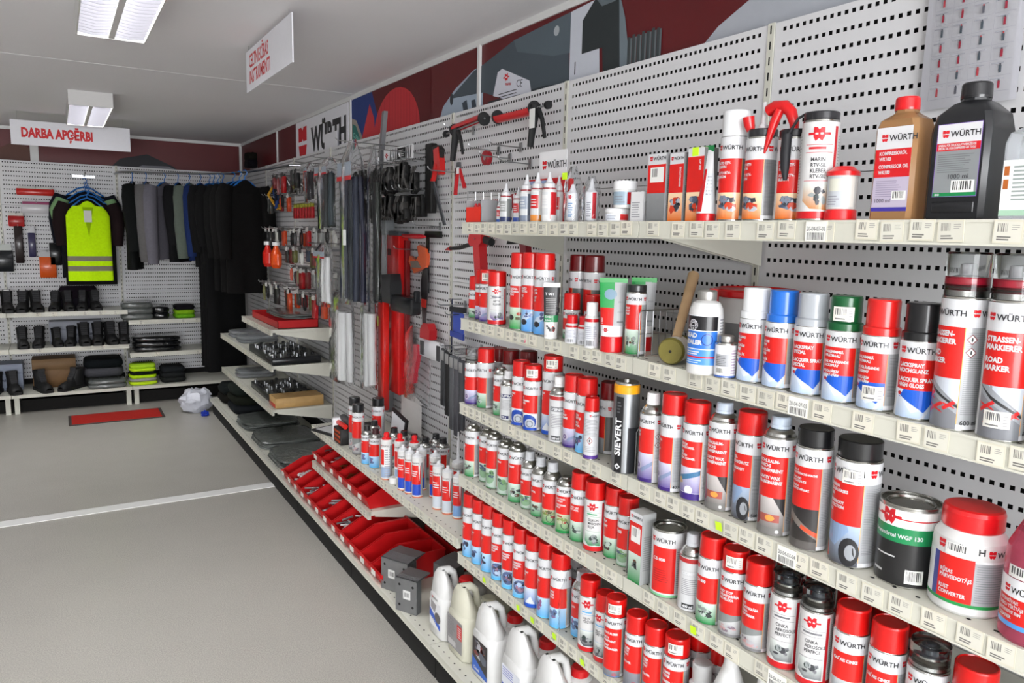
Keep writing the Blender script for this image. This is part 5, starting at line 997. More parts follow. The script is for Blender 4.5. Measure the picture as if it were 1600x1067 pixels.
# ---- caulking guns
def caulk_gun(label, y0, y1, z0, z1, x=-.11, handle=0.0, grip=.14):
    """half round red cradle running along y, plunger rod, end disc, black grip and trigger"""
    t = thing('caulking_gun', label, 'caulking gun', (x,y0,z0), 0, 'caulking guns'); v = Vector((0,y1-y0,z1-z0)); L = v.length; u = v.normalized(); n = Vector((0,-u.z,u.y))
    rings = []
    for k in (0,1):
        c = u*(L*(.12+.76*k)); rings.append([tuple(c + Vector((1,0,0))*.026*math.cos(a) - n*.026*math.sin(a)) for a in [PI*j/10 for j in range(11)]] + [tuple(c + Vector((1,0,0))*.022*math.cos(a) - n*.022*math.sin(a)) for a in [PI*j/10 for j in range(10,-1,-1)]])
    MB().loft(rings, (196,22,28)).build('cradle', 'cap_plastic', t)
    MB().tube([tuple(-u*.05), tuple(u*L*.9)], .0045, 8, (170,172,174)).build('plunger_rod', 'steel', t)
    for q, rr in ((L*.12,.03),(L*.88,.03)): MB().tube([tuple(u*(q-.004)), tuple(u*(q+.004))], rr, 20, (34,34,36)).build('end_disc', 'rubber', t)
    MB().tube([tuple(-u*.06), tuple(-u*.045)], .016, 14, (24,24,26)).build('pull_knob', 'rubber', t)
    b = u*L*.12
    MB().tube([tuple(b+Vector((0,-.012,.012))),tuple(b+Vector((0,-.004,-.03))),tuple(b+Vector((0,.012,-.085))),tuple(b+Vector((0,.024,-grip)))], [.024,.019,.016,.014], 12, (26,26,28), sx=.7).build('grip', 'rubber', t, smooth=60)
    MB().tube([tuple(b+Vector((0,-.03,-.008))),tuple(b+Vector((0,-.06,-.05))),tuple(b+Vector((0,-.082,-grip*.82)))], [.014,.011,.009], 10, (30,30,32), sx=.7).build('trigger', 'rubber', t, smooth=60)
    return t
caulk_gun('long red caulking gun with black grip, lower left of two',3.33,2.96,2.235,2.262)
t = caulk_gun('red caulking gun with white swing tag, upper right of two',2.60,2.99,2.262,2.262,x=-.075,grip=.15)
MB().box((-.035,-.01,-.085),(-.033,.028,-.01),(230,230,228)).build('swing_tag', 'print_matt', t)
# ---- red cutter, folding bevel, small pliers, reel
t = thing('pipe_cutter', 'red and black pipe cutter with open jaws above the grey V', 'cutter', (-.075,3.55,2.02))
wall_plate([(.03,.14),(.05,.17),(-.02,.175),(-.06,.15),(-.045,.10),(.0,.085),(.03,.10)],.012,.024,(30,28,28)).build('jaw', 'rubber', t); wall_plate([(.025,.155),(-.035,.165),(-.05,.10),(-.06,.03),(-.035,.025),(-.02,.08),(.015,.09)],.016,.03,(198,26,24)).build('handle', 'cap_plastic', t); wall_plate([(.02,.10),(.05,.02),(.07,.0),(.05,.0),(.0,.09)],.012,.022,(198,26,24)).build('handle', 'cap_plastic', t)
t = thing('folding_rule', 'grey steel folding rule hanging open as a V', 'ruler', (-.045,3.68,2.02))
wall_plate([(-.008,.0),(.012,.005),(.158,-.115),(.142,-.13)],0,.008,(150,154,158)).build('arm', 'steel', t); wall_plate([(-.016,.004),(.008,.0),(-.135,-.225),(-.16,-.222)],.009,.008,(140,144,150)).build('arm', 'steel', t)
t = thing('pliers', 'red handled pliers below the lower caulking gun', 'pliers', (-.10,3.26,2.07)); wall_plate([(.012,.02),(-.012,.02),(-.018,-.01),(.018,-.01)],.004,.012,(120,122,126)).build('jaw', 'steel', t); wall_plate([(.004,.0),(.030,-.06),(.042,-.13),(.028,-.132),(.014,-.06)],.006,.014,(196,26,34)).build('handle', 'cap_plastic', t); wall_plate([(-.004,.0),(-.036,-.05),(-.07,-.10),(-.055,-.105),(-.02,-.04)],.006,.014,(196,26,34)).build('handle', 'cap_plastic', t); MB().box((-.012,-.02,-.035),(-.010,.004,-.005),(226,226,228)).build('swing_tag','print_matt',t)
t = thing('reel', 'small dark red reel hanging right of the red pliers', 'reel', (-.10,2.99,2.09)); Mr = Matrix.Rotation(math.radians(-90),4,'Y'); MB().lathe([(.010,-.012),(.030,-.012),(.032,-.009),(.032,.009),(.030,.012),(.010,.012)], 24, (150,20,34), M4=Mr).build('rim', 'cap_plastic', t); MB().lathe([(.011,-.013),(.011,.013)], 16, (170,170,172), M4=Mr).build('hub', 'steel', t)
t = thing('glue_gun', 'dark red glue gun with black barrel behind the wire panel', 'glue gun', (-.10,2.72,1.90)); wall_plate([(.05,.02),(-.04,.03),(-.05,-.03),(.02,-.035),(.05,-.02)],.012,.028,(150,20,34)).build('body', 'cap_plastic', t); MB().tube([(0,.05,0),(0,.14,-.004),(0,.2,-.006)],[.008,.006,.002],10,(30,30,32)).build('barrel', 'rubber', t); MB().tube([(0,-.05,0),(0,-.10,-.005)],.012,10,(30,30,32)).build('tail', 'rubber', t); MB().tube([(.096,0,.03),(-.02,0,.034)],.003,6,(190,192,194)).build('hook','wire',t)
t = thing('heat_gun', 'red heat gun with long black nozzle under the top shelf', 'heat gun', (-.09,3.06,1.70)); wall_plate([(.06,.055),(.0,.075),(-.05,.06),(-.055,.02),(-.03,.0),(.05,.0),(.075,.02)],.02,.045,(190,26,34)).build('body', 'cap_plastic', t); wall_plate([(.03,.01),(-.03,.01),(-.055,-.16),(-.025,-.165),(.0,-.165)],.018,.04,(190,26,34)).build('handle', 'cap_plastic', t); MB().tube([(0,.07,.01),(0,.2,-.012),(0,.30,-.018)],[.011,.010,.009],12,(34,32,32)).build('nozzle', 'rubber', t); MB().tube([(0,.30,-.018),(0,.36,-.026)],[.011,.003],10,(190,26,34)).build('tip', 'cap_plastic', t); MB().tube([(0,-.05,.03),(0,-.11,.02)],.018,12,(26,26,28)).build('tail', 'rubber', t); wall_plate([(.05,.0),(.045,-.05),(.03,-.075),(.03,.0)],.006,.014,(26,26,28)).build('trigger', 'rubber', t); MB().tube([(.086,.0,.03),(-.03,.0,.034)],.003,6,(190,192,194)).build('hook','wire',t)
t = thing('glue_gun', 'dark red handled tool hanging under the top shelf bracket', 'glue gun', (-.10,2.66,1.70)); wall_plate([(.02,.04),(-.03,.04),(-.05,-.05),(-.01,-.06)],.012,.028,(120,24,34)).build('handle', 'cap_plastic', t); wall_plate([(.10,.055),(.02,.05),(.03,.02),(.12,.015)],.01,.024,(24,24,26)).build('body', 'rubber', t); MB().tube([(.096,.0,.035),(-.02,.0,.038)],.003,6,(190,192,194)).build('hook','wire',t)
# ---- packs of black shackles on two rows of hooks
t = thing('shackle_card', 'striped header card reading black on white above the black shackles', 'sign', (-.118,3.965,2.165)); MB().box((-.002,-.21,-.02),(0,.21,.055),(232,232,234)).build('card', 'print_matt', t)
A = Art(flat((-.0024,.21,-.02),(0,-1,0),(0,0,1)))
for k in range(12):
    if 4 < k < 9: continue
    A.poly([(.09+k*.026,.004),(.102+k*.026,.004),(.112+k*.026,.070),(.100+k*.026,.070)],(30,30,34))
A.rect(.21,.32,.008,.066,(20,20,22)); A.bars(.22,.30,.02,.06,4,(190,190,190)); A.badge(.045,.037,.03); A.build('card_print', t, 'print_matt')
rnd = random.Random(3)
PACK = []
for k in range(4):
    m = MB()
    for j in range(5):
        y0, z0 = rnd.uniform(-.035,.02), rnd.uniform(-.11,.0); m.rbox((-.02,y0,z0-.06),(.012,y0+rnd.uniform(.03,.05),z0),.004,rnd.choice(((24,23,22),(38,36,34),(52,50,48),(16,16,16))))
    for j in range(4): m.tube([(-.012,rnd.uniform(-.04,.04),-.14),(-.02,rnd.uniform(-.04,.04),-.08),(-.012,rnd.uniform(-.03,.03),-.02)], .0045, 6, (70,68,66))
    PACK.append(m.mesh('shackle_pack', 'rubber'))
n = 0
for zz, row in ((2.14,'upper'),(1.98,'lower')):
    for k in range(8):
        y = 4.46-k*.098; xx = -.15-.05*(k < 3)
        h = thing('shackle_pack', ('leftmost','second','third','fourth','fifth','sixth','seventh','rightmost')[k]+' pack of black shackles on the '+row+' hook row', 'tool pack', (xx,y,zz), 0, 'packs of black shackles')
        link('pack', PACK[(k+n) % 4], h, (0,0,-.012)); link('pack', PACK[(k+n+1) % 4], h, (.06,.01,-.016)); link('hook', HOOK_ME, h, (-xx-.06-.1,.0,0)) if False else MB().tube([(.10,0,0),(-.03,0,.002),(-.04,0,.012),(-.043,0,.024)],.0026,6,(206,208,210)).build('hook','wire',h)
    n += 2
MB().box((0,0,0),(.001,.001,.001))
t = thing('shackle_board', 'tall black backing board right of the shackle packs', 'panel', (-.02,3.70,1.86)); MB().rbox((-.035,-.03,0),(0,.05,.36),.004,(22,21,21)).rbox((-.05,.06,-.02),(-.012,.40,.10),.004,(14,14,14)).build('board', 'rubber', t)
# ---- tall bars and levels
t = thing('aluminium_bar', 'thin grey aluminium bar rising above the pegboard top', 'bar', (-.10,4.44,1.20)); v0, v1 = Vector((0,.08,0)), Vector((0,-.235,1.24))
MB().loft([[tuple(v0+Vector((a*.012,b*.016,0))) for a,b in ((-1,-1),(1,-1),(1,1),(-1,1))],[tuple(v1+Vector((a*.012,b*.016,0))) for a,b in ((-1,-1),(1,-1),(1,1),(-1,1))]],(146,147,150)).build('bar', 'steel', t)
t = thing('aluminium_level', 'pale grey aluminium level standing left of the red level', 'spirit level', (-.03,4.32,.66)); MB().rbox((-.05,-.075,0),(0,.045,1.17),.004,(168,172,176)).build('bar', 'steel', t); MB().rbox((-.056,-.085,1.08),(.0,.05,1.18),.004,(130,134,136)).build('end_cap', 'rubber', t)
for s in (-.02,.02): MB().lathe([(.011,0),(.011,.003)],14,(50,54,60),M4=Matrix.Translation((-.056,s,1.12)) @ Matrix.Rotation(math.radians(-90),4,'Y'),sy=1.0).build('screw_slot','rubber',t)
t = thing('spirit_level', 'tall red spirit level with green vial behind the black holder', 'spirit level', (-.025,4.13,.76)); MB().rbox((-.06,-.095,.05),(0,.085,.98),.004,(200,26,26)).build('frame', 'cap_plastic', t); MB().rbox((-.03,-.13,.15),(-.002,-.095,.95),.003,(120,24,26)).build('side_rail', 'cap_plastic', t)
MB().rbox((-.064,-.085,.62),(-.05,-.04,.71),.003,(176,186,96)).build('vial', 'cap_plastic', t); MB().rbox((-.062,.02,.86),(-.05,.075,.90),.003,(70,20,20)).build('window', 'rubber', t); MB().box((-.062,.04,.56),(-.0605,.08,.63),(230,230,230)).build('sticker', 'print_matt', t); MB().rbox((-.062,-.10,.975),(0,.06,1.0),.003,(60,64,70)).build('end_cap', 'rubber', t)
t = thing('spirit_level', 'second red level leaning lower down with a green vial', 'spirit level', (-.10,4.17,.70)); MB().rbox((-.04,-.03,0),(0,.06,.66),.004,(206,34,28)).build('frame', 'cap_plastic', t); MB().rbox((-.044,.045,.50),(-.03,.062,.56),.002,(170,176,80)).build('vial', 'cap_plastic', t)
t = thing('scriber', 'red pocket scriber held level beside the red spirit level', 'scriber', (-.07,4.0,1.735)); MB().tube([(0,0,0),(0,-.2,0),(0,-.26,0),(0,-.29,0)],[.013,.014,.011,.006],10,(196,24,36)).build('shaft', 'cap_plastic', t, smooth=60)
t = thing('grinder_guard', 'black plastic sander bodies clipped in front of the red level', 'sander', (-.13,3.93,1.36))
MB().loft([[(-.05,.29,.0),(.02,.29,.0),(.02,.0,.0),(-.05,.0,.0)][::-1],[(-.05,.29,.06),(.02,.29,.06),(.02,.0,.10),(-.05,.0,.10)][::-1],[(-.04,.22,.15),(.02,.22,.15),(.02,.02,.165),(-.04,.02,.165)][::-1]],(30,30,32)).build('upper_body', 'black_plastic', t, smooth=20); MB().rbox((-.04,-.27,-.04),(.02,.02,.05),.008,(26,26,28)).build('lower_body', 'black_plastic', t); MB().rbox((-.02,-.28,.03),(.01,-.25,.09),.005,(24,24,26)).build('latch', 'black_plastic', t); MB().rbox((-.06,.25,-.02),(.0,.33,.05),.006,(40,40,42)).build('foot_plate', 'black_plastic', t)
t = thing('hand_saw', 'hand saw with orange and grey grip and dark blade', 'saw', (-.05,3.80,1.23))
wall_plate([(.0,.0),(-.035,.0),(-.07,.24),(-.05,.36),(-.005,.36),(.03,.25)],.012,.003,(92,92,94)).build('blade', 'steel', t); wall_plate([(-.06,.34),(.10,.30),(.175,.36),(.165,.395),(.08,.37),(.04,.40),(.06,.45),(.03,.46),(-.05,.44),(-.07,.40)],.02,.02,(206,84,40)).build('grip', 'cap_plastic', t); wall_plate([(.0,.335),(.13,.33),(.15,.365),(.05,.372)],.026,.028,(120,112,104)).build('grip_inlay', 'rubber', t); wall_plate([(-.01,.37),(-.05,.37),(-.055,.43),(-.012,.425)],.03,.02,(214,206,214)).build('sticker', 'print_matt', t); wall_plate([(.012,.12),(-.045,.12),(-.05,.165),(.008,.165)],.016,.012,(206,50,40)).build('blade_guard', 'cap_plastic', t)
t = thing('steel_square', 'black steel square hanging from the panel seam', 'square', (-.03,3.76,1.43)); wall_plate([(.012,.0),(-.022,.0),(-.022,.33),(.012,.33)],0,.006,(40,38,40)).build('blade', 'steel', t); wall_plate([(.02,.30),(-.17,.30),(-.17,.335),(.02,.335)],.004,.014,(52,52,52)).build('stock', 'steel', t)
t = thing('spatula_comb', 'blue plastic toothed spatula set at the end of the second shelf', 'spatula', (-.08,3.30,1.26)); 
for k in range(4): wall_plate([(.055-.035*k,.0),(.028-.035*k,.0),(.028-.035*k,.11),(.055-.035*k,.115)],.01-.004*k,.006,(44,72,170)).build('blade', 'cap_plastic', t)
wall_plate([(.06,-.012),(-.08,-.02),(-.08,.012),(.06,.014)],.0,.01,(38,60,150)).build('handle_bar', 'cap_plastic', t); wall_plate([(.06,.11),(-.09,.115),(-.09,.14),(.06,.135)],.006,.02,(34,36,40)).build('header', 'rubber', t)
t = thing('tape_measure', 'dark red tape measure lying on top of the grey razor pack', 'tape measure', (-.06,3.68,1.19)); wall_plate([(.06,.0),(-.06,.0),(-.065,.05),(-.035,.085),(.02,.085),(.055,.05)],.02,.045,(176,20,30)).build('case', 'cap_plastic', t)
t = thing('blade_pack', 'white pack of grey blades under the dark red tape measure', 'tool pack', (-.05,3.64,1.085)); MB().rbox((-.02,-.14,0),(0,.16,.10),.003,(226,226,230)).build('pack', 'print_matt', t)
for k in range(6):
    MB().box((-.026,.10+.009*k-.02,.01),(-.02,.104+.009*k-.02,.085),(120,120,124)).build('blade', 'steel', t); MB().box((-.026,-.13+.007*k,.005),(-.02,-.126+.007*k,.085),(120,120,124)).build('blade', 'steel', t)
t = thing('scoop', 'pinkish red plastic scoop in a clear bag', 'scoop', (-.07,3.84,.90)); wall_plate([(.09,.0),(.045,.005),(.0,.12),(-.04,.18),(-.03,.24),(.03,.235),(.045,.18),(.04,.13)],.012,.02,(206,40,62)).build('scoop', 'cap_plastic', t); bag_mesh(.34,.42,.05,5,.85).build('clear_bag', 'bag', t, (-.0,-.03,-.08))
t = thing('pliers', 'chrome locking pliers with one red handle beside the red level', 'pliers', (-.06,4.02,.92)); wall_plate([(.06,.10),(.02,.10),(.015,.20),(.035,.235),(.06,.22)],.008,.018,(190,192,196)).build('jaw', 'steel', t); wall_plate([(.045,.10),(.02,.10),(-.02,.0),(.0,-.01)],.01,.02,(190,24,32)).build('handle', 'cap_plastic', t); wall_plate([(.075,.11),(.05,.11),(.05,.0),(.07,.0)],.008,.016,(176,178,182)).build('handle', 'steel', t)
for k, (y, z0, z1, c, n) in enumerate(((3.335,.90,1.19,(54,56,60),'dark grey saw blade pack, leftmost of the hanging row'),(3.285,.86,1.18,(26,26,28),'black saw blade pack, second of the hanging row'),(3.235,.80,1.17,(92,94,98),'grey saw blade pack, third of the hanging row'),(3.185,.78,1.17,(84,84,90),'grey saw blade pack, fourth of the hanging row'),(3.135,.82,1.16,(70,72,78),'grey saw blade pack, rightmost of the hanging row'))):
    t = thing('blade_sleeve', n, 'tool pack', (-.13,y,z0), 0, 'hanging saw blade packs'); MB().rbox((-.012,-.022,0),(.006,.022,z1-z0),.003,c).build('sleeve', 'rubber', t); MB().rbox((-.015,-.018,z1-z0-.06),(-.012,.018,z1-z0-.01),.001,(150,150,150)).build('header', 'print_matt', t)
    MB().tube([(.12,0,z1-z0+.01),(-.02,0,z1-z0+.012),(-.026,0,z1-z0+.02),(-.028,0,z1-z0+.032)],.0028,6,(196,198,200)).build('hook','wire',t)
t = thing('thin_rod', 'thin dark rod hanging beside the blade packs', 'rod', (-.06,3.40,1.13)); MB().tube([(0,0,0),(0,.0,.3)],.004,6,(40,42,60)).build('rod','steel',t); MB().tube([(.056,0,.296),(-.02,0,.298)],.003,6,(190,192,194)).build('hook','wire',t)
t = thing('paper_sheet', 'white leaflet standing at the foot of the pegboard', 'paper', (-.03,3.98,.60)); wall_plate([(.14,.0),(-.15,.0),(-.15,.18),(.14,.21)],0,.002,(226,224,222)).build('sheet','print_matt',t)
# ---- long sleeves with tubes in bay five
def sleeve_bundle(label, x, y, z, w, d, h, n, col, hdr, seed, rad=.012, tagc=None, body=None):
    """clear sleeve hung from a hook with a bundle of long strips inside"""
    rnd = random.Random(seed); t = thing('tube_sleeve', label, 'tube pack', (x,y,z), 0, 'hanging sleeves of tubes')
    for k in range(n):
        yy = -w/2+w*(k+.5)/n; xx = rnd.uniform(-d*.3,d*.3); rr = rad*rnd.uniform(.85,1.15)
        MB().tube([(xx,yy,0.01+rnd.uniform(0,.02)),(xx+rnd.uniform(-.004,.004),yy*.98,h*.5),(xx*.7,yy*.9,h*.9)], rr, 10, tuple(max(0,min(255,int(c+rnd.uniform(-8,8)))) for c in col)).build('tube', body or 'rubber', t)
    bag_mesh(w*1.18,h*1.16,d*1.3,seed,.86).build('clear_sleeve', 'bag', t)
    if hdr: MB().box((-d*.55-.003,-w*.5,h*.9),(-d*.55-.001,w*.5,h*1.0),(150,160,172)).box((-d*.55-.004,-w*.52,h*.875),(-d*.55-.002,w*.52,h*.905),(186,24,30)).build('header_card', 'print_matt', t)
    if tagc: MB().box((-d*.7,-w*.25,h*.42),(-d*.7+.0015,-w*.25+.05,h*.53),(230,230,230)).build('price_label', 'print_matt', t)
    MB().tube([(-x-.006,0,h*1.14),(-.08,0,h*1.15),(-.095,0,h*1.165)],.003,6,(180,182,184)).build('hook','wire',t)
    return t
sleeve_bundle('clear sleeve of dark grey tubes with red striped header, shorter one',-.35,4.47,1.765,.22,.09,.36,7,(44,46,50),True,21,.017)
sleeve_bundle('long clear sleeve of black shrink tubes with white price label',-.36,4.02,1.36,.22,.085,.76,7,(24,27,40),True,22,.018,True)
sleeve_bundle('thin clear sleeve of black strips far left of the sleeves',-.34,4.90,1.93,.07,.05,.22,3,(30,28,30),True,23,.009)
sleeve_bundle('black tube sleeve half behind the aluminium bar',-.31,3.83,1.38,.11,.05,.70,4,(18,18,20),False,24,.014)
sleeve_bundle('clear sleeve of milky white tubes with red stripe header',-.36,4.55,1.30,.22,.06,.33,7,(216,218,206),True,25,.015,None,'white_plastic')
sleeve_bundle('sleeve of cream foam strips reaching down to the shelf, wide one',-.22,4.66,.80,.34,.08,.50,6,(224,222,192),False,26,.031,None,'white_plastic')
sleeve_bundle('sleeve of cream foam strips beside the aluminium level, narrow one',-.20,4.22,.83,.15,.06,.50,3,(214,208,170),False,27,.026,None,'white_plastic')
# ---- small hanging goods in bays six and seven
for k in range(7):
    t = thing('paint_marker', 'dark red capped hanging pack, number %s from the left of seven' % ('one','two','three','four','five','six','seven')[k], 'tool pack', (-.10,6.14-k*.078,1.845), 0, 'row of dark red packs'); MB().rbox((-.012,-.028,0),(.01,.028,.085),.004,(166,16,28)).build('pack', 'cap_plastic', t); MB().rbox((-.010,-.026,.085),(.008,.026,.12),.003,(150,150,40)).build('header', 'print_matt', t); MB().tube([(.094,0,.11),(-.03,0,.112)],.003,6,(180,182,184)).build('hook','wire',t)
rnd = random.Random(9); HC = [('dark red',(160,22,28)),('dark grey',(52,53,52)),('silver grey',(150,152,150)),('orange',(190,66,30)),('black',(26,26,28)),('white',(206,206,200)),('maroon',(110,36,38)),('navy blue',(34,48,76)),('olive',(96,96,50)),('black',(22,22,24))]
def clutter_pack(name, c, w, h, kind, loc, label, group):
    t = thing(name, label, 'tool pack', loc, 0, group)
    if kind == 0: MB().rbox((-.014,-w,-h),(.012,w,-.02),.004,c).build('pack', 'cap_plastic', t)
    elif kind == 1:
        for q in (-.5,.5): MB().tube([(0,q*w*.6,-.015),(0,q*w*1.1,-h*.5),(0,q*w*.8,-h)],[.006,.009,.006],8,c).build('handle','cap_plastic',t)
    else:
        MB().tube([(0,w*.8*math.sin(2*PI*k/12),-h*.5+h*.42*math.cos(2*PI*k/12)) for k in range(13)],.007,6,c).build('loop','rubber',t)
    MB().box((-.015,-w*.8,-.024),(-.013,w*.8,.010),(206,206,204) if rnd.random() < .6 else (60,60,62)).build('header', 'print_matt', t)
    MB().tube([(-loc[0]-.006,0,.004),(-.04,0,.006),(-.05,0,.02)],.003,6,(180,182,184)).build('hook','wire',t)
def nth(k): return ('1st','2nd','3rd')[k] if k < 3 else '%dth' % (k+1)
rown = ('topmost','second','third','fourth','fifth','lowest')
for r_, (zz, ya, yb_, dx) in enumerate(((2.20,6.75,5.05,-.14),(2.04,7.0,6.25,-.12),(1.76,6.9,5.0,-.14),(1.62,6.1,4.95,-.20),(1.46,6.15,4.9,-.16),(1.30,6.9,4.95,-.20))):
    y = ya; k = 0
    while y > yb_:
        cn, cc = rnd.choice(HC); clutter_pack('hanging_pack', cc, rnd.uniform(.032,.046), rnd.uniform(.10,.16), rnd.choice((0,0,1,2)), (dx+rnd.uniform(-.03,.03),y,zz+rnd.uniform(-.01,.01)), 'small %s tool pack, %s from left in the %s far pegboard row' % (cn, nth(k), rown[r_]), 'small tool packs on the far pegboard'); y -= rnd.uniform(.092,.11); k += 1
for k, (y, n) in enumerate(((6.55,'bright orange plastic flask in clear pack, right one'),(6.85,'red and clear tube pack beside the orange flask'),(7.1,'red and white pack left of the orange flask'))):
    t = thing('orange_flask', n, 'flask', (-.16,y,1.43)); MB().lathe([(.06,0),(.085,.03),(.085,.12),(.05,.16),(.03,.19)],18,((232,80,16),(214,40,30),(206,30,30))[k],sx=.5).build('flask','cap_plastic',t); MB().lathe([(.032,.19),(.032,.22)],14,(230,230,230)).build('neck','cap_plastic',t)
t = thing('blue_harness', 'bundle of blue and yellow straps on the upper far pegboard', 'strap', (-.12,6.62,2.05))
for k in range(6): MB().tube([(rnd.uniform(-.04,.04),rnd.uniform(-.1,.1),.12),(rnd.uniform(-.06,.02),rnd.uniform(-.14,.14),.0),(rnd.uniform(-.04,.04),rnd.uniform(-.1,.1),-.12)],.012,8,((40,60,110),(30,34,44),(190,140,40))[k % 3]).build('strap','cloth',t)
t = thing('chain_bundle', 'row of grey metal chains on the upper pegboard', 'chain', (-.1,5.95,2.10)); m = MB()
for k in range(60): m.rbox((-.02+rnd.uniform(-.02,.02),-.38+rnd.random()*.76,-.06+rnd.random()*.12),(.0,-.36+rnd.random()*.72,.0),.001,(120,122,116)) if False else m.tube([(rnd.uniform(-.03,.02),-.4+k*.0135,rnd.uniform(-.07,.02)),(rnd.uniform(-.03,.02),-.4+k*.0135+.012,rnd.uniform(-.02,.07))],.006,5,(118+rnd.randint(-20,20),)*3)
m.build('chain','steel',t)
# ---- trays and boxes on the tool shelves
def bin_mesh(w, d, h, wall=.003):
    """stacking bin: low front lip to -x, sides slope up to the back; origin front right bottom, y to the left"""
    m = MB(); fh = h*.45
    def side(y0, y1):
        P = [(0,0),(d,0),(d,h),(d*.38,h),(0-.02,fh)]
        vs = [(p[0],y0,p[1]) for p in P]+[(p[0],y1,p[1]) for p in P]; n = 5
        m.add(vs, [tuple(range(n)), tuple(range(2*n-1,n-1,-1))]+[(j,n+j,n+(j+1)%n,(j+1)%n) for j in range(n)])
    side(.004,.004+wall); side(w-.004-wall,w-.004); m.box((0,.004,0),(d,w-.004,wall)); m.box((d-wall,.004,0),(d,w-.004,h))
    m.add([(0,.004,0),(0,w-.004,0),(-.02,w-.004,fh),(-.02,.004,fh),(wall,.004,0),(wall,w-.004,0),(-.02+wall,w-.004,fh),(-.02+wall,.004,fh)], [(0,3,2,1),(4,5,6,7),(3,7,6,2),(0,4,7,3),(1,2,6,5)])
    m.box((-.026,.001,fh-.008),(-.012,w-.001,fh+.004)); m.box((d*.38,.001,h-.006),(d,.006,h+.003)); m.box((d*.38,w-.006,h-.006),(d,w-.001,h+.003)); m.box((d-.006,.001,h-.006),(d+.003,w-.001,h+.003))
    return m
def heap(parent_loc, w, d, zh, n, cols, ln, rr, label, seed, m='steel'):
    rnd = random.Random(seed); q = MB()
    for k in range(n):
        x, y = rnd.uniform(.03,d-.03), rnd.uniform(.02,w-.02); z = zh*(.25+.75*rnd.random()); a = rnd.uniform(0,PI); l = ln*rnd.uniform(.6,1)
        q.tube([(x-l/2*math.cos(a),y-l/2*math.sin(a)*.5,z),(x+l/2*math.cos(a),y+l/2*math.sin(a)*.5,z+rnd.uniform(-.006,.01))], rr, 6, rnd.choice(cols))
    o = q.build('loose_fittings', m, None, parent_loc); tag(o, label, 'fittings', kind='stuff'); return o
BINL = bin_mesh(.145,.30,.125).mesh('bin_shell','red_bin',30); BINU = bin_mesh(.155,.34,.13).mesh('bin_shell','red_bin',30); CLIP = MB().box((-.028,.06,.035),(-.0265,.11,.06),(224,222,214)).mesh('card_label','print_matt',0)
ordn = ('first','second','third','fourth','fifth','sixth','seventh','eighth','ninth','tenth','eleventh','twelfth')
for k in range(12):
    y = 4.68-k*.148; x = -.555
    t = thing('stacking_bin', ordn[k]+' red stacking bin from the far end of the base deck row', 'bin', (x,y,ZB+.001), 0, 'red bins on the base deck'); link('bin_shell', BINL, t); link('card_label', CLIP, t)
for k in range(6):
    y = 4.345-k*.158
    t = thing('stacking_bin', ordn[k]+' red stacking bin from the far end of the raised shelf row', 'bin', (-.44,y,.336), 0, 'red bins on the raised shelf'); link('bin_shell', BINU, t); link('card_label', CLIP, t)
for k, cols, lb in ((1,[(226,222,206),(214,210,196)],'white plastic anchors heaped in the second base row bin'),(3,[(196,198,202),(150,152,156)],'chrome fittings in the fourth base row bin'),(5,[(186,188,192),(120,122,126)],'chrome strips in the sixth base row bin'),(7,[(150,152,156),(210,212,214)],'shiny fittings in the eighth base row bin')):
    heap((-.555,4.68-k*.148,ZB+.006),.142,.28,.075,46,cols,.09 if k > 1 else .06,.005 if k > 1 else .008,lb,k,'steel' if k > 1 else 'white_plastic')
for k, cols, lb in ((0,[(214,214,216),(190,190,194)],'clear plastic bits in the first raised bin'),(1,[(206,206,210)],'pale strips in the second raised bin'),(2,[(96,84,50),(130,110,60)],'brass coloured screws in the third raised bin'),(3,[(120,70,40),(150,60,40)],'brown screws in the fourth raised bin')):
    heap((-.44,4.345-k*.158,.342),.152,.31,.06,46,cols,.07,.004,lb,20+k,'steel')
# grey post shoes beside the bins
def post_shoe(label, loc, rz, w=.11, d=.12, n=8):
    """stack of grey bent steel brackets"""
    t = thing('bracket_stack', label, 'bracket', loc, rz, 'stacks of grey steel brackets')
    for k in range(n):
        o = k*.0075; m = MB(); m.col = (150,152,155)
        m.box((o,0,.0),(o+.004,w,.15)); m.box((o,0,.146+o*.12),(o+.07,w,.150+o*.12)); m.build('bracket','steel',t)
    for a_ in (.02,w-.02):
        for z_ in (.03,.12): MB().lathe([(.006,0),(.006,.0006)],10,(30,30,32),M4=Matrix.Translation((-.0008,a_,z_)) @ Matrix.Rotation(math.radians(90),4,'Y')).build('bolt_hole','rubber',t)
    A = Art(flat((-.0006,w,0),(0,-1,0),(0,0,1))); A.rect(.04,.078,.06,.10,(214,214,212)); A.barcode(.045,.072,.07,.09,(90,90,90),6); A.build('sticker', t, 'print_matt'); return t
post_shoe('large stack of grey steel brackets with white sticker beside the bins',(-.50,2.93,ZB+.002),math.radians(28),.15,.12,9)
post_shoe('small stack of grey steel brackets in front of the canisters',(-.535,2.75,ZB+.002),math.radians(30),.11,.1,5)
post_shoe('rear stack of grey steel brackets near the wall',(-.35,2.78,ZB+.002),math.radians(20),.12,.12,10)
q = MB()
for k in range(60): q.tube([(rnd.uniform(-.065,.065),rnd.uniform(-.18,.18),.07+rnd.random()*.07),(rnd.uniform(-.065,.065),rnd.uniform(-.18,.18),.07+rnd.random()*.07)],.006,5,(74,74,72))
o = q.build('loose_anchors','steel',None,(-.115,3.23,ZB+.01)); tag(o,'dark grey screw anchors piled in the box behind the brackets','fittings',kind='stuff')
t = thing('anchor_box','dark red open box under the pile of grey screw anchors','box',(-.19,3.03,ZB+.001)); m = MB(); m.col = (110,14,18)
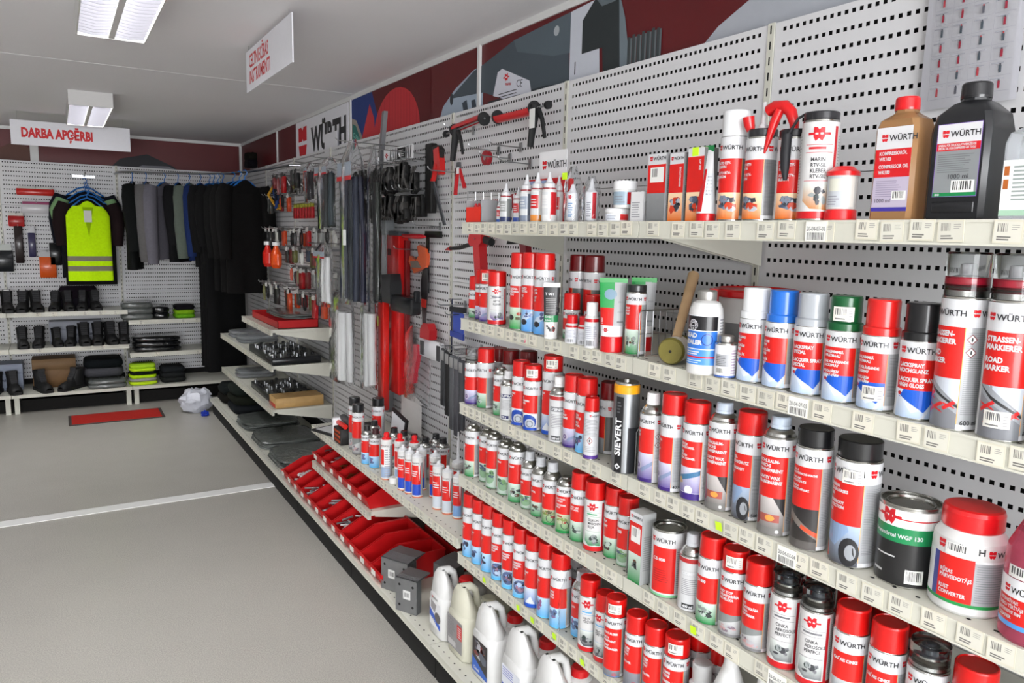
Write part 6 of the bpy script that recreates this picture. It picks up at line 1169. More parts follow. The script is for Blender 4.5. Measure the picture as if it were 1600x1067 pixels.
m.box((0,0,0),(.17,.40,.004)); m.box((0,0,0),(.004,.40,.10)); m.box((.166,0,0),(.17,.40,.12)); m.box((0,0,0),(.17,.004,.10)); m.box((0,.396,0),(.17,.40,.10)); m.build('tray','red_bin',t)
# red open tray on the topmost tool shelf
t = thing('red_tray','low red compartment tray on the topmost tool shelf','tray',(-.40,5.56,1.0355)); m = MB(); m.col = (200,22,28); m.box((0,0,0),(.30,.84,.004)); m.box((0,0,0),(.004,.84,.05)); m.box((.296,0,0),(.30,.84,.075)); m.box((0,0,0),(.30,.004,.06)); m.box((0,.836,0),(.30,.84,.06)); m.build('shell','red_bin',t)
for k in range(1,7): MB().box((.004,.12*k-.002,.004),(.296,.12*k+.002,.052),(186,18,24)).build('divider','red_bin',t)
def socket_tray(label, loc, w, d, nx, ny, seed):
    t = thing('socket_tray', label, 'tray', loc); MB().rbox((0,0,0),(d,w,.055),.004,(20,20,21)).build('tray','black_plastic',t); rnd = random.Random(seed)
    for i in range(nx):
        for j in range(ny):
            if rnd.random() < .8: MB().lathe([(.013,.05),(.013,.068),(.009,.07),(.009,.062),(.001,.062)],12,(206,206,208),c=(.03+(d-.06)*i/(nx-1),.03+(w-.06)*j/(ny-1),0)).build('socket','chrome' if rnd.random() < .5 else 'black_plastic',t)
    return t
socket_tray('upper black tray of chrome sockets on the tool shelf',(-.45,5.54,.7685),.78,.36,6,10,1); socket_tray('lower black tray of chrome sockets on the tool shelf',(-.42,5.80,.4415),.62,.34,6,8,2)
t = thing('wooden_case','tan wooden case in front of the lower socket tray','case',(-.43,5.55,.4415)); MB().rbox((0,0,0),(.36,.2,.075),.004,(186,150,96)).build('case','wood',t); MB().rbox((-.004,.02,.0),(.03,.19,.03),.003,(190,60,40)).build('clasp_strip','cap_plastic',t)
t = thing('screwdriver','red handled screwdriver lying on the base shelf edge','screwdriver',(-.44,5.49,.25)); t.location = (-.40,4.62,.598); MB().tube([(0,.0,0),(0,.13,0)],[.016,.018],12,(206,30,36)).build('handle','cap_plastic',t); MB().tube([(0,0,0),(.02,-.2,0)],.006,8,(60,60,64)).build('blade','steel',t); t.location = (-.35,5.86,.1705); t.rotation_euler = (0,0,0)
t.location = (-.30,4.60,.1690)
def lump(name, label, cat, loc, sx, sy, sz, col, m, seed, parts=None, rz=0, group=None, lay=4):
    """soft folded stack or bag: rounded, wrinkled block of several layers"""
    rnd = random.Random(seed); t = thing(name, label, cat, loc, rz, group); z = 0
    for L in range(lay):
        h = sz/lay; rings = []; n = 20
        for k in range(5):
            u = k/4; e = 1-.10*abs(2*u-1)**3-.03*L*.5
            rings.append([(sx/2*e*math.copysign(abs(math.cos(a))**.45,math.cos(a))*(1+rnd.uniform(-.02,.02)), sy/2*e*math.copysign(abs(math.sin(a))**.45,math.sin(a))*(1+rnd.uniform(-.02,.02)), z+h*u+(rnd.uniform(-.004,.004) if 0 < k < 4 or L else 0)) for a in [2*PI*j/n for j in range(n)]])
        c = tuple(max(0,min(255,int(v+rnd.uniform(-6,6)))) for v in (col[L % len(col)] if isinstance(col, list) else col))
        MB().loft(rings, c).build('fold', m, t, smooth=70); z += h
    return t
mat('grey_film',(96,100,98),.18,var=.25,scale=14,bump=.7,bscale=35,coat=.6); mat('black_film',(20,21,23),.14,var=.3,scale=14,bump=.8,bscale=30,coat=.8)
for k, (y, n) in enumerate(((6.30,'far stack of flat grey foil bags on the base deck'),(5.72,'middle stack of flat grey foil bags on the base deck'),(5.18,'near stack of flat grey foil bags beside the red bins'))): lump('flat_bag', n, 'bag', (-.32,y,ZB+.002), .46, .50, .05, (96,100,98), 'grey_film', 40+k, lay=4, group='flat grey bags')
lump('black_gloves','pile of black gloves on the far base deck','gloves',(-.30,6.86,ZB+.002),.44,.42,.24,(20,20,21),'cloth',50,lay=3); lump('black_bag','black soft bag on the base deck under the tool shelf','bag',(-.33,7.30,ZB+.002),.40,.36,.16,(18,18,19),'cloth',51,lay=2)
for k, (y, z, n) in enumerate(((6.85,.768,'clear packets heaped on the upper far tool shelf'),(7.2,.768,'clear packets at the far end of the upper tool shelf'),(6.95,.441,'clear packets heaped on the lower far tool shelf'))): lump('clear_packet', n, 'bag', (-.27,y,z+.001), .34, .28, .06, (190,194,194), 'clear_soft', 60+k, lay=2, group='clear packets')
lump('clear_packet','grey plastic bag hanging over the red tray','bag',(-.25,5.75,1.115),.30,.6,.03,(90,92,96),'grey_film',66,lay=2)
# ---- goods on the cartridge shelf
def a_foam(c): 
    def f(A, r, hb): art_new(A, r, hb, c, ('PUR',), zr=(.40,.80), seed=8, side=(196,197,199))
    return f
ZA = .565
for y, x, h, r, lb, pc, capc in ((3.90,-.40,.29,.032,'tall red can with black cap at the far end of the cartridge shelf','metal',(30,30,32)),(3.80,-.415,.275,.033,'tall red and silver can beside the black framed board','metal',(30,30,32)),(3.83,-.29,.29,.034,'tall can with white cross on its black cap','metal',(26,26,28)),
    (3.62,-.43,.20,.031,'foam can with light blue foot, left of the front pair','lblue',(30,28,30)),(3.54,-.415,.20,.034,'foam can with light blue foot, right of the front pair','lblue',(60,20,24)),(3.50,-.33,.205,.033,'foam can in the second row behind the blue footed pair','metal',(28,28,30)),(3.42,-.31,.205,.033,'silver shouldered foam can behind the red tipped bottles, left','metal',(28,28,30)),(3.34,-.29,.205,.033,'silver shouldered foam can behind the red tipped bottles, middle','metal',(28,28,30)),(3.26,-.265,.205,.033,'silver shouldered foam can behind the red tipped bottles, right','metal',(28,28,30)),(3.30,-.19,.205,.033,'foam can near the wall with black cap','metal',(28,28,30)),(3.20,-.20,.21,.034,'foam can nearest the pegboard beside the cartridges','metal',(28,28,30)),(3.70,-.36,.20,.033,'foam can half hidden between tall cans and blue footed pair','metal',(28,28,30))):
    can(ZA,y,h,'nozzle' if h < .25 else 'open',capc,a_foam(pc),lb,x=x,r=r,group='foam cans on the cartridge shelf',turn=-25,caph=.045 if h < .25 else .045)
def cartridge(label, x, y, h=.215, r=.025, foot=(30,70,180), tip=WH, long=False, redcap=False):
    t = thing('cartridge', label, 'cartridge', (x,y,ZA+.0005), 0, 'sealant cartridges')
    MB().lathe([(r*.96,0),(r,.002),(r,h*.84),(r*1.02,h*.845),(r*1.02,h*.87),(r*.9,h*.88)],26,(224,225,227)).build('tube','white_plastic',t)
    if redcap: MB().lathe([(r*.9,h*.86),(r*.8,h*.9),(r*.45,h*.92),(r*.5,h*.93),(r*.5,h*1.0),(r*.35,h*1.03),(.001,h*1.035)],20,(206,24,30)).build('tip','cap_plastic',t)
    else: MB().lathe([(r*.95,h*.86),(r*.95,h*.90),(r*.5,h*.93),(r*.3,h*.95),(r*.28,h)]+([(r*.24,h*1.2),(r*.1,h*1.55)] if long else [])+[(.001,h*(1.56 if long else 1.005))],20,tip).build('tip','cap_plastic',t)
    A = Art(wrap(r+.0002, facing(x,y,-20)), step=r*.2); p = r*.95; hb = h*.84
    A.rect(-p,p,hb*.34,hb*.84,RED if not redcap else (226,226,228)); A.rect(-p*.8,p,.012,hb*.34,foot); A.rect(p,r*2.3,.01,hb*.9,(150,152,154)); A.bars(-p*.8,p*.5,hb*.55,hb*.72,3,WH,.4); A.brand(-p*.8,hb*.88,r*.22); A.rect(-r*3,r*3,.0,.006,(206,120,90)); 
    if redcap: A.rect(-p*.9,-p*.1,hb*.4,hb*.8,RED); A.bars(0,p*1.8,hb*.1,hb*.84,12,(160,160,166),.4)
    A.poly([(p*.55,hb*.84),(p*.9,hb*.84),(p*.75,hb*.42)],(232,232,232)); A.build('label_print', t); return t
cartridge('white bottle with red tip standing at the front of cartridge shelf',-.435,3.34,.225,.028,(150,170,200),redcap=True); cartridge('white bottle with red tip, middle of the three',-.395,3.27,.23,.026,(150,170,200),redcap=True); cartridge('white bottle with red tip, right of the three',-.345,3.21,.23,.026,(150,170,200),redcap=True)
cartridge('blue footed cartridge, left of the tight group of three',-.425,3.16); cartridge('blue footed cartridge, middle of the tight group of three',-.415,3.10); cartridge('blue footed cartridge, right of the tight group of three',-.405,3.04); cartridge('blue footed cartridge behind the tight group of three',-.35,3.12)
cartridge('blue footed cartridge standing alone right of the group',-.335,3.00,.218,.026)
cartridge('cartridge with clear foot at the front right of the shelf',-.385,2.86,.215,.026,(196,204,214)); cartridge('cartridge with dark barcode block at the front right end',-.375,2.79,.21,.024,(196,204,214)); cartridge('white cartridge squeezed beside the divider end',-.36,2.72,.205,.023,(120,160,210))
cartridge('white cartridge with very long pointed tip',-.27,2.90,.205,.028,(190,60,60),long=True); cartridge('red cartridge behind the pointed one, near the wall',-.22,2.80,.205,.027,(170,30,40)); cartridge('red cartridge nearest the pegboard at the shelf end',-.20,2.90,.205,.027,(170,30,40))
t = thing('tape_roll','small roll of white tape at the cartridge shelf edge','tape roll',(-.43,3.255,ZA+.001)); MB().lathe([(.022,0),(.024,.002),(.024,.028),(.022,.03),(.012,.03),(.012,.0)],22,(222,222,220)).build('roll','print_matt',t)
for y, n in ((3.02,'left'),(2.90,'right')):
    t = thing('nozzle_pack','orange red plastic clip standing by the wall, '+n+' one','clip',(-.10,y,ZA+.001)); wall_plate([(.03,.0),(-.03,.0),(-.02,.09),(.0,.11),(.025,.09)],.0,.02,(214,44,30)).build('clip','cap_plastic',t)
t = thing('framed_board','black framed white board leaning behind the tall cans','sign',(-.22,3.72,ZA+.002)); wall_plate([(.10,.0),(-.08,.0),(-.15,.21),(.05,.24)],.0,.012,(24,24,26)).build('frame','rubber',t); wall_plate([(.085,.015),(-.07,.015),(-.128,.195),(.045,.222)],-.013,.001,(226,228,232)).build('sheet','print_matt',t)
t = thing('clipboard','black framed board lying flat on the cartridge shelf','sign',(-.42,4.12,ZA+.002),math.radians(20)); MB().rbox((0,0,0),(.30,.26,.012),.003,(26,26,28)).build('frame','rubber',t); MB().box((.02,.02,.012),(.28,.24,.0135),(206,206,206)).build('sheet','print_matt',t)
t = thing('brush_box','open box of brown bristles with a red pipe on top','box',(-.455,3.98,ZA+.001)); m = MB(); m.col = (30,28,28); m.rbox((0,0,0),(.22,.12,.09),.003); m.build('carton','print_matt',t)
for k in range(3): MB().rbox((-.003,.008,.012+k*.026),(.01,.112,.028+k*.026),.002,(150,64,40)).build('bristle_row','cloth',t)
MB().tube([(.03,.0,.105),(.03,.13,.105)],.014,12,(206,40,32)).build('red_pipe','cap_plastic',t); MB().tube([(.06,-.0,.13),(.06,.13,.13)],.02,12,(70,70,72)).build('grey_roll','rubber',t); MB().rbox((.0,.125,.0),(.16,.15,.13),.003,(226,226,228)).build('white_carton','print_matt',t)
# ================================================================ picture banner above the shelving
BX = .046
def wart(y0): return flat((BX-.0015,y0,2.36),(0,-1,0),(0,0,1))       # a runs towards the camera, z above the pegboard edge
b = MB(); b.col = (88,12,18); b.box((BX,-.6,2.36),(BX+.006,8.85,2.652)); ob = b.build('picture_banner', 'banner_red'); tag(ob, 'long dark red picture banner above the right hand pegboards', 'banner')
A = Art(wart(3.80)); A.step = None     # machine picture
def yb(y): return 3.80-y
SL, DK, LT = (70,80,88), (44,50,55), (158,172,188)
A.poly([(yb(3.78),0),(yb(3.74),.06),(yb(3.60),.13),(yb(3.40),.19),(yb(3.30),.20),(yb(3.30),0)],LT); A.poly([(yb(3.66),.09),(yb(3.40),.185),(yb(3.30),.20),(yb(3.02),.255),(yb(2.60),.275),(yb(2.58),.0),(yb(3.05),.0),(yb(3.3),.07)],SL); A.poly([(yb(3.02),.255),(yb(2.99),.20),(yb(2.70),.13),(yb(2.58),.12),(yb(2.58),.276)],(84,96,104)); A.poly([(yb(3.25),.02),(yb(2.75),.02),(yb(2.6),.0),(yb(3.25),.0)],DK)
A.ell(yb(3.64),.085,.02,.03,(50,56,62)); A.poly([(yb(3.52),.05),(yb(3.47),.06),(yb(3.45),.0),(yb(3.5),.0)],(60,70,80)); A.poly([(yb(3.42),.05),(yb(3.38),.05),(yb(3.36),.0),(yb(3.41),.0)],(60,70,80)); A.ell(yb(2.68),.225,.02,.02,(170,176,180))
A.poly([(yb(3.16),.14),(yb(3.12),.15),(yb(2.88),.06),(yb(2.86),.0),(yb(3.05),.0),(yb(3.2),.04)],(206,208,218)); A.badge(yb(3.08),.105,.035); A.text('master',yb(3.09),.072,.02,(170,30,40),rot=-.12); A.text('CE',yb(2.99),.05,.045,(40,40,44),rot=-.12,bold=0); A.bars(yb(3.15),yb(2.95),.01,.05,3,(60,60,66),.3,.2)
A.poly([(yb(2.58),0),(yb(2.58),.275),(yb(2.40),.285),(yb(2.38),.0)],(196,200,210)); A.poly([(yb(2.50),.10),(yb(2.50),.225),(yb(2.42),.288),(yb(2.28),.28),(yb(2.24),.0),(yb(2.36),.0),(yb(2.37),.10)],(40,46,48)); A.poly([(yb(2.42),.288),(yb(2.38),.25),(yb(2.30),.25),(yb(2.28),.28)],(96,106,112)); A.poly([(yb(2.28),.28),(yb(2.24),.18),(yb(2.2),.0),(yb(2.26),.0)],(110,122,130)); A.text('1',yb(2.545),.03,.07,(50,50,56),bold=0)
for k in range(7): A.rect(yb(2.22-.026*k),yb(2.205-.026*k),.0,.105+.005*(k % 2),(62,68,70)); A.rect(yb(2.205-.026*k),yb(2.196-.026*k),.0,.10,(96,102,106))
A.poly([(yb(1.85),.0),(yb(1.78),.05),(yb(1.66),.10),(yb(1.50),.14),(yb(1.30),.16),(yb(.5),.17),(yb(.5),0)],(170,174,182)); A.poly([(yb(1.62),.14),(yb(1.5),.17),(yb(.5),.2),(yb(.5),.29),(yb(1.62),.29)],(60,62,56))
A.poly([(yb(1.66),.115),(yb(1.4),.165),(yb(1.4),.21),(yb(1.66),.17)],(190,194,200))
A.build('machine_picture', ob, 'print_matt')
A = Art(wart(5.20)); A.rect(0,.55,.0,.29,(24,52,120)); A.poly([(0,0),(0,.17),(.10,.145),(.24,.0)],(150,140,132)); A.poly([(.02,0),(.02,.13),(.09,.11),(.19,.0)],(22,104,96)); A.text('CLEAN',.03,.045,.045,(120,180,170),rot=-.4)
A.poly([(.40,.29),(.55,.05),(.66,.0),(1.30,.0),(1.30,.29)],(88,12,18)); P = [(.46,.0)]
for k in range(15): a = PI-PI*k/14; P.append((.80+.36*math.cos(a), max(0,.255*math.sin(a))))
A.poly(P+[(1.16,.0)],(190,44,52))
for k in range(14): A.rect(.52+.045*k,.528+.045*k,.0,.245*math.sqrt(max(0,1-((.52+.045*k-.80)/.36)**2)),(172,34,42))
A.poly([(.20,.0),(.46,.0),(.44,.12),(.36,.22)],(190,44,52)); A.build('brush_picture', ob, 'print_matt')
A = Art(flat((BX-.0015,8.8,2.36),(0,-1,0),(0,0,1))); A.poly([(.35,.0),(.5,.16),(.62,.17),(.72,.06),(.74,0)],(150,146,148)); A.build('far_picture', ob, 'print_matt')
for k, y in enumerate((5.205,3.333,7.25)): struct('trim_%d' % (6+k), MB().box((BX-.012,y-.012,2.358),(BX,y+.012,2.655)), 'white_plastic')
# brand sign
t = thing('brand_sign', 'white brand sign with red emblem above the hanging sleeves', 'sign', (BX-.006,6.58,2.30)); MB().box((-.006,-1.34,0),(0,0,.345),(226,226,232)).build('board','print_matt',t)
A = Art(flat((-.0064,0,0),(0,-1,0),(0,0,1))); A.logo(.20,.165,.26,(196,20,32)); A.text('WÜRTH',.44,.085,.245,(36,36,40),w=.86,bold=.05); A.build('lettering', t, 'print_matt')
t = thing('brand_flap', 'white paper flap covering part of the brand sign', 'sign', (BX-.03,5.72,2.30)); MB().box((-.003,-.30,0),(0,.0,.17),(224,224,230)).build('sheet','print_matt',t)
# back wall banner
b = MB(); b.col = (70,10,14); b.box((-5.6,8.846,2.34),(.02,8.852,2.65)); o2 = b.build('picture_banner','banner_red'); tag(o2,'dark red picture banner above the back wall shelving','banner')
A = Art(flat((-3.2,8.8445,2.34),(1,0,0),(0,0,1))); A.poly([(.95,.0),(1.0,.12),(1.15,.2),(1.28,.14),(1.33,.0)],(96,60,50)); A.build('glove_picture', o2, 'print_matt'); A = Art(flat((-3.2,8.8443,2.34),(1,0,0),(0,0,1))); A.poly([(1.95,.0),(2.05,.10),(2.30,.16),(2.55,.05),(2.6,0)],(40,40,46)); A.build('hand_picture', o2, 'print_matt'); A = Art(flat((-3.2,8.8440,2.34),(1,0,0),(0,0,1))); A.poly([(2.15,.0),(2.25,.045),(2.5,.05),(2.62,.0)],(120,120,128)); A.build('tool_picture', o2, 'print_matt')
struct('trim_9', MB().box((-1.93,8.83,2.34),(-1.86,8.846,2.65)), 'white_plastic')
# ---- hanging department signs
def dept_sign(label, loc, rz, lines, w=.885, h=.20):
    t = thing('department_sign', label, 'sign', loc, rz); MB().box((0,-.003,0),(w,.003,h),(228,228,234)).build('board','print_matt',t)
    A = Art(flat((0,-.0036,0),(1,0,0),(0,0,1))); A.rect(.0,w,.0,h,(230,230,236))
    for k, s in enumerate(lines): A.text(s, .075, (.068 if len(lines) == 1 else .112-.078*k), .105 if len(lines) == 1 else .088, (206,30,36), w=.52 if len(lines) == 1 else .40+.03*k, bold=.05 if len(lines) == 1 else .02)
    A.build('lettering', t, 'print_matt')
    for x in (.05,w-.05): MB().tube([(x,0,h),(x,0,2.68-loc[2])],.0012,6,(190,190,190)).build('hanging_cord','wire',t)
    return t
dept_sign('hanging white sign reading DARBA APĢĒRBI in red letters',(-2.034,7.62,2.408),0,('DARBA APĢĒRBI',)); dept_sign('hanging white sign with two lines of red letters near the ceiling',(-.86,4.20,2.455),-PI/2,('CELTNIECĪBAS','INSTRUMENTI'))
# ---- floor mat and bag
t = thing('floor_mat','red floor mat with dark border before the back shelves','mat',(-1.75,7.52,0)); MB().rbox((0,0,0),(.78,.40,.007),.003,(70,62,60)).build('border','rubber',t); MB().rbox((.025,.022,.006),(.755,.378,.010),.002,(176,40,34)).build('carpet','cloth',t)
def crumple(name, label, cat, loc, r, h, col, m, seed, n=22):
    rnd = random.Random(seed); rings = []
    for k in range(9):
        u = k/8; e = math.sin(PI*(.12+.80*u))**.6
        rings.append([(r*e*(1+rnd.uniform(-.16,.16))*math.cos(2*PI*j/n), r*e*(1+rnd.uniform(-.16,.16))*math.sin(2*PI*j/n), max(0,h*u+(rnd.uniform(-.015,.015) if k else 0))) for j in range(n)])
    o = MB().loft(rings, col).build(name, m, None, loc, smooth=30); return tag(o, label, cat)
crumple('plastic_bag','crumpled white plastic bag on the floor in the corner','bag',(-.68,7.66,0),.15,.22,(206,206,216),mat('white_film',(206,208,218),.3,var=.1,scale=20,bump=.5,bscale=30) and 'white_film',5)
crumple('plastic_bag','small blue plastic scrap on the floor by the base deck','bag',(-.64,7.42,0),.035,.04,(20,50,170),'cap_plastic',6,10)
# ---- boots
def boot_meshes():
    """work boot, toe towards -y: sole, upper grown as one skin, tongue"""
    s = MB(); prof = [(-.14,.028),(-.12,.042),(-.08,.048),(-.02,.042),(.05,.038),(.10,.040),(.13,.034),(.145,.02)]
    P = [(w,y) for y, w in prof]+[(-w,y) for y, w in reversed(prof)]; s.prism(P[::-1] if False else P, 0, .028, (20,20,21)); sole = s.mesh('sole','rubber',30)
    u = MB(); rings = []
    for y, w, zt, zb in ((-.138,.022,.045,.028),(-.125,.038,.066,.028),(-.09,.046,.078,.028),(-.04,.043,.092,.028),(-.0,.040,.112,.028)):
        rings.append([(w*math.cos(a), y, zb+(zt-zb)*max(0,math.sin(a))) for a in [PI*j/12 for j in range(13)]])
    u.loft(rings, (24,24,25), closed=False, caps=False); n = 18; sh = []
    for z, ry, rx, cy in ((.03,.078,.038,.062),(.08,.076,.040,.060),(.12,.064,.041,.066),(.16,.056,.043,.076),(.185,.058,.046,.078),(.188,.05,.04,.078),(.15,.045,.034,.072)):
        sh.append([(rx*math.cos(2*PI*j/n), cy+ry*math.sin(2*PI*j/n), z) for j in range(n)])
    u.loft(sh, (26,26,27), caps=False); u.add(sh[-1], [tuple(range(n))], (10,10,10)); up = u.mesh('upper','rubber',60)
    t = MB(); t.loft([[(-.022,-.03,.098),(.022,-.03,.098),(.022,-.024,.094),(-.022,-.024,.094)],[(-.026,.014,.16),(.026,.014,.16),(.026,.020,.156),(-.026,.020,.156)],[(-.028,.020,.205),(.028,.020,.205),(.028,.026,.203),(-.028,.026,.203)]],(52,52,54)); to = t.mesh('tongue','cloth',40)
    l = MB()
    for k in range(5): l.box((-.026,-.034+.011*k,.092+.017*k),(.026,-.030+.011*k,.097+.017*k),(64,64,66))
    la = l.mesh('laces','cloth',0); g = MB().box((-.02,.0185,.186),(.02,.0195,.202),(206,206,206)).mesh('size_tag','print_matt',0)
    return sole, up, to, la, g
BM = boot_meshes()
def boot(label, x, y, z, rz=0, s=1.0, tagm=False, group='black work boots'):
    t = thing('work_boot', label, 'boot', (x,y,z+.0005), math.radians(rz), group); t.scale = (s*1.12,s*1.1,s*1.02)
    for nme, me in zip(('sole','upper','tongue','laces'), BM): link(nme, me, t)
    if tagm: link('size_tag', BM[4], t)
    return t
U, Lw, Bs = .938, .597, .186
for k, x in enumerate((-2.30,-2.18,-2.06,-1.95)): boot('tall black boot with white tongue tag, %s from the left on the upper shelf' % ordn[k], x, 8.42, U, (-8,6,-4,8)[k], 1.0, True)
for k, x in enumerate((-1.80,-1.69,-1.57,-1.46)): boot('low black work shoe with grey toe, %s of four below the vest' % ordn[k], x, 8.43, U, (-6,6,-6,6)[k], .92)
for k, x in enumerate((-2.08,-1.95)): boot('black shoe with hanging laces on the lower shelf, %s one' % ('left','right')[k], x, 8.42, Lw, (5,-4)[k], .95)
for k, x in enumerate((-1.80,-1.685,-1.57,-1.455,-1.34,-1.225)): boot('dark boot before the grey carton on the lower shelf, %s from left' % ordn[k], x, 8.43, Lw, (8,-6,3,-3,6,-4)[k], (.85,.9,1.05,1.05,1.05,1.0)[k])
for k, (x, r) in enumerate(((-2.32,-10),(-2.17,12),(-1.94,20),(-1.70,-40))): boot(('round toed boot at the left edge of the base deck','tall boot beside the blue carton on the base deck','black boot before the brown carton, left','black boot before the brown carton, turned sideways')[k], x, 8.32 if k < 2 else 8.30, Bs, r, 1.0)
def plain_box(name, label, lo, hi, c, rz=0, lid=True, mark=None):
    x0,y0,z0 = lo; x1,y1,z1 = hi; t = thing(name, label, 'box', (x0,y0,z0+.0005), math.radians(rz)); w,d,h = x1-x0,y1-y0,z1-z0
    MB().rbox((0,0,0),(w,d,h*.8),.002,c).build('carton','print_matt',t); MB().rbox((-.003,-.003,h*.62),(w+.003,d+.003,h),.002,lerp(c,(255,255,255),.08) and tuple(int(v) for v in lerp(c,(255,255,255),.08))).build('lid','print_matt',t)
    if mark: A = Art(flat((0,-.0042,0),(1,0,0),(0,0,1))); A.text(mark,w*.45,h*.35,.03,(40,44,60)); A.build('print',t,'print_matt')
    return t
plain_box('shoe_box','grey blue shoe box standing behind the lower shelf boots',(-1.86,8.55,Lw),(-1.42,8.72,Lw+.22),(150,154,166),mark='PROTECTOR'); plain_box('shoe_box','pale blue shoe box at the left of the base deck',(-2.42,8.45,Bs),(-2.10,8.70,Bs+.25),(150,160,180),mark='WINTER'); plain_box('shoe_box','open brown cardboard box behind the turned boot',(-2.02,8.44,Bs),(-1.66,8.70,Bs+.28),(124,92,58))
lump('black_bag','black bag standing behind the low shoes under the vest','bag',(-1.60,8.58,U+.001),.34,.16,.22,(20,20,21),'cloth',70,lay=2); lump('folded_clothes','folded black clothes on the base deck with grey stripe','clothes',(-1.42,8.50,Bs+.001),.36,.34,.26,[(18,18,20),(70,72,80),(20,20,22)],'cloth',71,lay=3); lump('folded_clothes','silver bagged clothes lying flat on the base deck','clothes',(-1.40,8.27,Bs+.001),.34,.20,.08,(176,178,182),'grey_film',72,lay=2)
lump('folded_clothes','folded fluorescent yellow jacket with grey band','clothes',(-1.08,8.34,Bs+.001),.26,.26,.20,[(200,240,40),(150,152,150),(190,236,30),(18,20,18),(196,236,40),(170,214,40)],'cloth',73,lay=6); lump('folded_clothes','folded black trousers at the right end of the base deck','clothes',(-.80,8.38,Bs+.001),.24,.30,.15,(30,30,33),'cloth',74,lay=3)
lump('folded_clothes','bagged dark grey shirt with white label on the upper shelf','clothes',(-1.10,8.43,.833),.30,.26,.17,(62,64,72),'grey_film',75,lay=3); lump('folded_clothes','folded dark clothes beside the bagged grey shirt','clothes',(-.88,8.46,.833),.16,.26,.12,(34,34,38),'black_film',76,lay=2); lump('folded_clothes','folded lime green shirts on the upper shelf','clothes',(-.66,8.43,.833),.20,.26,.13,[(110,170,30),(130,190,30),(18,20,20)],'cloth',77,lay=3)
lump('folded_clothes','glossy black bagged clothes on the lower right shelf','clothes',(-.93,8.44,.503),.46,.30,.15,(20,20,24),'black_film',78,lay=3)
# ---- goods pegged on the back wall
def peg_pack(label, x0, x1, z0, z1, c, hdr=None, name='hanging_pack', m='cap_plastic'):
    t = thing(name, label, 'tool pack', (x0,8.70,z0), 0, 'packs on the back wall pegs'); w, h = x1-x0, z1-z0
    MB().rbox((0,-.03,0),(w,.0,h*(.78 if hdr else 1)),.006,c).build('pack',m,t)
    if hdr: MB().box((w*.05,-.026,h*.74),(w*.95,-.022,h),hdr).build('header_card','print_matt',t)
    MB().tube([(w/2,.045,h-.01),(w/2,-.05,h-.008),(w/2,-.056,h+.01)],.003,6,(180,182,184)).build('hook','wire',t); return t
peg_pack('long red reflective strip in a pack, topmost on back wall',-2.06,-1.75,2.03,2.11,(196,36,30),(206,206,200)); peg_pack('magenta and white pack below the red strip',-2.03,-1.78,1.86,1.97,(214,212,216),(150,60,100)); peg_pack('red knee pad pack with white header',-2.14,-2.01,1.73,1.86,(176,32,34),(212,208,200)); peg_pack('long dark brown tool pouch in clear pack',-2.10,-2.03,1.38,1.74,(44,34,34)); peg_pack('narrow violet strap in clear pack',-1.99,-1.93,1.44,1.74,(60,56,90),(206,206,210)); peg_pack('orange helmet shaped cup in a clear bag',-1.91,-1.77,1.24,1.50,(222,92,34),(190,190,194)); peg_pack('dark box pack with white label at left edge',-2.32,-2.12,1.30,1.56,(34,36,40),(200,204,200)); peg_pack('black pouch pack behind the orange cup',-1.82,-1.72,1.36,1.58,(24,24,26))
# ---- garments
BLUE = (30,110,190)
def hanger(parent, z, col=BLUE, w=.40, ax='x'):
    v = (lambda a, zz: (a,0,zz)) if ax == 'x' else (lambda a, zz: (0,a,zz))
    m = MB(); m.col = col; m.tube([v(-w/2,z-.09),v(-w*.2,z-.02),v(0,z),v(w*.2,z-.02),v(w/2,z-.09)],.007,8); m.tube([v(-w/2,z-.09),v(w/2,z-.09)],.005,8)
    m.tube([v(0,z),v(0,z+.03),v(.018,z+.045),v(.022,z+.065),v(.008,z+.085),v(-.012,z+.08)],.004,8); return m.build('hanger','cap_plastic',parent)
def garment(label, cat, x, y, z, w, L, col, rz=0, sleeve=.0, th=.10, seed=1, bands=None, name='jacket', scol=None, neck=.07, flare=1.0, open_v=False, group=None, hz=True):
    """hanging garment, width along local x, front to local -y; z is the shoulder height; L the length"""
    rnd = random.Random(seed); t = thing(name, label, cat, (x,y,z), math.radians(rz), group); n = 36; rings = []; K = 16
    ph = [rnd.random()*6 for _ in range(5)]
    for k in range(K+1):
        u = k/K; zz = -L*(1-u)
        if zz > -.12: f = 1+zz/.12; ww = w/2*(1-f*.55); tt = th*(.9-.6*f)
        else: ww = w/2*(1+(flare-1)*(-zz-.12)/(L-.12)); tt = th
        R = []
        for j in range(n):
            a = 2*PI*j/n; ca, sa = math.cos(a), math.sin(a)
            fold = 1+.16*math.sin(5*a+ph[0]+2*u)*(1-u)+.08*math.sin(9*a+ph[1])*(1-u)
            dz = -.07*(abs(ca)**1.5) if k == K else 0
            R.append((ww*math.copysign(abs(ca)**.8,ca), tt/2*fold*math.copysign(abs(sa)**.75,sa), zz+dz))
        rings.append(R)
    m = MB()
    for k in range(K):
        u = (k+.5)/K; c = col
        for b0, b1, bc in (bands or ()):
            if b0 <= u <= b1: c = bc
        m.loft([rings[k],rings[k+1]], c, None, False)
    m.add(rings[0], [tuple(range(n-1,-1,-1))], tuple(int(v*.5) for v in col)); m.add(rings[-1], [tuple(range(n))], tuple(int(v*.6) for v in col)); m.build('body','cloth',t,smooth=70)
    if sleeve:
        for s in (-1,1):
            pts = [(s*w*.44,0,-.06),(s*(w*.52),-.01,-.15),(s*(w*.55),-.02,-sleeve*.55),(s*(w*.53),-.03,-sleeve)]
            MB().tube(pts,[.06,.072,.068,.05],14,scol or col).build('sleeve','cloth',t,smooth=70)
    if hz: hanger(t, .03 if th < .1 else .0, BLUE, w*.72)
    return t
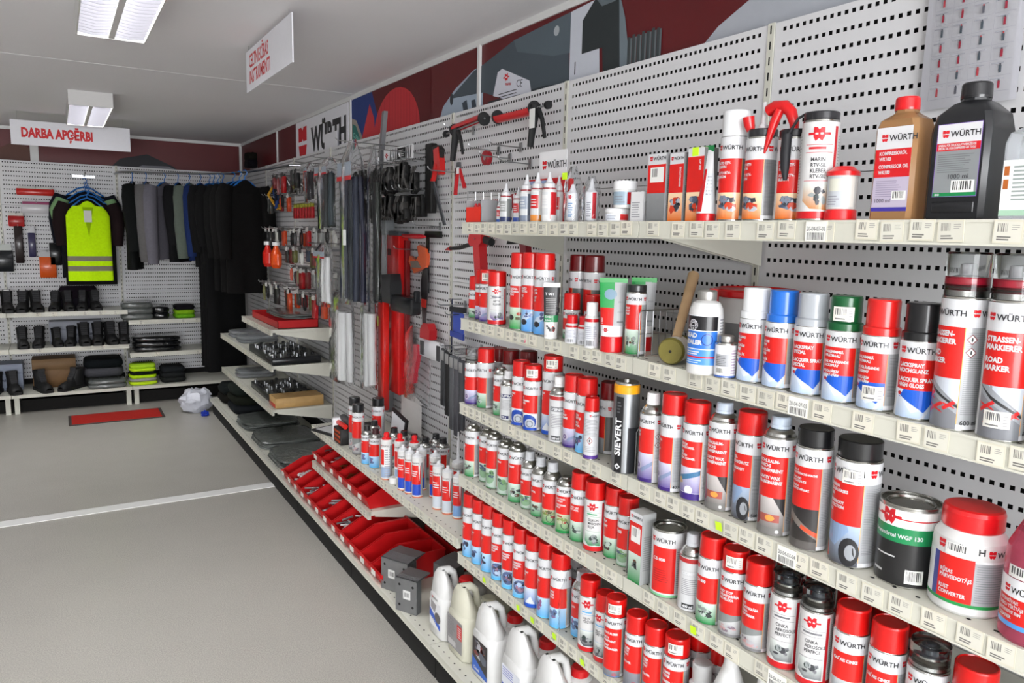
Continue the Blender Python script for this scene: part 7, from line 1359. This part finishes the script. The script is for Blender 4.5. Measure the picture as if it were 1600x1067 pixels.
# vest group on an arm out of the back wall
t = thing('wall_arm','chrome arm out of the back wall holding the vest','hook',(-1.49,8.73,2.235)); MB().tube([(0,.02,0),(0,-.40,0),(0,-.41,.02)],.007,8,(190,192,194)).build('arm','wire',t); MB().box((-.1,-.004,-.014),(.1,.012,.014),(206,206,204)).build('plate','wire',t)
garment('dark navy work shirt at the back of the vest group','shirt',-1.49,8.66,2.10,.46,.86,(22,24,34),0,.52,.07,31,name='shirt'); garment('green and grey trimmed black T-shirt behind the yellow vest','shirt',-1.49,8.56,2.06,.44,.80,(22,24,26),0,.30,.07,32,name='shirt',scol=(130,170,120)); garment('black polo shirt directly behind the yellow vest','shirt',-1.475,8.46,2.02,.44,.84,(20,19,20),0,.46,.07,33,name='shirt',scol=(34,22,24))
t = garment('fluorescent yellow safety vest with two grey reflective bands','vest',-1.485,8.355,1.985,.37,.76,(200,250,10),0,0,.09,34,bands=((.10,.18,(134,130,110)),(.26,.34,(134,130,110))),name='safety_vest',flare=1.04)
MB().box((-.035,-.052,-.20),(.03,-.050,-.09),(214,214,206)).build('hang_tag','print_matt',t); 
m = MB(); m.poly = None
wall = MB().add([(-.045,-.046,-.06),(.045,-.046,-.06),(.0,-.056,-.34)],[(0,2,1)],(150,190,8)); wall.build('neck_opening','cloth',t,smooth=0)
# corner clothes rail and dark clothes
t = thing('clothes_rail','thin curved clothes rail running around the corner','rail',(0,0,2.275)); rail = [(-1.22,8.70,0),(-1.20,8.40,0),(-1.10,8.24,0),(-.85,8.14,0),(-.55,7.98,0),(-.34,7.70,0),(-.22,7.30,0),(-.14,6.80,0),(-.10,6.28,0),(-.02,6.26,0)]
MB().tube(rail,.010,10,(176,178,180)).build('rail_tube','wire',t)
spots = [(-1.10,8.22,78,.52,.84,(14,16,16),.66,'black coat hanging leftmost on the corner rail'),(-.985,8.17,72,.48,.72,(92,90,90),.76,'grey work jacket, left of two on the corner rail'),(-.83,8.11,50,.50,.74,(100,98,106),.78,'grey work jacket, right of two on the corner rail'),(-.715,8.06,64,.46,.76,(18,18,20),.6,'black jacket right of the grey work jackets'),(-.62,8.01,58,.46,.72,(88,96,88),.72,'greenish grey jacket in the middle of the corner rail'),(-.53,7.95,54,.44,.74,(24,40,84),.70,'dark blue jacket beside the greenish grey one'),(-.46,7.87,48,.48,.80,(14,14,15),.66,'black jacket right of the blue one'),(-.43,7.82,42,.46,1.75,(11,11,12),.0,'long black overalls, first of the dark row'),(-.40,7.75,34,.46,1.8,(12,12,13),.0,'long black overalls, second of the dark row'),(-.375,7.675,28,.44,1.8,(11,11,12),.6,'long black overalls, third of the dark row'),(-.33,7.40,14,.40,1.0,(11,11,11),.7,'short black jacket, fourth of the dark row'),(-.31,7.22,10,.38,1.0,(12,11,11),.7,'short black jacket, fifth of the dark row'),(-.30,7.04,8,.36,1.0,(12,11,11),.7,'short black jacket nearest the hanging tools')]
for k, (x, y, rz, w, L, c, sl, lb) in enumerate(spots): garment(lb,'overalls' if L > 1.2 else 'jacket',x,y,2.185,w,L,c,rz,sl,.11,40+k,name='overalls' if L > 1.2 else 'jacket',group='clothes on the corner rail')
lump('cap_stack','black cap resting on top of the corner shelving','cap',(-.06,7.9,2.36),.10,.22,.14,(16,16,17),'cloth',80,lay=2)
